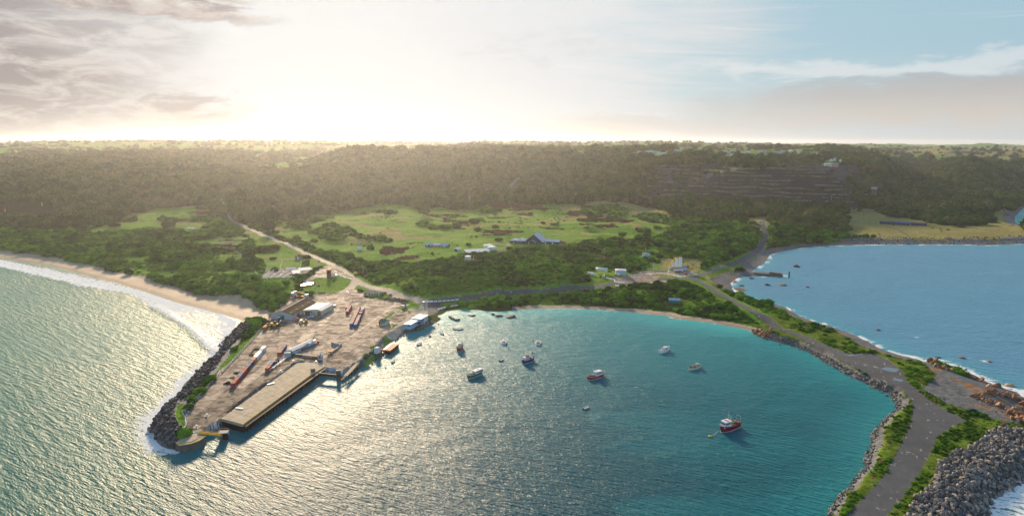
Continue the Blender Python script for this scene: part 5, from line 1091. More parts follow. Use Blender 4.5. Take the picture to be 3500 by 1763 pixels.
    # yellow lifting frame
    p = U('z4', [(1850, 800)], 4)[0]; t = thing('lifting_frame', 'yellow lifting spreader resting beside the pinkish wall', 'lifting frame', (p[0], p[1], 4.0), YAW + .15)
    m = MB()
    for z_ in (.3, 1.9):
        for y in (0, 2.4): m.bar((0, y, z_), (5.5, y, z_), .3)
        for x in (0, 5.5): m.bar((x, 0, z_), (x, 2.4, z_), .3)
    for x in (0, 1.8, 3.6, 5.5):
        for y in (0, 2.4): m.bar((x, y, 0), (x, y, 1.9), .25)
    m.build('frame', 'yellow', t); MB().box(1.5, 4.2, .4, 2.0, .5, 1.6).build('engine', 'orange', t); MB().box(-.6, .6, .3, 2.1, .3, 1.2).build('grab', 'dark', t)
def w_(x): return x
def w_f(x): return x
port_buildings()
# ------------------------------------------------------------------ vehicles
def vehicle(kind, label, fr, pt, toward, body='white', z=None, L=None, group=None, load='white'):
    b = drape(fr, [pt])[0] if z is None else np.append(U(fr, [pt], z)[0], z); q = drape(fr, [toward])[0] if z is None else np.append(U(fr, [toward], z)[0], z)
    yaw = math.atan2(q[1] - b[1], q[0] - b[0]); t = thing(kind, label, {'ute': 'pickup', 'car': 'car', 'van': 'van', 'truck': 'truck', 'tipper_truck': 'truck', 'mixer_truck': 'truck', 'trailer': 'trailer'}.get(kind, kind), tuple(b), yaw, group)
    def wheels(xs, r=.38, y=.85):
        for x in xs:
            for s in (-1, 1): MB().cyl((x, r), s * y - .13, s * y + .13, r, n=12, axis='y').build('wheel', 'tyre', t)
    if kind in ('car', 'van'):
        hh = 1.45 if kind == 'car' else 2.0; L = L or (4.5 if kind == 'car' else 5.0)
        MB().prism([(-L / 2, -.85), (L / 2 - .3, -.85), (L / 2, -.6), (L / 2, .6), (L / 2 - .3, .85), (-L / 2, .85)], .3, .9).build('body', body, t)
        m = MB(); i = 0; x0, x1, c0, c1 = -L * .42, L * .22, -L * .34, L * .08
        if kind == 'van': x0, x1, c0, c1 = -L * .49, L * .36, -L * .48, L * .2
        m.v = [(x0, -.8, .9), (x1, -.8, .9), (x1, .8, .9), (x0, .8, .9), (c0, -.66, hh), (c1, -.66, hh), (c1, .66, hh), (c0, .66, hh)]; m.f = [(0, 1, 5, 4), (1, 2, 6, 5), (2, 3, 7, 6), (3, 0, 4, 7), (4, 5, 6, 7)]; m.build('cabin', 'glass', t)
        MB().box(c0 - .05, c1 + .05, -.68, .68, hh + .002, hh + .06).build('roof', body, t); wheels((-L * .3, L * .31))
        for s in (-1, 1): MB().box(L / 2 - .02, L / 2 + .04, s * .5 - .15, s * .5 + .15, .6, .78).build('headlight', 'lightgrey', t)
    elif kind == 'ute':
        MB().box(-2.5, 2.4, -.85, .85, .4, .85).build('body', body, t); m = MB(); m.v = [(-.3, -.82, .85), (1.5, -.82, .85), (1.5, .82, .85), (-.3, .82, .85), (-.15, -.68, 1.65), (.8, -.68, 1.65), (.8, .68, 1.65), (-.15, .68, 1.65)]
        m.f = [(0, 1, 5, 4), (1, 2, 6, 5), (2, 3, 7, 6), (3, 0, 4, 7), (4, 5, 6, 7)]; m.build('cabin', 'glass', t); MB().box(-.2, .85, -.7, .7, 1.652, 1.70).build('roof', body, t); MB().box(1.0, 2.4, -.8, .8, .852, 1.02).build('bonnet', body, t)
        k = MB().box(-2.5, -.35, -.9, -.8, .852, 1.2).box(-2.5, -.35, .8, .9, .852, 1.2).box(-2.6, -2.5, -.9, .9, .852, 1.2).build('tray', load, t); wheels((-1.6, 1.55))
    else:
        L = L or 8.5
        MB().box(-L / 2, L / 2 - 1.9, -1.0, 1.0, .7, 1.0).build('chassis', 'dark', t); c = MB().box(L / 2 - 1.8, L / 2, -1.15, 1.15, .6, 2.7).build('cabin', body, t); MB().box(L / 2 - .01, L / 2 + .05, -1.0, 1.0, 1.6, 2.4).build('windscreen', 'glass', c)
        if kind == 'truck': MB().box(-L / 2, L / 2 - 2.1, -1.2, 1.2, 1.0, 3.1).build('cargo_box', load, t)
        elif kind == 'tipper_truck':
            m = MB(); m.v = [(-L / 2, -1.2, 1.0), (L / 2 - 2.2, -1.2, 1.0), (L / 2 - 2.2, 1.2, 1.0), (-L / 2, 1.2, 1.0), (-L / 2 - .5, -1.3, 3.0), (L / 2 - 2.0, -1.3, 3.0), (L / 2 - 2.0, 1.3, 3.0), (-L / 2 - .5, 1.3, 3.0)]
            m.f = [(0, 1, 5, 4), (1, 2, 6, 5), (2, 3, 7, 6), (3, 0, 4, 7), (3, 2, 1, 0)]; m.build('tipper_body', load, t)
        elif kind == 'mixer_truck': MB().cyl((0, 2.0), -L / 2, L / 2 - 2.2, .8, 1.2, 14, axis='x').build('mixer_drum', load, t, True)
        wheels((-L * .38, -L * .25, L * .36), .5, 1.0)
    return t
vehicle('ute', 'white pickup parked before the open bays of the pale shed', 'X', (1395, 910), (1330, 925), z=4)
vehicle('truck', 'small white box truck between the mossy shed and the pale shed', 'X', (1225, 610), (1215, 640), z=4, L=6)
vehicle('car', 'white car at the far gable of the pale shed', 'X', (2080, 590), (2040, 610), z=4); vehicle('car', 'silver car behind the ridge of the pale shed', 'X', (1712, 515), (1650, 517), 'lightgrey', z=4)
vehicle('tipper_truck', 'white and grey tray truck parked on the grass behind the stack lines', 'W', (1465, 740), (1430, 790), L=7, load='pink', z=4.0)
vehicle('van', 'white van at the road junction before the white barriers', 'W', (2010, 645), (1990, 680))
vehicle('car', 'blue and white police-style car beside the club building', 'W', (1890, 1195), (1850, 1215), 'blue', z=4); vehicle('car', 'dark blue car parked behind the police-style car', 'W', (1945, 1150), (1910, 1170), 'darkblue', z=4)
vehicle('tipper_truck', 'white hopper truck on the gravel island by the pond', 'z7', (1650, 575), (1700, 572), L=6, load='white'); vehicle('mixer_truck', 'white concrete truck in front of the silos', 'V', (500, 900), (650, 890), L=10)
vehicle('car', 'white car at the clubhouse fence by the west wing', 'K2', (510, 475), (560, 490)); vehicle('car', 'white car at the porch of the golf clubhouse', 'K2', (945, 480), (990, 480))
vehicle('trailer', 'white box trailer on the grass beside the horizontal gas tank', 'S', (558, 560), (600, 565), L=5); vehicle('trailer', 'white box trailer beside the grey mid-meadow shed', 'S', (815, 528), (860, 535), L=5)
vehicle('van', 'white camper in the clearing by the dark scrub west of the paddocks', 'L', (1085, 745), (1095, 746)); vehicle('truck', 'long white truck on the meadow by the dark round tree', 'L', (1308, 668), (1330, 669), L=14)
def crane():
    a, b = drape('X', [(840, 300), (1310, 325)]); d = b[:2] - a[:2]; L = float(np.hypot(*d)); t = thing('mobile_crane', 'white and orange mobile crane parked behind the mossy shed', 'crane', tuple(a), math.atan2(d[1], d[0]))
    MB().box(0, L, -1.4, 1.4, .9, 1.7).build('chassis', 'orange', t); MB().box(.2, 4.0, -1.4, 1.4, 1.7, 4.4).build('engine_house', 'white', t); MB().box(2.6, 4.8, -1.0, 1.0, 4.4, 5.8).build('operator_cabin', 'white', t)
    MB().bar((5.0, .3, 4.8), (L - 1.5, .3, 3.4), 1.0, 1.1).build('boom', 'orange', t); c = MB().box(L - 3.2, L, -1.4, 1.4, 1.2, 3.8).build('cabin', 'white', t); MB().box(L - .01, L + .06, -1.1, 1.1, 2.4, 3.5).build('windscreen', 'glass', c)
    for x in np.linspace(1.5, L - 1.5, 6):
        for s in (-1, 1): MB().cyl((x, .75), s * 1.2 - .2, s * 1.2 + .2, .75, n=12, axis='y').build('wheel', 'tyre', t)
crane()
def machines():
    def loc(fr, pt, z=4.0): p = U(fr, [pt], z)[0]; return (p[0], p[1], z)
    t = thing('reach_stacker', 'yellow container handler with tall black mast before the green doors', 'container handler', loc('X', (345, 1165)), .05)
    MB().box(-3.2, 2.6, -1.6, 1.6, .8, 2.4).build('body', 'yellow', t); MB().box(-3.2, -1.6, -1.7, 1.7, 1.0, 3.0).build('counterweight', 'yellow', t); MB().box(-.8, 1.0, -.9, .9, 2.4, 4.2).build('cabin', 'glass', t)
    for x in (3.0, 3.0): MB().box(x, x + .5, -1.4, -.9, .2, 7.2).box(x, x + .5, .9, 1.4, .2, 7.2).box(x, x + .5, -1.4, 1.4, 6.8, 7.2).build('mast', 'black', t); break
    MB().box(3.5, 4.0, -2.8, 2.8, 3.4, 4.1).build('spreader', 'black', t); m = MB()
    for y in (-2.6, -1.3, 0, 1.3, 2.6): m.box(4.0, 4.1, y - .25, y + .25, 3.5, 4.0)
    m.build('marker_plate', 'white', t)
    for x in (-2.2, 1.8):
        for s in (-1, 1): MB().cyl((x, .8), s * 1.7 - .3, s * 1.7 + .3, .8, n=12, axis='y').build('wheel', 'tyre', t)
    for (lab, fr, pt, yaw, col, c2) in [('yellow loader with raised bucket squeezed by the orange container', 'X', (125, 1165), .3, 'yellow', 'dark'), ('green and tan tractor parked against the ocean scrub', 'X', (130, 1060), .6, 'green', 'pink'), ('orange-yellow forklift beside the side wall of the mossy shed', 'X', (1000, 1010), 1.2, 'orange', 'red'),
                                        ('small yellow forklift alone on the open apron', 'X', (1110, 1065), .3, 'yellow', 'white'), ('small dark forklift next to the yellow forklift', 'X', (1255, 1060), 1.5, 'yellow', 'black'), ('red forklift half hidden behind the mossy shed wall', 'X', (1015, 880), 1.1, 'red', 'dark')]:
        f = thing('forklift' if 'forklift' in lab else ('tractor' if 'tractor' in lab else 'loader'), lab, 'forklift' if 'forklift' in lab else ('tractor' if 'tractor' in lab else 'loader'), loc(fr, pt), yaw); MB().box(-1.5, 1.0, -.8, .8, .6, 1.6).build('body', col, f); MB().box(-.5, .9, -.7, .7, 1.6, 2.7).build('cabin', c2, f)
        MB().box(1.2, 1.35, -.6, -.4, .1, 3.0).box(1.2, 1.35, .4, .6, .1, 3.0).build('mast', 'dark', f); MB().box(1.35, 2.4, -.8, .8, .3, .9).build('bucket', col, f)
        for x in (-1.0, .8):
            for s in (-1, 1): MB().cyl((x, .5), s * .85 - .15, s * .85 + .15, .5, n=10, axis='y').build('wheel', 'tyre', f)
    for (lab, fr, pt, sz, col) in [('white insulated tank box against the mossy shed side wall', 'X', (1100, 735), (3.0, 2.4, 2.8), 'white'), ('grey slatted crate block in front of the pale shed', 'X', (1470, 835), (4.2, 2.4, 2.6), 'grey'), ('white upright crate at the corner of the slatted crate block', 'X', (1395, 840), (1.2, 1.4, 2.5), 'white'), ('red tubs standing behind the cream bungalow wing', 'W', (930, 335), (3.2, 1.5, 1.3), 'red'),
                                   ('purple covered boat shape on the verge past the bungalow', 'W', (1095, 395), (2.6, 1.3, 1.3), 'purple'), ('orange-brown brick sign base on the bank below the bungalow', 'W', (1120, 555), (4.2, .6, 1.5), 'rust'), ('orange-brown brick sign base east of the yard gate', 'W', (1425, 560), (3.4, .6, 1.5), 'rust')]:
        p = drape(fr, [pt])[0]; o = MB().box(-sz[0] / 2, sz[0] / 2, -sz[1] / 2, sz[1] / 2, 0, sz[2]).box(-sz[0] / 2 + .1, sz[0] / 2 - .1, -sz[1] / 2 + .1, sz[1] / 2 - .1, sz[2], sz[2] + .12).build('crate', col); o.location = tuple(p); o.rotation_euler = (0, 0, .1); o.name = {'brick': 'sign_base', 'boat': 'covered_dinghy', 'tubs': 'fish_tubs'}.get(next((k for k in ('brick', 'boat', 'tubs') if k in lab), ''), 'crate'); tag(o, lab, 'crate' if 'crate' in lab or 'box' in lab else ('sign base' if 'brick' in lab else ('boat' if 'boat' in lab else 'tub')))
    # concrete-plant bins on the gravel
    p = drape('z7', [(1550, 578)])[0]; t = thing('timber_hopper', 'tall rust-brown hopper box between pond and road', 'hopper', tuple(p), .05); MB().box(-1.8, 1.8, -1.8, 1.8, 0, 8.0).build('body', 'rust', t); MB().box(-2.0, 2.0, -2.0, 2.0, 8.0, 8.5).build('rim', 'orange', t); MB().box(-.9, .9, -1.9, -1.8, 4.5, 7).build('hatch', 'dark', t)
    p = drape('z7', [(2078, 520)])[0]; t = thing('road_roller', 'yellow roadworks machine on the verge by the power pole', 'machine', tuple(p), .4); MB().box(-1.5, 1.5, -.9, .9, .6, 1.9).build('body', 'yellow', t); MB().box(-.6, .8, -.8, .8, 1.9, 3.4).build('cabin', 'yellow', t)
    for s in (-1, 1): MB().cyl((1.3 * s, .6), -.9, .9, .6, n=12, axis='y').build('drum', 'dark', t)
machines()
# ------------------------------------------------------------------ inland buildings
def inland():
    h = zat('K2', (1000, 470), 90) * .55
    def blk(fr, A_, B_, dep, hh, rise, rg, wall, roof, name, lab, cat='building', win=0, **k):
        t, w, d = gable(name, lab, cat, fr, A_, B_, None, dep, h=hh, rise=rise, ridge=rg, wall=wall, roof=roof, base=2.5, **k)
        for i in range(win): opening(t, w, d, 'f', (i + .5) / win, .9, min(1.8, w / win * .5), 1.3, 'window', 'glass', 'white')
        return t, w, d
    t, w, d = blk('K2', (900, 490), (1400, 490), 22, 4.2, 8.5, 'y', 'navy', 'roofblue', 'golf_clubhouse', 'dark blue golf clubhouse with high pale gable roof', 'clubhouse', 7, over=2.2)
    MB().box(-16, -1.0, 2, 14, -2, 3.4).build('west_wing', 'navy', t); MB().slab([(-17, 1, 3.5), (-.9, 1, 3.5), (-.9, 8, 5.6), (-17, 8, 5.2)], .15).slab([(-17, 8.01, 5.2), (-.9, 8.01, 5.6), (-.9, 15, 3.5), (-17, 15, 3.5)], .15).build('wing_roof', 'roofblue', t)
    MB().box(w + 1, w + 21, 3, 14, -2, 3.6).build('east_wing', 'navy', t); MB().slab([(w - 1, 1.5, 3.7), (w + 22, 1.5, 3.7), (w + 22, 9, 5.8), (w - 1, 9, 6.2)], .15).slab([(w - 1, 9.01, 6.2), (w + 22, 9.01, 5.8), (w + 22, 15, 3.7), (w - 1, 15, 3.7)], .15).build('wing_roof', 'roofblue', t)
    for k in range(6): MB().box(w + 3 + 3 * k, w + 4.6 + 3 * k, 2.9, 3.0, .8, 2.6).build('window', 'glass' if k % 3 else 'white', t)
    px = w * .42; MB().slab([(px - 4.5, -5, 3.2), (px, -5, 5.4), (px, .5, 5.4), (px - 4.5, .5, 3.2)], .15).slab([(px + .01, -5, 5.4), (px + 4.5, -5, 3.2), (px + 4.5, .5, 3.2), (px + .01, .5, 5.4)], .15).build('porch_roof', 'roofblue', t); MB().bar((px - 4, -4.6, 0), (px - 4, -4.6, 3.2), .3).bar((px + 4, -4.6, 0), (px + 4, -4.6, 3.2), .3).build('porch_posts', 'white', t)
    blk('K2', (380, 470), (590, 475), 14, 3.4, 2.2, 'hip', 'navy', 'roofblue', 'clubhouse_annex', 'dark blue annex with pale roof at the west end of the clubhouse', 'annex', 3, over=1)
    blk('K2', (600, 480), (800, 485), 14, 3.4, 2.4, 'hip', 'navy', 'roofblue', 'clubhouse_annex', 'dark blue annex with pale hipped roof between the west annex and the gable', 'annex', 3, over=1)
    t, w, d = blk('K1', (430, 680), (1055, 700), 7.5, 3.0, 1.6, 'x', 'navy', 'roofblue', 'motel_block', 'long low navy motel block with pale blue roof on the golf meadow', 'motel', 0, over=.8)
    for u, mm in ((.05, 'lightgrey'), (.10, 'white'), (.26, 'lightgrey'), (.70, 'lightgrey'), (.80, 'lightgrey'), (.85, 'white'), (.92, 'lightgrey')): opening(t, w, d, 'f', u, .8, 1.8, 1.7, 'window', mm)
    MB().box(w * .33, w * .63, -.5, -.02, 0, 2.9).build('veranda', 'pink', t); MB().slab([(w * .35, -.6, 3.0), (w * .63, -.6, 3.0), (w * .63, d * .5, 4.9), (w * .35, d * .5, 4.9)], .1).build('middle_roof', 'white', t)
    h = zat('K1', (1585, 835), 70); t, w, d = gable('meadow_shed', 'large cream shed with red sliding doors below the golf dunes', 'shed', 'K1', (1450, 760), (1585, 838), (2112, 812), h=h, rise=2.2, wall='cream', roof='white', over=.3, base=2.5)
    MB().box(w - .02, w + .12, d * .24, d * .44, 0, h * .92).build('door', 'rust', t); MB().box(w - .02, w + .16, d * .32, d * .36, h * .2, h * .6).build('door_panel', 'white', t)
    t, w, d = blk('K1', (1235, 800), (1325, 800), 6, 3.2, .8, 'y', 'white', 'white', 'meadow_hut', 'small white hut with dark blue doors beside the cream shed', 'hut'); MB().box(.4, w - .4, -.1, .02, 0, 2.6).build('door', 'darkblue', t)
    t, w, d = blk('K1', (1533, 1062), (1650, 1062), 5, 4.6, 0, 'flat', 'white', 'white', 'white_cube_hut', 'lone white cube hut at the edge of brown bracken', 'hut'); MB().box(.8, w - .8, -.08, .02, .6, 3.2).build('shutter', 'lightgrey', t)
    for i, (x, y, r, hh) in enumerate([(2085, 680, 1.6, 2.6), (2160, 720, 3.2, 4.4), (2225, 705, 3.2, 4.4), (2235, 765, 3.2, 4.0), (2290, 740, 3.2, 4.2), (2335, 765, 3.2, 4.0)]):
        p = drape('K1', [(x, y)])[0]; t = thing('water_tank', ORD[i] + ' of the white round water tanks from the cream shed outward', 'tank', (p[0], p[1], p[2] - .6), group='white water tanks beside the cream shed'); MB().cyl((0, 0), 0, hh + .6, r, n=16).build('tank_body', 'white', t); MB().cyl((0, 0), hh + .6, hh + 1.2, r, .3, 16).build('lid', 'white', t)
    # silos of the concrete plant
    p = drape('V', [(440, 790)])[0]; t = thing('concrete_plant', 'three white silos with yellow conveyor on a steel frame', 'silo plant', tuple(p), 0.0); r = math.hypot(p[0], p[1]); k = r / FPX / 12.979
    def X(u): return (u - 440) * k
    def Zv(v): return (790 - v) * k * 1.03
    for x0, x1, tp in ((215, 335, 455), (362, 487, 300), (510, 678, 265)):
        c = ((X(x0) + X(x1)) / 2, 2.0); rr_ = (X(x1) - X(x0)) / 2 * .92; s = MB().cyl(c, Zv(690), Zv(tp), rr_, n=18).build('silo', paint_mat('silo_white', (.92, .92, .90), .5, 0, .06), t); MB().cyl(c, Zv(tp), Zv(tp) + .7, rr_, rr_ * .4, 18).build('silo_top', 'orange', s); MB().cyl(c, Zv(760), Zv(690), rr_ * .3, rr_, 18).build('silo_cone', 'lightgrey', s)
    m = MB()
    for x in (215, 335, 480, 600, 680):
        for y in (.2, 4): m.bar((X(x), y, -1), (X(x), y, Zv(690)), .3)
    for v in (690, 740): m.bar((X(215), .2, Zv(v)), (X(680), .2, Zv(v)), .3)
    m.build('frame', 'pink', t); MB().bar((X(100), 0, Zv(670)), (X(350), 0, Zv(270)), 1.0, 1.0).bar((X(350), 0, Zv(275)), (X(520), 0, Zv(270)), .8, .8).build('conveyor', 'yellow', t)
    MB().box(X(310), X(600), -2.5, 0, Zv(800), Zv(700)).build('aggregate_bin', 'pink', t); MB().slab([(X(640), -3, Zv(800)), (X(870), -3, Zv(800)), (X(890), 3, Zv(690)), (X(660), 3, Zv(690))], .5).build('ramp', 'ltblue', t); MB().bar((X(640), 3, Zv(688)), (X(895), 3, Zv(680)), .5, .5).build('ramp_edge', 'dark', t); MB().box(X(100), X(230), -1, 2, Zv(800), Zv(680)).build('bin', 'lightgrey', t)
    t, w, d = blk('S', (800, 508), (975, 525), 9, 5.2, 1.0, 'flat', 'lightgrey', 'white', 'meadow_garage', 'grey flat-roofed shed on the tan meadow west of the silos', 'shed', over=.6)
    for i, (x, y, L, rad, leg, lab) in enumerate([(545, 492, 12, 1.7, 3.0, 'long white gas tank on tall legs in the tan meadow'), (348, 512, 5, 1.3, .5, 'small white tank lying on the tan meadow, the western one'), (402, 528, 3.6, 1.3, .4, 'smaller white tank beside the western one on the tan meadow')]):
        p = drape('S', [(x, y)])[0]; t = thing('gas_tank', lab, 'tank', tuple(p), -.15); MB().cyl((0, leg + rad), -L / 2, L / 2, rad, n=16, axis='x').build('tank_body', 'white', t, True)
        for s in (-1, 1): MB().box(s * L * .3 - .3, s * L * .3 + .3, -rad * .7, rad * .7, -1, leg + .4).build('leg', 'lightgrey', t)
    for (x, y, w, hh, col, lab) in [(1317, 192, 6, 4.0, 'ltblue', 'larger pale green utility cabinet on the cut grass track'), (1373, 188, 3, 3.2, 'ltblue', 'smaller pale green utility cabinet beside the larger one')]:
        p = drape('S', [(x, y)])[0]; o = MB().box(-w / 2, w / 2, -1.5, 1.5, -1, hh).box(-w / 2 - .1, w / 2 + .1, -1.6, 1.6, hh, hh + .15).build('utility_cabinet', col); o.location = tuple(p); tag(o, lab, 'cabinet')
    p = drape('V', [(858, 1042)])[0]; o = MB().cyl((0, 0), 0, 2.6, .9, n=14).cyl((0, 0), 2.6, 2.9, .9, .2, 14).build('red_drum', 'red'); o.location = tuple(p); tag(o, 'upright red drum on the grass before the silos', 'drum')
    p = drape('V', [(1110, 1010)])[0]; t = thing('site_tank', 'small white tank on legs by the silo road edge', 'tank', tuple(p)); MB().box(-1.3, 1.3, -1, 1, 1.4, 3.2).build('tank_body', 'white', t); [MB().box(x - .1, x + .1, -.8, -.6, 0, 1.4).build('leg', 'white', t) for x in (-1.1, 0, 1.1)]
    # stock yards with roofed race
    q = drape('z7', [(218, 582), (310, 442), (1215, 425), (880, 590)]); c = q.mean(0); z0 = float(q[:, 2].max()); t = thing('stock_pens', 'grey timber sheep pens with rails beside the paddocks', 'pens', (c[0], c[1], z0)); q = q - c
    def rail(a, b, m):
        for zz in (.5, 1.1, 1.6): m.bar((a[0], a[1], zz), (b[0], b[1], zz), .22)
        n = max(2, int(np.hypot(b[0] - a[0], b[1] - a[1]) / 3))
        for i in range(n + 1): m.bar((a[0] + (b[0] - a[0]) * i / n, a[1] + (b[1] - a[1]) * i / n, -1), (a[0] + (b[0] - a[0]) * i / n, a[1] + (b[1] - a[1]) * i / n, 1.8), .25)
    for a, b in ((0, 1), (1, 2), (2, 3), (3, 0)): m = MB(); rail(q[a], q[b], m); m.build('outer_rail', 'lightgrey', t)
    for k in range(1, 6): u = k / 6; m = MB(); rail(q[0] + (q[3] - q[0]) * u, q[1] + (q[2] - q[1]) * u, m); m.build('dividing_rail', 'lightgrey', t)
    m = MB(); rail((q[0] + q[1]) / 2, (q[3] + q[2]) / 2, m); m.build('dividing_rail', 'lightgrey', t)
    for fr, A_, B_, dep, hh, lab in [('z7', (835, 560), (975, 552), 12, 4.0, 'low grey-blue iron roof at the near end of the sheep race'), ('z7', (980, 515), (1215, 490), 9, 4.6, 'long grey-blue iron roof at the road end of the sheep race'), ('z7', (680, 460), (860, 455), 5, 3.4, 'narrow grey roof along the inland rail of the pens')]:
        lab = lab.replace('near end', 'seaward end'); l, yaw, w, d = rect(fr, A_, B_, None, dep); t = thing('race_shelter', lab, 'shelter', l, yaw); MB().slab([(-.5, 0, hh - .6), (w + .5, 0, hh - .6), (w + .5, d, hh + .6), (-.5, d, hh + .6)], .15).build('roof', 'ltblue', t)
        for x in (0, w / 2, w):
            for y, dz in ((.4, -.8), (d - .4, .4)): MB().bar((x, y, -1), (x, y, hh + dz), .25).build('post', 'lightgrey', t)
    t, w, d = gable('red_roof_hut', 'small hut with red hipped roof, green wall and white end', 'hut', 'z7', (915, 222), (1020, 210), None, 6, h=4.0, rise=1.8, ridge='hip', wall='teal', roof='red', over=1.5); MB().box(-.1, w * .35, -.1, .02, 0, 3.9).build('end_wall', 'white', t)
    # pond
    q = drape('z7', [(1090, 700)])[0]; rx = 165 / 5.8545 / FPX * math.hypot(q[0], q[1]); n = 36; ry = rx * 1.35
    t = thing('settling_pond', 'round settling pond with bare orange clay rim', 'pond', (q[0], q[1], q[2] + .25)); m = MB(); ring = []
    for k_, (f_, zz) in enumerate(((1.06, -1.2), (1.0, .5), (.80, -.15), (.78, -.3))): ring.append([(rx * f_ * (1 + .04 * math.sin(3 * a + k_)) * math.cos(a), ry * f_ * (1 + .04 * math.sin(3 * a + k_)) * math.sin(a), zz) for a in [2 * math.pi * i / n for i in range(n)]])
    for r_ in ring: m.v += r_
    m.f = [(a * n + i, a * n + (i + 1) % n, (a + 1) * n + (i + 1) % n, (a + 1) * n + i) for a in range(3) for i in range(n)]; m.build('clay_rim', 'dirt', t)
    mp, T, b, o_ = new_mat('pond_water'); b.inputs['Base Color'].default_value = (.20, .13, .08, 1); b.inputs['Roughness'].default_value = .22; MB().poly([(x, y, -.1) for x, y, _ in [(rx * .83 * math.cos(2 * math.pi * i / n), ry * .83 * math.sin(2 * math.pi * i / n), 0) for i in range(n)]]).build('pond_surface', mp, t)
    # town on the plateau
    H = [('H1', 170, 262, 70, 'cream'), ('H1', 325, 268, 70, 'cream'), ('H1', 400, 262, 80, 'white'), ('H1', 480, 278, 80, 'ltblue'), ('H1', 560, 285, 80, 'white'), ('H1', 650, 300, 90, 'white'), ('H1', 910, 230, 90, 'ltblue'), ('H1', 1010, 235, 90, 'ltblue'), ('H1', 1120, 240, 60, 'lightgrey'), ('H1', 1255, 325, 70, 'white'), ('H1', 1395, 325, 50, 'white'), ('H1', 1450, 325, 60, 'white'),
         ('H1', 1525, 327, 100, 'lightgrey'), ('H1', 1640, 325, 90, 'white'), ('H1', 1840, 315, 90, 'pink'), ('H1', 1880, 245, 120, 'ltblue'), ('H1', 2000, 285, 60, 'pink'), ('H1', 2070, 262, 170, 'purple'), ('H1', 2060, 325, 45, 'white'), ('H1', 2150, 340, 70, 'white'), ('H1', 2170, 210, 110, 'ltblue'), ('H1', 2370, 262, 100, 'white'), ('H1', 2250, 290, 100, 'red'), ('H1', 2410, 355, 110, 'cream'),
         ('H2', 0, 385, 60, 'cream'), ('H2', 90, 260, 130, 'ltblue'), ('H2', 330, 292, 60, 'white'), ('H2', 400, 275, 130, 'ltblue'), ('H2', 520, 255, 120, 'ltblue'), ('H2', 700, 230, 60, 'white'), ('H2', 850, 230, 60, 'cream'), ('H2', 860, 270, 140, 'cream'), ('H2', 1020, 270, 60, 'lightgrey'), ('H2', 1080, 325, 60, 'white'), ('H2', 1150, 310, 60, 'pink'), ('H2', 1250, 300, 60, 'white'), ('H2', 1320, 300, 60, 'ltblue'),
         ('H2', 1400, 298, 50, 'white'), ('H2', 1540, 430, 50, 'white'), ('H2', 1610, 415, 40, 'white'), ('H2', 1740, 440, 30, 'white'), ('H2', 1420, 525, 130, 'cream'), ('H2', 1565, 528, 120, 'pink')]
    RO = ['lightgrey', 'ltblue', 'grey', 'lightgrey', 'brownroof']
    where = {'H1': ['at the west end of the town', 'in the western town terrace', 'above the green town field', 'in the middle of the town', 'near the big dark pines'], 'H2': ['just east of the big dark pines', 'behind the scrub at the town centre', 'at the east edge of the town', 'in the eastern cluster', 'alone on the wooded slope below town']}
    cnt = {}
    for i, (fr, x, y, wpx, col) in enumerate(H):
        reg = where[fr][min(4, int(x / 516))]; key = (CWORD.get(col, {'ltblue': 'pale blue', 'lightgrey': 'grey', 'cream': 'cream', 'pink': 'pinkish', 'purple': 'long purple-grey', 'red': 'red-brown'}.get(col, col)), reg); cnt[key] = cnt.get(key, 0) + 1
        lab = ORD[cnt[key] - 1] + ' ' + key[0] + ' house from the west ' + reg
        q = drape(fr, [(x, y)])[0]; r = math.hypot(q[0], q[1]); w = wpx / 5.99 / FPX * r
        yaw = -math.atan2(q[0], q[1]) + random.uniform(-.2, .2); t = thing('town_house', lab, 'house', (q[0], q[1], q[2] + .4), yaw, 'houses of the hilltop town'); d = random.uniform(7, 11); h = random.uniform(4.0, 5.0); k = min(w, d) * .3
        MB().box(0, w, 0, d, -3, h).build('wall', col, t); m = MB(); m.v = [(-.6, -.6, h + .01), (w + .6, -.6, h + .01), (w + .6, d + .6, h + .01), (-.6, d + .6, h + .01), (k, d / 2, h + 2), (w - k, d / 2, h + 2)]; m.f = [(0, 1, 5, 4), (1, 2, 5), (2, 3, 4, 5), (3, 0, 4), (3, 2, 1, 0)]; m.build('roof', RO[i % 5] if col not in ('cream', 'white') else 'white' if i % 2 else 'lightgrey', t)
        nw = max(2, int(w / 5))
        for j in range(nw): MB().box(w * (j + .5) / nw - .8, w * (j + .5) / nw + .8, -.08, .02, 1.2, 2.8).build('window', 'glass', t)
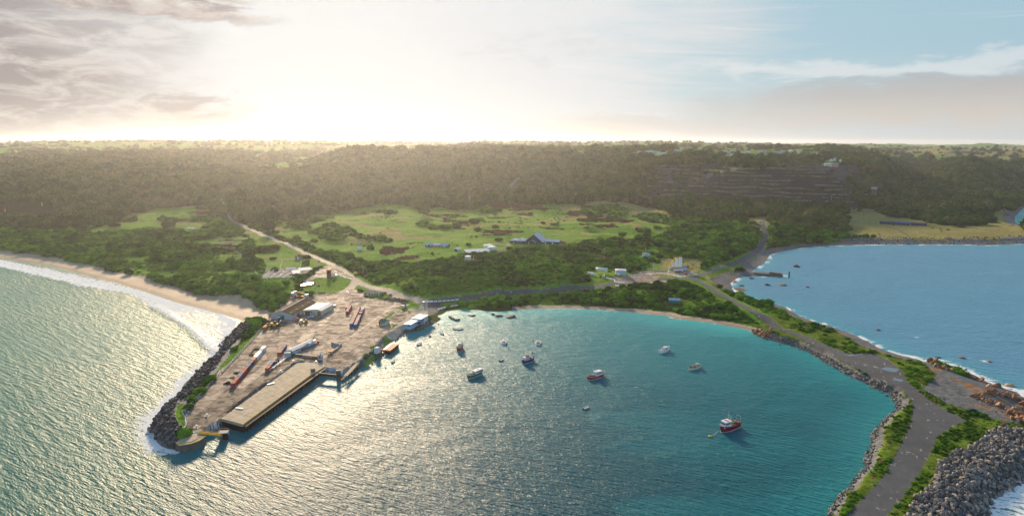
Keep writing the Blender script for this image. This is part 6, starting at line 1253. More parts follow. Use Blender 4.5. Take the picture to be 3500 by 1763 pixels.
    for fr, x, y, w, hh, wall, roof, lab, cat in [('R', 1990, 137, 95, 7, 'navy', 'navy', 'long dark barn on the far eastern plateau', 'barn'), ('R', 1940, 147, 55, 6, 'lightgrey', 'ltblue', 'shorter pale-roofed barn in front of the long dark barn', 'barn'), ('R', 1905, 142, 24, 5, 'pink', 'brownroof', 'small farmhouse west of the plateau barns', 'house'),
                                                  ('R', 1440, 391, 30, 13, 'pink', 'lightgrey', 'lone upright grey building in the wooded valley', 'building'), ('R', 1495, 584, 75, 3.0, 'navy', 'darkblue', 'western long dark blue stack on the coastal flat', 'stack'), ('R', 1578, 588, 82, 3.4, 'navy', 'blue', 'middle long dark blue stack on the coastal flat', 'stack'), ('R', 1692, 593, 75, 3.0, 'navy', 'darkblue', 'eastern long dark blue stack on the coastal flat', 'stack'),
                                                  ('G', 661, 200, 32, 4, 'white', 'white', 'white shed in the gravel pit behind the golf dunes', 'shed'), ('G', 713, 190, 18, 5, 'lightgrey', 'lightgrey', 'small pale block in the gravel pit behind the golf dunes', 'shed'), ('G', 750, 190, 20, 5, 'white', 'cream', 'roofless pale frame at the gravel pit edge', 'shed'), ('z7', 2115, 25, 90, 3, 'white', 'white', 'tiny white shelter in the golf rough', 'shelter'), ('D', 1683, 762, 26, 3, 'teal', 'ltblue', 'teal-roofed shelter hidden in the beach scrub', 'shelter')]:
        q = drape(fr, [(x, y)])[0]; ww = w / FR[fr][2] / FPX * math.hypot(q[0], q[1]); t = thing({'barn': 'barn', 'house': 'farmhouse', 'stack': 'covered_stack', 'shed': 'small_shed', 'shelter': 'small_shelter'}.get(cat, 'tall_building'), lab, cat, (q[0], q[1], q[2] - .3), -math.atan2(q[0], q[1]))
        dd = min(ww * .4, 14); MB().box(0, ww, 0, dd, -3, hh).build('wall', wall, t); MB().slab([(-.5, -.5, hh + .1), (ww + .5, -.5, hh + .1), (ww + .5, dd / 2, hh + 1.6), (-.5, dd / 2, hh + 1.6)], .15).slab([(-.5, dd / 2 + .01, hh + 1.6), (ww + .5, dd / 2 + .01, hh + 1.6), (ww + .5, dd, hh + .1), (-.5, dd, hh + .1)], .15).build('roof', roof, t)
        if ww > 12:
            for j in range(4): MB().box(ww * (j + .5) / 4 - 1, ww * (j + .5) / 4 + 1, -.1, .02, .5, hh * .7).build('door', 'dark', t)
    # radio mast
    q = drape('P', [(1047, 476)])[0]; r = math.hypot(q[0], q[1]); k = r / FPX; t = thing('radio_mast', 'slender lattice radio mast on the skyline', 'mast', (q[0], q[1], q[2] - 3)); m = MB(); Ht = 29 * k + 3
    for s1, s2 in ((-1, -1), (1, -1), (1, 1), (-1, 1)): m.bar((s1 * 2.6, s2 * 2.6, 0), (s1 * .9, s2 * .9, Ht), .55)
    for i in range(12): z0, z1 = Ht * i / 12, Ht * (i + 1) / 12; a, b = 2.6 - 1.7 * i / 12, 2.6 - 1.7 * (i + 1) / 12; m.bar((-a, -a, z0), (b, -b, z1), .4).bar((a, a, z0), (-b, b, z1), .4).bar((-a, -a, z0), (a, -a, z0), .4)
    m.build('lattice', 'grey', t); MB().cyl((0, 0), Ht * .88, Ht * .97, 1.6, n=10).build('antenna', 'white', t)
inland()
# ------------------------------------------------------------------ poles, signs, barriers, fences
def furniture():
    P = [('z7', 1330, 690, 842, 0, .28, 'white post on the green mound above the yard'), ('z7', 2235, 335, 518, 1, .3, 'power pole with white crossarm beside the main road bend'), ('z7', 315, 540, 640, 0, .2, 'thin post in front of the sheep pens'), ('z7', 1465, 960, 1082, 0, .2, 'dark pole behind the pale shed'), ('z7', 1343, 220, 345, 1, .25, 'pole with small yellow sign near the junction'),
         ('M', 728, 262, 330, 1, .3, 'power pole beside the round dark tree by the road'), ('M', 415, 145, 182, 1, .3, 'power pole at the forest end of the road'), ('M', 1175, 425, 472, 1, .3, 'power pole in scrub north of the road'), ('M', 2355, 605, 692, 1, .3, 'power pole at the edge of the golf scrub'), ('M', 680, 350, 420, 1, .3, 'power pole in the roadside bushes'), ('M', 1060, 590, 645, 0, .3, 'post beside the red-roofed hut'),
         ('G', 310, 678, 738, 0, .3, 'tall pale post rising from brown bracken'), ('G', 753, 638, 692, 0, .3, 'tall pale post next to the white cube hut'), ('G', 1805, 588, 636, 1, .3, 'power pole on the scrub hill above the tan meadow'), ('S', 1322, 20, 140, 1, .3, 'power pole with transformers above the green cabinets'), ('G', 1512, 543, 572, 0, .3, 'short post east of the clubhouse garden'),
         ('V', 1335, 555, 985, 1, .3, 'power pole between the silos and the road'), ('W', 2010, 722, 945, 0, .45, 'thick white monument pole on the grass triangle'), ('W', 1957, 1130, 1245, 0, .15, 'first thin flagpole above the rock bank by the club building'), ('W', 2037, 1105, 1205, 0, .15, 'second thin flagpole above the rock bank by the club building'), ('W', 2130, 1082, 1182, 0, .15, 'third thin flagpole above the rock bank by the club building'),
         ('z8', 815, 205, 660, 2, .25, 'tall light mast behind the white kiosk'), ('z4', 1522, 722, 1190, 2, .25, 'tall light mast at the wharf corner by the control hut'), ('z6', 1330, 378, 425, 0, .15, 'short white post at the wharf-end pad'), ('z6', 1130, 480, 525, 0, .15, 'short white post on the dark gravel near the head'), ('L', 1518, 458, 505, 1, .3, 'power pole on the curve of the forest road'), ('R', 1190, 398, 430, 0, .3, 'thin post on the quarry floor'), ('z3', 1107, 830, 860, 0, .15, 'short white post below the container pair')]
    for fr, x, yt, yb, arm, w, lab in P:
        b = drape(fr, [(x, yb)])[0]; h = zat(fr, (x, yb), yb - yt); w = max(w, math.hypot(b[0], b[1]) / 668 * .32)
        t = thing({0: 'post', 1: 'power_pole', 2: 'light_mast'}[arm], lab, {0: 'post', 1: 'power pole', 2: 'light mast'}[arm], (b[0], b[1], b[2] - .5)); MB().cyl((0, 0), 0, h + .5, w * .6, w * .45, 8).build('pole', 'lightgrey' if arm else 'white', t)
        if arm == 1: MB().box(-1.4, 1.4, -.12, .12, h - .4, h - .1).build('crossarm', 'lightgrey', t)
        if arm == 2:
            MB().box(-1.0, 1.0, -.15, .15, h + .3, h + .5).build('crossarm', 'grey', t)
            for s in (-.8, 0, .8): MB().box(s - .25, s + .25, -.4, .1, h + .5, h + .85).build('floodlight', 'lightgrey', t)
    S = [('C', 1077, 395, 430, 'orange harbour marker on a white post at the shingle edge'), ('C', 815, 424, 446, 'orange marker low among the causeway rocks'), ('C', 850, 797, 826, 'orange marker on a white post beside the widest bend of the causeway'), ('C', 797, 915, 950, 'orange marker on a white post in the middle of the causeway verge'), ('C', 745, 1033, 1064, 'orange marker on a white post on the seaward causeway verge'),
         ('C', 1625, 652, 692, 'orange marker standing at the top of the boulder breakwater'), ('S', 290, 708, 782, 'big orange triangle marker beside the harbour road'), ('S', 597, 178, 212, 'orange marker on the scrub hill by the bare patch'), ('L', 36, 514, 548, 'orange marker at the west end of the forest clearing'), ('L', 288, 478, 507, 'orange marker at the east end of the forest clearing'), ('G', 805, 936, 952, 'small orange road marker on the verge of the harbour road'), ('M', 1255, 600, 665, 'small orange marker on a pole in the roadside grass')]
    for fr, x, yt, yb, lab in S:
        b = drape(fr, [(x, yb)])[0]; h = zat(fr, (x, yb), yb - yt); s = h * .42
        t = thing('marker_sign', lab, 'marker', tuple(b), -math.atan2(b[0], b[1]), 'orange harbour markers'); MB().box(-h * .05, h * .05, -.05, .05, -.4, h * .6).build('post', 'white', t)
        m = MB(); m.v = [(-s * .6, -.1, h * .5), (s * .6, -.1, h * .5), (0, -.1, h), (-s * .6, .02, h * .5), (s * .6, .02, h * .5), (0, .02, h)]; m.f = [(0, 1, 2), (5, 4, 3), (0, 3, 4, 1), (1, 4, 5, 2), (2, 5, 3, 0)]; m.build('board', 'neon', t)
    proto_b = None
    for nm, fr, pts, n in (('inland', 'G', [(365, 1024), (450, 1019), (550, 1012), (640, 1001)], 8), ('harbour', 'G', [(462, 1086), (520, 1067), (600, 1052), (695, 1037)], 8)):
        q = drape(fr, pts); L = np.concatenate([[0], np.cumsum(np.hypot(*(np.diff(q[:, :2], axis=0).T)))]); gap = L[-1] / n
        for k in range(n):
            a = [np.interp(k * gap, L, q[:, i]) for i in range(3)]; b = [np.interp((k + .78) * gap, L, q[:, i]) for i in range(3)]; yaw = math.atan2(b[1] - a[1], b[0] - a[0]); ln = math.hypot(b[0] - a[0], b[1] - a[1])
            if proto_b is None:
                proto_b = thing('traffic_barrier', '', 'barrier', (0, 0, 0)); MB().prism([(0, -.4), (1, -.4), (1, .4), (0, .4)], 0, .3).build('foot', 'white', proto_b); MB().box(0, 1, -.2, .2, .3, 1.0).build('panel', 'white', proto_b); o = proto_b
            else: o = copy_tree(proto_b)
            o.location = a; o.rotation_euler = (0, 0, yaw); o.scale = (ln, 1, 1); tag(o, ORD[k] + ' white barrier from the junction on the ' + nm + ' side of the harbour road', 'barrier', 'white barriers along the harbour road')
    def fence(fr, pts, lab, mat='lightgrey', hh=1.3, step=4.0, w=.22, z=None, name='fence'):
        q = (drape(fr, pts) if z is None else np.concatenate([U(fr, pts, z), np.full((len(pts), 1), z)], 1)); q = dense(q, step); r = math.hypot(q[0][0], q[0][1]); w = max(w, r / 668 * .22); q = q.copy()
        if z is None: q[:, 2] = np.maximum(gz(q[:, 0], q[:, 1]), q[:, 2] - 2)
        c = q[0]; t = thing(name, lab, 'fence' if name == 'fence' else 'rail', tuple(c)); m = MB(); p_ = MB()
        for a, b in zip(q[:-1], q[1:]):
            a = a - c; b = b - c
            for f in (.45, .95): m.bar((a[0], a[1], a[2] + hh * f), (b[0], b[1], b[2] + hh * f), w * .6)
            p_.box(a[0] - w / 2, a[0] + w / 2, a[1] - w / 2, a[1] + w / 2, a[2] - .4, a[2] + hh)
        m.build('rails', mat, t); o = p_.build('posts', mat, t); o['kind'] = 'stuff'
    for fr, pts, lab in [('M', [(0, 378), (240, 360), (450, 345)], 'grey fence along the inland side of the small paddock'), ('M', [(80, 430), (300, 410), (470, 375)], 'grey fence through the middle of the small paddock'), ('M', [(300, 500), (420, 430), (475, 392)], 'fence closing the small paddock towards the road'), ('M', [(380, 500), (470, 540), (560, 600), (600, 660), (645, 720), (630, 745), (590, 745)], 'curved fence on the inland side of the stock lane'),
                         ('M', [(330, 515), (430, 580), (520, 630), (550, 670), (550, 740), (585, 780)], 'curved fence on the dune side of the stock lane'), ('M', [(600, 628), (850, 618), (1060, 600)], 'fence below the red-roofed hut'), ('M', [(855, 618), (830, 715)], 'short fence dividing the two pens paddocks'), ('M', [(1065, 650), (1035, 720)], 'short fence running down to the sheep race'), ('M', [(0, 500), (150, 495), (320, 498)], 'fence on the seaward side of the small paddock'),
                         ('K2', [(690, 560), (850, 600), (1100, 600), (1300, 580), (1420, 560)], 'curved garden fence before the golf clubhouse'), ('K2', [(1430, 540), (1650, 580), (1850, 570), (1990, 530), (1950, 460), (1850, 440)], 'curved fence round the eastern clubhouse garden')]: fence(fr, pts, lab)
    fence('z1', [(290, 1000), (335, 940), (440, 830), (600, 660), (820, 420), (850, 385)], 'wire fence along the ocean edge of the yard', 'mesh', 1.6, 5, z=4.0); fence('z1', [(290, 1130), (310, 1070), (265, 1010), (335, 940)], 'bent wire fence round the grass near the quay head', 'mesh', 1.6, 3, z=4.0)
    fence('z1', [(1550, 640), (1600, 590), (1680, 530)], 'wire fence above the grass bank beside the slipway', 'mesh', 1.5, 3, z=4.0); fence('W', [(40, 545), (400, 580), (800, 600), (1180, 610)], 'wire fence below the green bungalow bank', 'mesh', 1.6, 4)
    fence('z3', [(960, 815), (1280, 575), (1385, 500)], 'white pipe rail from the container pair to the water tank', 'white', 1.2, 4, .3, z=4.0, name='pipe_rail')
    a = np.concatenate([U('z3', [(0, 845), (440, 370), (770, 0)], 4.1), np.full((3, 1), 4.15)], 1); t = thing('edge_kerb', 'long pale concrete kerb along the ocean edge of the yard', 'kerb', tuple(a[0])); [MB().bar(tuple(a[i] - a[0]), tuple(a[i + 1] - a[0]), .6, .5).build('kerb_length', 'concrete', t) for i in range(2)]
    # rubble heaps beside the long container line
    for i, (x, y, s) in enumerate([(130, 1060, 3.2), (215, 950, 2.0), (300, 860, 2.0), (320, 835, 1.5)]):
        p = U('z3', [(x, y)], 4)[0]; me = rock_mesh('heap%d' % i, 300 + i, .5, .5); o = bpy.data.objects.new('rubble_heap', me); COL.objects.link(o); me.materials.clear(); me.materials.append(mt('black')); o.location = (p[0], p[1], 4.0); o.scale = (s * 1.3, s, s * .45); tag(o, ORD[i] + ' dark rubble heap from the seaward end beside the long container line', 'rubble heap', 'rubble heaps behind the long container line')
    for i, (fr, x, y, lab) in enumerate([('z3', 980, 1075, 'pale timber beam lying across the wharf edge'), ('z6', 2065, 300, 'white timber beam lying on the wharf deck end')]):
        p = U(fr, [(x, y)], 4.3)[0]; o = MB().box(-2.2, 2.2, -.5, .5, 0, .45).build('timber_beam', 'white'); o.location = (p[0], p[1], 4.31); o.rotation_euler = (0, 0, .8 if i == 0 else -.3); tag(o, lab, 'beam')
def rock_mesh(name, seed, flat=.25, rough=.28, sub=2, mat='rock'):
    r = random.Random(seed); bm = bmesh.new(); bmesh.ops.create_icosphere(bm, subdivisions=sub, radius=1)
    cuts = [(Vector((r.gauss(0, 1), r.gauss(0, 1), r.gauss(0, 1))).normalized(), r.uniform(.45, .85)) for _ in range(11)]
    for v in bm.verts:
        for n, d in cuts:
            k = v.co.dot(n)
            if k > d: v.co -= n * (k - d)
        v.co *= 1 + r.uniform(-.05, .05)
    me = bpy.data.meshes.new(name); bm.to_mesh(me); bm.free(); me.materials.append(mt(mat)); return me
furniture()
# ------------------------------------------------------------------ rock armour
def stone_mat(name, a, b_, c):
    m, T, b, out = new_mat(name); rnd = T.node('ShaderNodeObjectInfo').outputs['Random']; g = T.node('ShaderNodeTexCoord').outputs['Object']; n = T.noise(g, 2.2, 6, .7)
    col = T.mix(T.ss(rnd, .1, .6), a, b_); col = T.mix(T.ss(rnd, .75, .95), col, c); v = T.ss(n, .25, .75, .5, 1.45); T.put(b.inputs['Base Color'], T.mix(1, col, T.comb(v, v, v), 'MULTIPLY')); b.inputs['Roughness'].default_value = .8; b.inputs['Specular IOR Level'].default_value = .3
    T.put(b.inputs['Normal'], T.bump(n, .5, .15)); return m
SM_D = stone_mat('basalt', (.040, .040, .044), (.085, .082, .082), (.17, .15, .13)); SM_L = stone_mat('granite', (.12, .105, .092), (.27, .235, .205), (.42, .35, .28)); SM_O = stone_mat('lichen_granite', (.24, .10, .045), (.34, .17, .085), (.42, .27, .17))
def rocks():
    kinds = {}
    for nm, m in (('dark', SM_D), ('pale', SM_L), ('orange', SM_O)):
        L = []
        for i in range(7):
            me = rock_mesh('boulder_%s%d' % (nm, i), 500 + i * 7 + len(nm)); me.materials.clear(); me.materials.append(m); L.append(me)
        kinds[nm] = (L, coll_of('stones_' + nm, L))
    def armour(name, label, fr, poly, z, kind, smin, smax, dens, nind=300, cond=None, cat='rock armour', zadd=0.0):
        q = U(fr, poly, z); lo, hi_ = q.min(0), q.max(0); n = int((hi_ - lo).prod() * dens); x = rng.uniform(lo[0], hi_[0], n); y = rng.uniform(lo[1], hi_[1], n); k = inpoly(x, y, q)
        s2 = gsample(S2, x, y); k &= (s2 > -2.2); 
        if cond is not None: k &= cond(x, y)
        x, y = x[k], y[k]; zz = gz(x, y); s = smin * (smax / smin) ** (rng.uniform(0, 1, len(x)) ** 1.8); r = np.hypot(x, y)
        order = np.argsort(-(s / r)); x, y, zz, s = x[order], y[order], zz[order], s[order]
        t = thing(name, label, cat, (float(x[0]), float(y[0]), 0.0)); ox, oy = float(x[0]), float(y[0])
        sc = np.stack([s * rng.uniform(.8, 1.25, len(s)), s * rng.uniform(.8, 1.25, len(s)), s * rng.uniform(.65, .95, len(s))], 1) * .5; rt = rng.uniform(0, 6.28, (len(s), 3)); zz = np.maximum(zz, -.5) + s * .14 + zadd + rng.uniform(-.1, .3, len(s)) * s
        L, CL = kinds[kind]
        for i in range(min(nind, len(x))):
            o = bpy.data.objects.new('boulder', L[i % 7]); COL.objects.link(o); o.parent = t; o.location = (x[i] - ox, y[i] - oy, zz[i]); o.scale = sc[i]; o.rotation_euler = rt[i]
        if len(x) > nind:
            sl = slice(nind, None); scatter('rubble', np.stack([x - ox, y - oy, zz], 1)[sl], sc[sl], rt[sl], rng.integers(0, 7, len(x))[sl], CL, None, t)
        print(name, len(x))
    armour('ocean_revetment', 'dark boulder bank along the ocean side of the quay', 'z1', [(780, 330), (700, 335), (640, 375), (590, 430), (500, 505), (515, 560), (470, 625), (420, 665), (370, 725), (320, 795), (270, 865), (190, 925), (110, 990), (35, 1070), (20, 1120), (70, 1175), (140, 1220), (230, 1260), (250, 1180), (275, 1140), (210, 1080), (205, 1000), (235, 930), (320, 905), (370, 870), (430, 800), (450, 745), (520, 690), (540, 640), (610, 545), (690, 470), (760, 410), (800, 370)], 1.5, 'dark', 1.2, 3.4, .62)
    armour('harbour_revetment', 'narrow dark rock bank between the slipway and the club building', 'z1', [(1500, 700), (1570, 640), (1640, 650), (1690, 590), (1720, 545), (1760, 500), (1800, 480), (1870, 430), (1947, 380), (2010, 350), (2060, 345), (2050, 385), (1960, 410), (1870, 455), (1800, 510), (1760, 560), (1700, 610), (1650, 670), (1570, 690), (1520, 720)], 1.5, 'dark', .9, 2.0, 1.1, 250)
    armour('causeway_revetment', 'narrow rocky bank between the causeway and the harbour water', 'C', [(-10, 85), (60, 90), (250, 150), (400, 215), (500, 275), (620, 340), (800, 420), (880, 455), (950, 520), (940, 580), (880, 640), (810, 700), (770, 800), (750, 900), (715, 990), (640, 1090), (560, 1190), (480, 1298), (400, 1400), (350, 1400), (430, 1270), (510, 1160), (590, 1070), (660, 980), (695, 890), (720, 780), (760, 700), (830, 640), (900, 580), (890, 540), (830, 480), (740, 445), (590, 375), (450, 300), (350, 235), (230, 190), (80, 140), (-20, 105)], 1.2, 'pale', .6, 1.7, 1.3, 300)
    armour('boulder_breakwater', 'broad bank of grey boulders facing the surf beside the causeway', 'Q', [(1180, 500), (1330, 420), (1542, 460), (1850, 480), (1900, 900), (1500, 1060), (1330, 1110), (1270, 1170), (1150, 1450), (250, 1450), (420, 1280), (450, 1230), (500, 1110), (600, 1030), (700, 900), (720, 780), (850, 700), (1000, 640), (1100, 580)], 4.5, 'pale', .8, 3.0, 1.05, 300)
    armour('orange_rocks', 'lichen-orange granite rocks on the outer shore of the causeway', 'C', [(1130, 255), (1230, 250), (1290, 290), (1340, 300), (1480, 340), (1600, 350), (1780, 460), (1800, 560), (1640, 560), (1600, 610), (1480, 580), (1400, 545), (1420, 515), (1500, 500), (1560, 440), (1480, 420), (1400, 390), (1350, 370), (1200, 350), (1130, 300)], 1.0, 'orange', 1.4, 4.6, .30, 200, lambda x, y: fbm(x / 9, y / 9, 2, 71) > .50, 'rocks')
    armour('pale_ledge', 'flat pale granite ledge next to the boulder breakwater', 'C', [(1640, 620), (1720, 600), (1850, 620), (1900, 720), (1762, 710), (1680, 690), (1650, 650)], 1.5, 'orange', 2.5, 5.0, .3, 60, None, 'ledge')
    armour('junction_rocks', 'orange rocks where the inner beach meets the causeway', 'C', [(-60, 40), (60, 70), (80, 110), (0, 110), (-70, 90)], 1.0, 'orange', 1.2, 3.2, .5, 60, None, 'rocks')
    armour('far_shore_stones', 'dark shingle and stones along the far bay shore', 'R', [(1250, 690), (1500, 680), (2000, 690), (2411, 670), (2600, 670), (2600, 715), (2000, 717), (1500, 712), (1250, 712)], .8, 'dark', 1.2, 3.0, .03, 200, None, 'shingle')
    armour('verge_stones', 'scattered tan stones on the landward edge of the shingle', 'C', [(1060, 455), (1230, 540), (1190, 565), (1110, 515)], 4.0, 'orange', .5, 1.3, .8, 120, None, 'stones')
    # separate rocks standing in the water
    K = [('G', 1050, 1140, 14, 5, 'dark', 'long dark rock islet off the inner beach'), ('G', 960, 1133, 7, 4, 'dark', 'round rock beside the long islet'), ('G', 735, 1130, 8, 3, 'dark', 'flat dark rock nearer the boat ramp'), ('G', 910, 1122, 4, 3, 'dark', 'small dark rock between the ramp rock and the islet'),
         ('R', 975, 858, 9, 7, 'dark', 'lone dark rock in the eastern bay past the pier spit'), ('R', 785, 973, 6, 4, 'dark', 'small dark rock off the rocky point'), ('R', 880, 970, 13, 4, 'dark', 'long low dark rock off the rocky point'), ('R', 1040, 986, 6, 3, 'dark', 'outermost small dark rock in the bay'), ('R', 620, 978, 6, 3, 'dark', 'dark rock by the shore of the rocky point'), ('R', 610, 1000, 14, 4, 'orange', 'brownish ledge rock hugging the rocky point'), ('R', 575, 950, 6, 4, 'orange', 'brown rock at the root of the rocky point'), ('R', 680, 930, 7, 3, 'dark', 'low dark rock beside the pier spit'),
         ('C', 785, 55, 4, 2.5, 'pale', 'single rock awash in the outer bay'), ('C', 1345, 240, 5, 2, 'orange', 'orange rock awash beyond the shingle'), ('C', 1525, 265, 4, 2, 'orange', 'small orange rock awash, farthest off the shingle'), ('C', 1670, 425, 8, 4, 'orange', 'orange rock in the foam at the shingle corner'), ('C', 1185, 238, 4, 2, 'dark', 'small dark rock off the grassy point'), ('C', 1205, 285, 9, 5, 'orange', 'big lichen-covered rock at the grassy point'), ('C', 1440, 385, 9, 5, 'orange', 'bright orange rock in the middle of the outer shore'), ('C', 795, 450, 5, 2.5, 'orange', 'orange rock in the inner water below the marker'), ('C', 615, 358, 2.5, 1.6, 'orange', 'small orange rock at the inner causeway edge'), ('C', 130, 155, 2.5, 1.4, 'pale', 'small rock in foam by the inner causeway start')]
    for i, (fr, x, y, w, h, kd, lab) in enumerate(K):
        p = U(fr, [(x, y)], 0)[0]; o = bpy.data.objects.new('sea_rock', kinds[kd][0][i % 7]); COL.objects.link(o); o.location = (p[0], p[1], .1); o.scale = (w * .5, w * .5, h * .42); o.rotation_euler = (0, 0, i * 1.3); tag(o, lab.replace('farthest off', 'far out from'), 'rock', 'rocks standing in the sea')
    a, b = U('R', [(700, 900), (880, 915)], .5); t = thing('old_pier', 'ruined stone pier reaching into the eastern bay', 'pier', (a[0], a[1], 0)); d = b - a; MB().bar((0, 0, .8), (d[0], d[1], .6), 9, 3.0).build('stone_core', 'rock', t); MB().bar((d[0] * .55, d[1] * .55 + 1, 3.0), (d[0] * .97, d[1] * .97 + 1, 2.6), 3.5, 1.6).build('deck', 'wood', t)
    p = U('R', [(921, 925)], 0)[0]; t = thing('sea_pile', 'single timber pile standing off the ruined pier', 'pile', (p[0], p[1], -1)); MB().cyl((0, 0), 0, 7.5, .8, .6, 8).build('pile', 'dark', t)
rocks()
# ------------------------------------------------------------------ boats
def hull(L, W, sheer=.35, h=1.6, tr=.7, n=14, draft=.5, fwd=1.0, pointed=False):
    """stations from stern (x=0) to bow (x=L): returns list of (x, half beam, deck z, keel z)"""
    st = []
    for i in range(n + 1):
        u = i / n; b = (tr + (1 - tr) * math.sin(min(u / .45, 1) * math.pi / 2)) if u < .45 else math.cos(((u - .45) / .55) ** 1.7 * math.pi / 2) ** .8
        if pointed and u < .45: b = math.sin(min(u / .45, 1) * math.pi / 2) ** .7
        st.append((u * L, max(b, .02) * W / 2, h * (1 + sheer * (abs(u - .35) / .65) ** 1.8 * fwd), -draft))
    return st
def make_boat(name, label, cat, S_, B_, hullc, L=None, WL=.30, h=1.6, deck='grey', stripe='white', kind='trawler', house='white', roofc='white', pointed=False, group=None, heel=0):
    a, b = U(*S_, 0)[0] if not isinstance(S_[1][0], (int, float)) else U(S_[0], [S_[1]], 0)[0], U(B_[0], [B_[1]], 0)[0]
    d = b - a; Ln = L or float(np.hypot(*d)); yaw = math.atan2(d[1], d[0]); t = thing(name, label, cat, (a[0], a[1], 0), yaw, group); W = Ln * WL
    st = hull(Ln, W, h=h, pointed=pointed); k = 6; m = MB(); dk = MB(); gun = MB(); wl = MB(); rows = []
    for (x, hb, zd, zk) in st:
        rows.append([(x - .10 * (1 - zz) * (x / Ln) ** 4 * Ln, s * hb * (.72 + .28 * zz ** .6), zk + (zd - zk) * zz) for s, zz in ((-1, 1), (-1, .55), (-1, .25), (-1, 0), (1, 0), (1, .25), (1, .55), (1, 1))])
    for r_ in rows: m.v += r_
    n = len(rows)
    m.f = [(i * 8 + j, (i + 1) * 8 + j, (i + 1) * 8 + j + 1, i * 8 + j + 1) for i in range(n - 1) for j in range(7)] + [tuple(range(8))]
    m.build('hull', hullc, t)
    dz = .55 if kind in ('trawler', 'workboat') else .12
    for i in range(n - 1):
        a0, a1 = rows[i], rows[i + 1]; f0 = .94; dk.poly([(a0[0][0], a0[0][1] * f0, a0[0][2] - dz), (a1[0][0], a1[0][1] * f0, a1[0][2] - dz), (a1[7][0], a1[7][1] * f0, a1[7][2] - dz), (a0[7][0], a0[7][1] * f0, a0[7][2] - dz)])
        for j in (0, 7): gun.bar(a0[j], a1[j], .16, .14); wl.bar((a0[j][0], a0[j][1] * .90, .12), (a1[j][0] - .10 * (a1[j][0] / Ln) ** 4 * Ln * .6, a1[j][1] * .90, .12), .12, .2)
    gun.bar(rows[0][0], rows[0][7], .16, .14); wl.bar((rows[0][0][0], rows[0][0][1] * .9, .12), (rows[0][7][0], rows[0][7][1] * .9, .12), .12, .2)
    dk.build('deck', deck, t); gun.build('gunwale', stripe, t)
    if kind != 'dinghy': wl.build('waterline', 'white', t)
    zd = h; w2 = W / 2
    def house_(x0, x1, hw, z0, z1, col, rake=.35, win=True):
        m = MB(); m.v = [(x0, -hw, z0), (x1, -hw * .85, z0), (x1, hw * .85, z0), (x0, hw, z0), (x0 + .1, -hw * .92, z1), (x1 - rake, -hw * .76, z1), (x1 - rake, hw * .76, z1), (x0 + .1, hw * .92, z1)]; m.f = [(0, 1, 5, 4), (1, 2, 6, 5), (2, 3, 7, 6), (3, 0, 4, 7), (4, 5, 6, 7)]; o = m.build('wheelhouse', col, t)
        if win:
            zz0, zz1 = z0 + (z1 - z0) * .52, z0 + (z1 - z0) * .82; nw = max(3, int((x1 - x0) / 1.0))
            for s in (-1, 1):
                for i in range(nw):
                    xa = x0 + .3 + (x1 - x0 - .8) * i / nw; xb = xa + (x1 - x0 - .8) / nw * .7; y = s * (hw * .96 + .02); MB().poly([(xa, y, zz0), (xb, y * .97, zz0), (xb - .08, y * .93, zz1), (xa, y * .96, zz1)]).build('window', 'glass', o)
            for i in range(3): y = (i - 1) * hw * .5; MB().box(x1 - rake * .62, x1 - rake * .62 + .05, y - hw * .2, y + hw * .2, zz0, zz1).build('window', 'glass', o)
        MB().box(x0 - .2, x1 - rake + .2, -hw * .98, hw * .98, z1 + .002, z1 + .14).build('roof', roofc, o); return o
    def mast(x, hh, arm=.0, dome=True):
        m = MB().cyl((x, 0), zd, zd + hh, .10, .06, 8); m.build('mast', 'white', t)
        if arm: MB().bar((x, 0, zd + hh * .45), (x - arm, arm * .25, zd + hh * .75), .12).build('boom', 'white', t)
        MB().box(x - .1, x + .1, -.9, .9, zd + hh * .7, zd + hh * .7 + .1).build('crosstree', 'grey', t)
        if dome: MB().cyl((x + .9, .3), zd + hh * .32, zd + hh * .32 + .35, .4, .2, 10).build('radar_dome', 'white', t)
    def clutter(x0, x1, cols, n, size=.45):
        for j, c in enumerate(cols):
            m = MB()
            for i in range(n // len(cols)): x = random.uniform(x0, x1); y = random.uniform(-w2 * .62, w2 * .62); s = random.uniform(.5, 1) * size; z_ = zd - .5 + random.uniform(0, .6); m.box(x - s, x + s, y - s, y + s, z_, z_ + s * 1.5)
            m.build({'deckbrown': 'lobster_pots', 'dark': 'nets', 'orange': 'buoys', 'teal': 'tubs', 'white': 'fish_boxes', 'blue': 'tarpaulin'}.get(c, 'gear'), c, t)
    def rails(x0, x1, hh=1.0, col='white'):
        m = MB()
        for (x, hb, z_, _) in st:
            if x0 <= x <= x1:
                for s in (-1, 1): m.bar((x, s * hb * .96, z_), (x, s * hb * .96, z_ + hh), .06)
        for (a0, a1) in zip(st[:-1], st[1:]):
            if a0[0] >= x0 and a1[0] <= x1 + .1:
                for s in (-1, 1): m.bar((a0[0], s * a0[1] * .96, a0[2] + hh), (a1[0], s * a1[1] * .96, a1[2] + hh), .06)
        m.build('handrail', col, t)
    z0 = zd - .55
    if kind == 'trawler':
        house_(Ln * .38, Ln * .76, w2 * .72, z0, zd + 2.2, house); mast(Ln * .46, 5.2, 2.2); clutter(Ln * .08, Ln * .35, ['deckbrown', 'dark', 'orange', 'teal'], 40); rails(Ln * .7, Ln)
    elif kind == 'longroof':
        house_(Ln * .36, Ln * .93, w2 * .78, z0, zd + 1.5, house, .8); mast(Ln * .56, 4.2); clutter(Ln * .08, Ln * .34, ['deckbrown', 'deckbrown', 'dark'], 45); rails(0, Ln * .45); MB().box(Ln * .62, Ln * .68, -.7, .7, zd + 1.66, zd + 1.72).build('hatch', 'red', t)
    elif kind == 'aftroof':
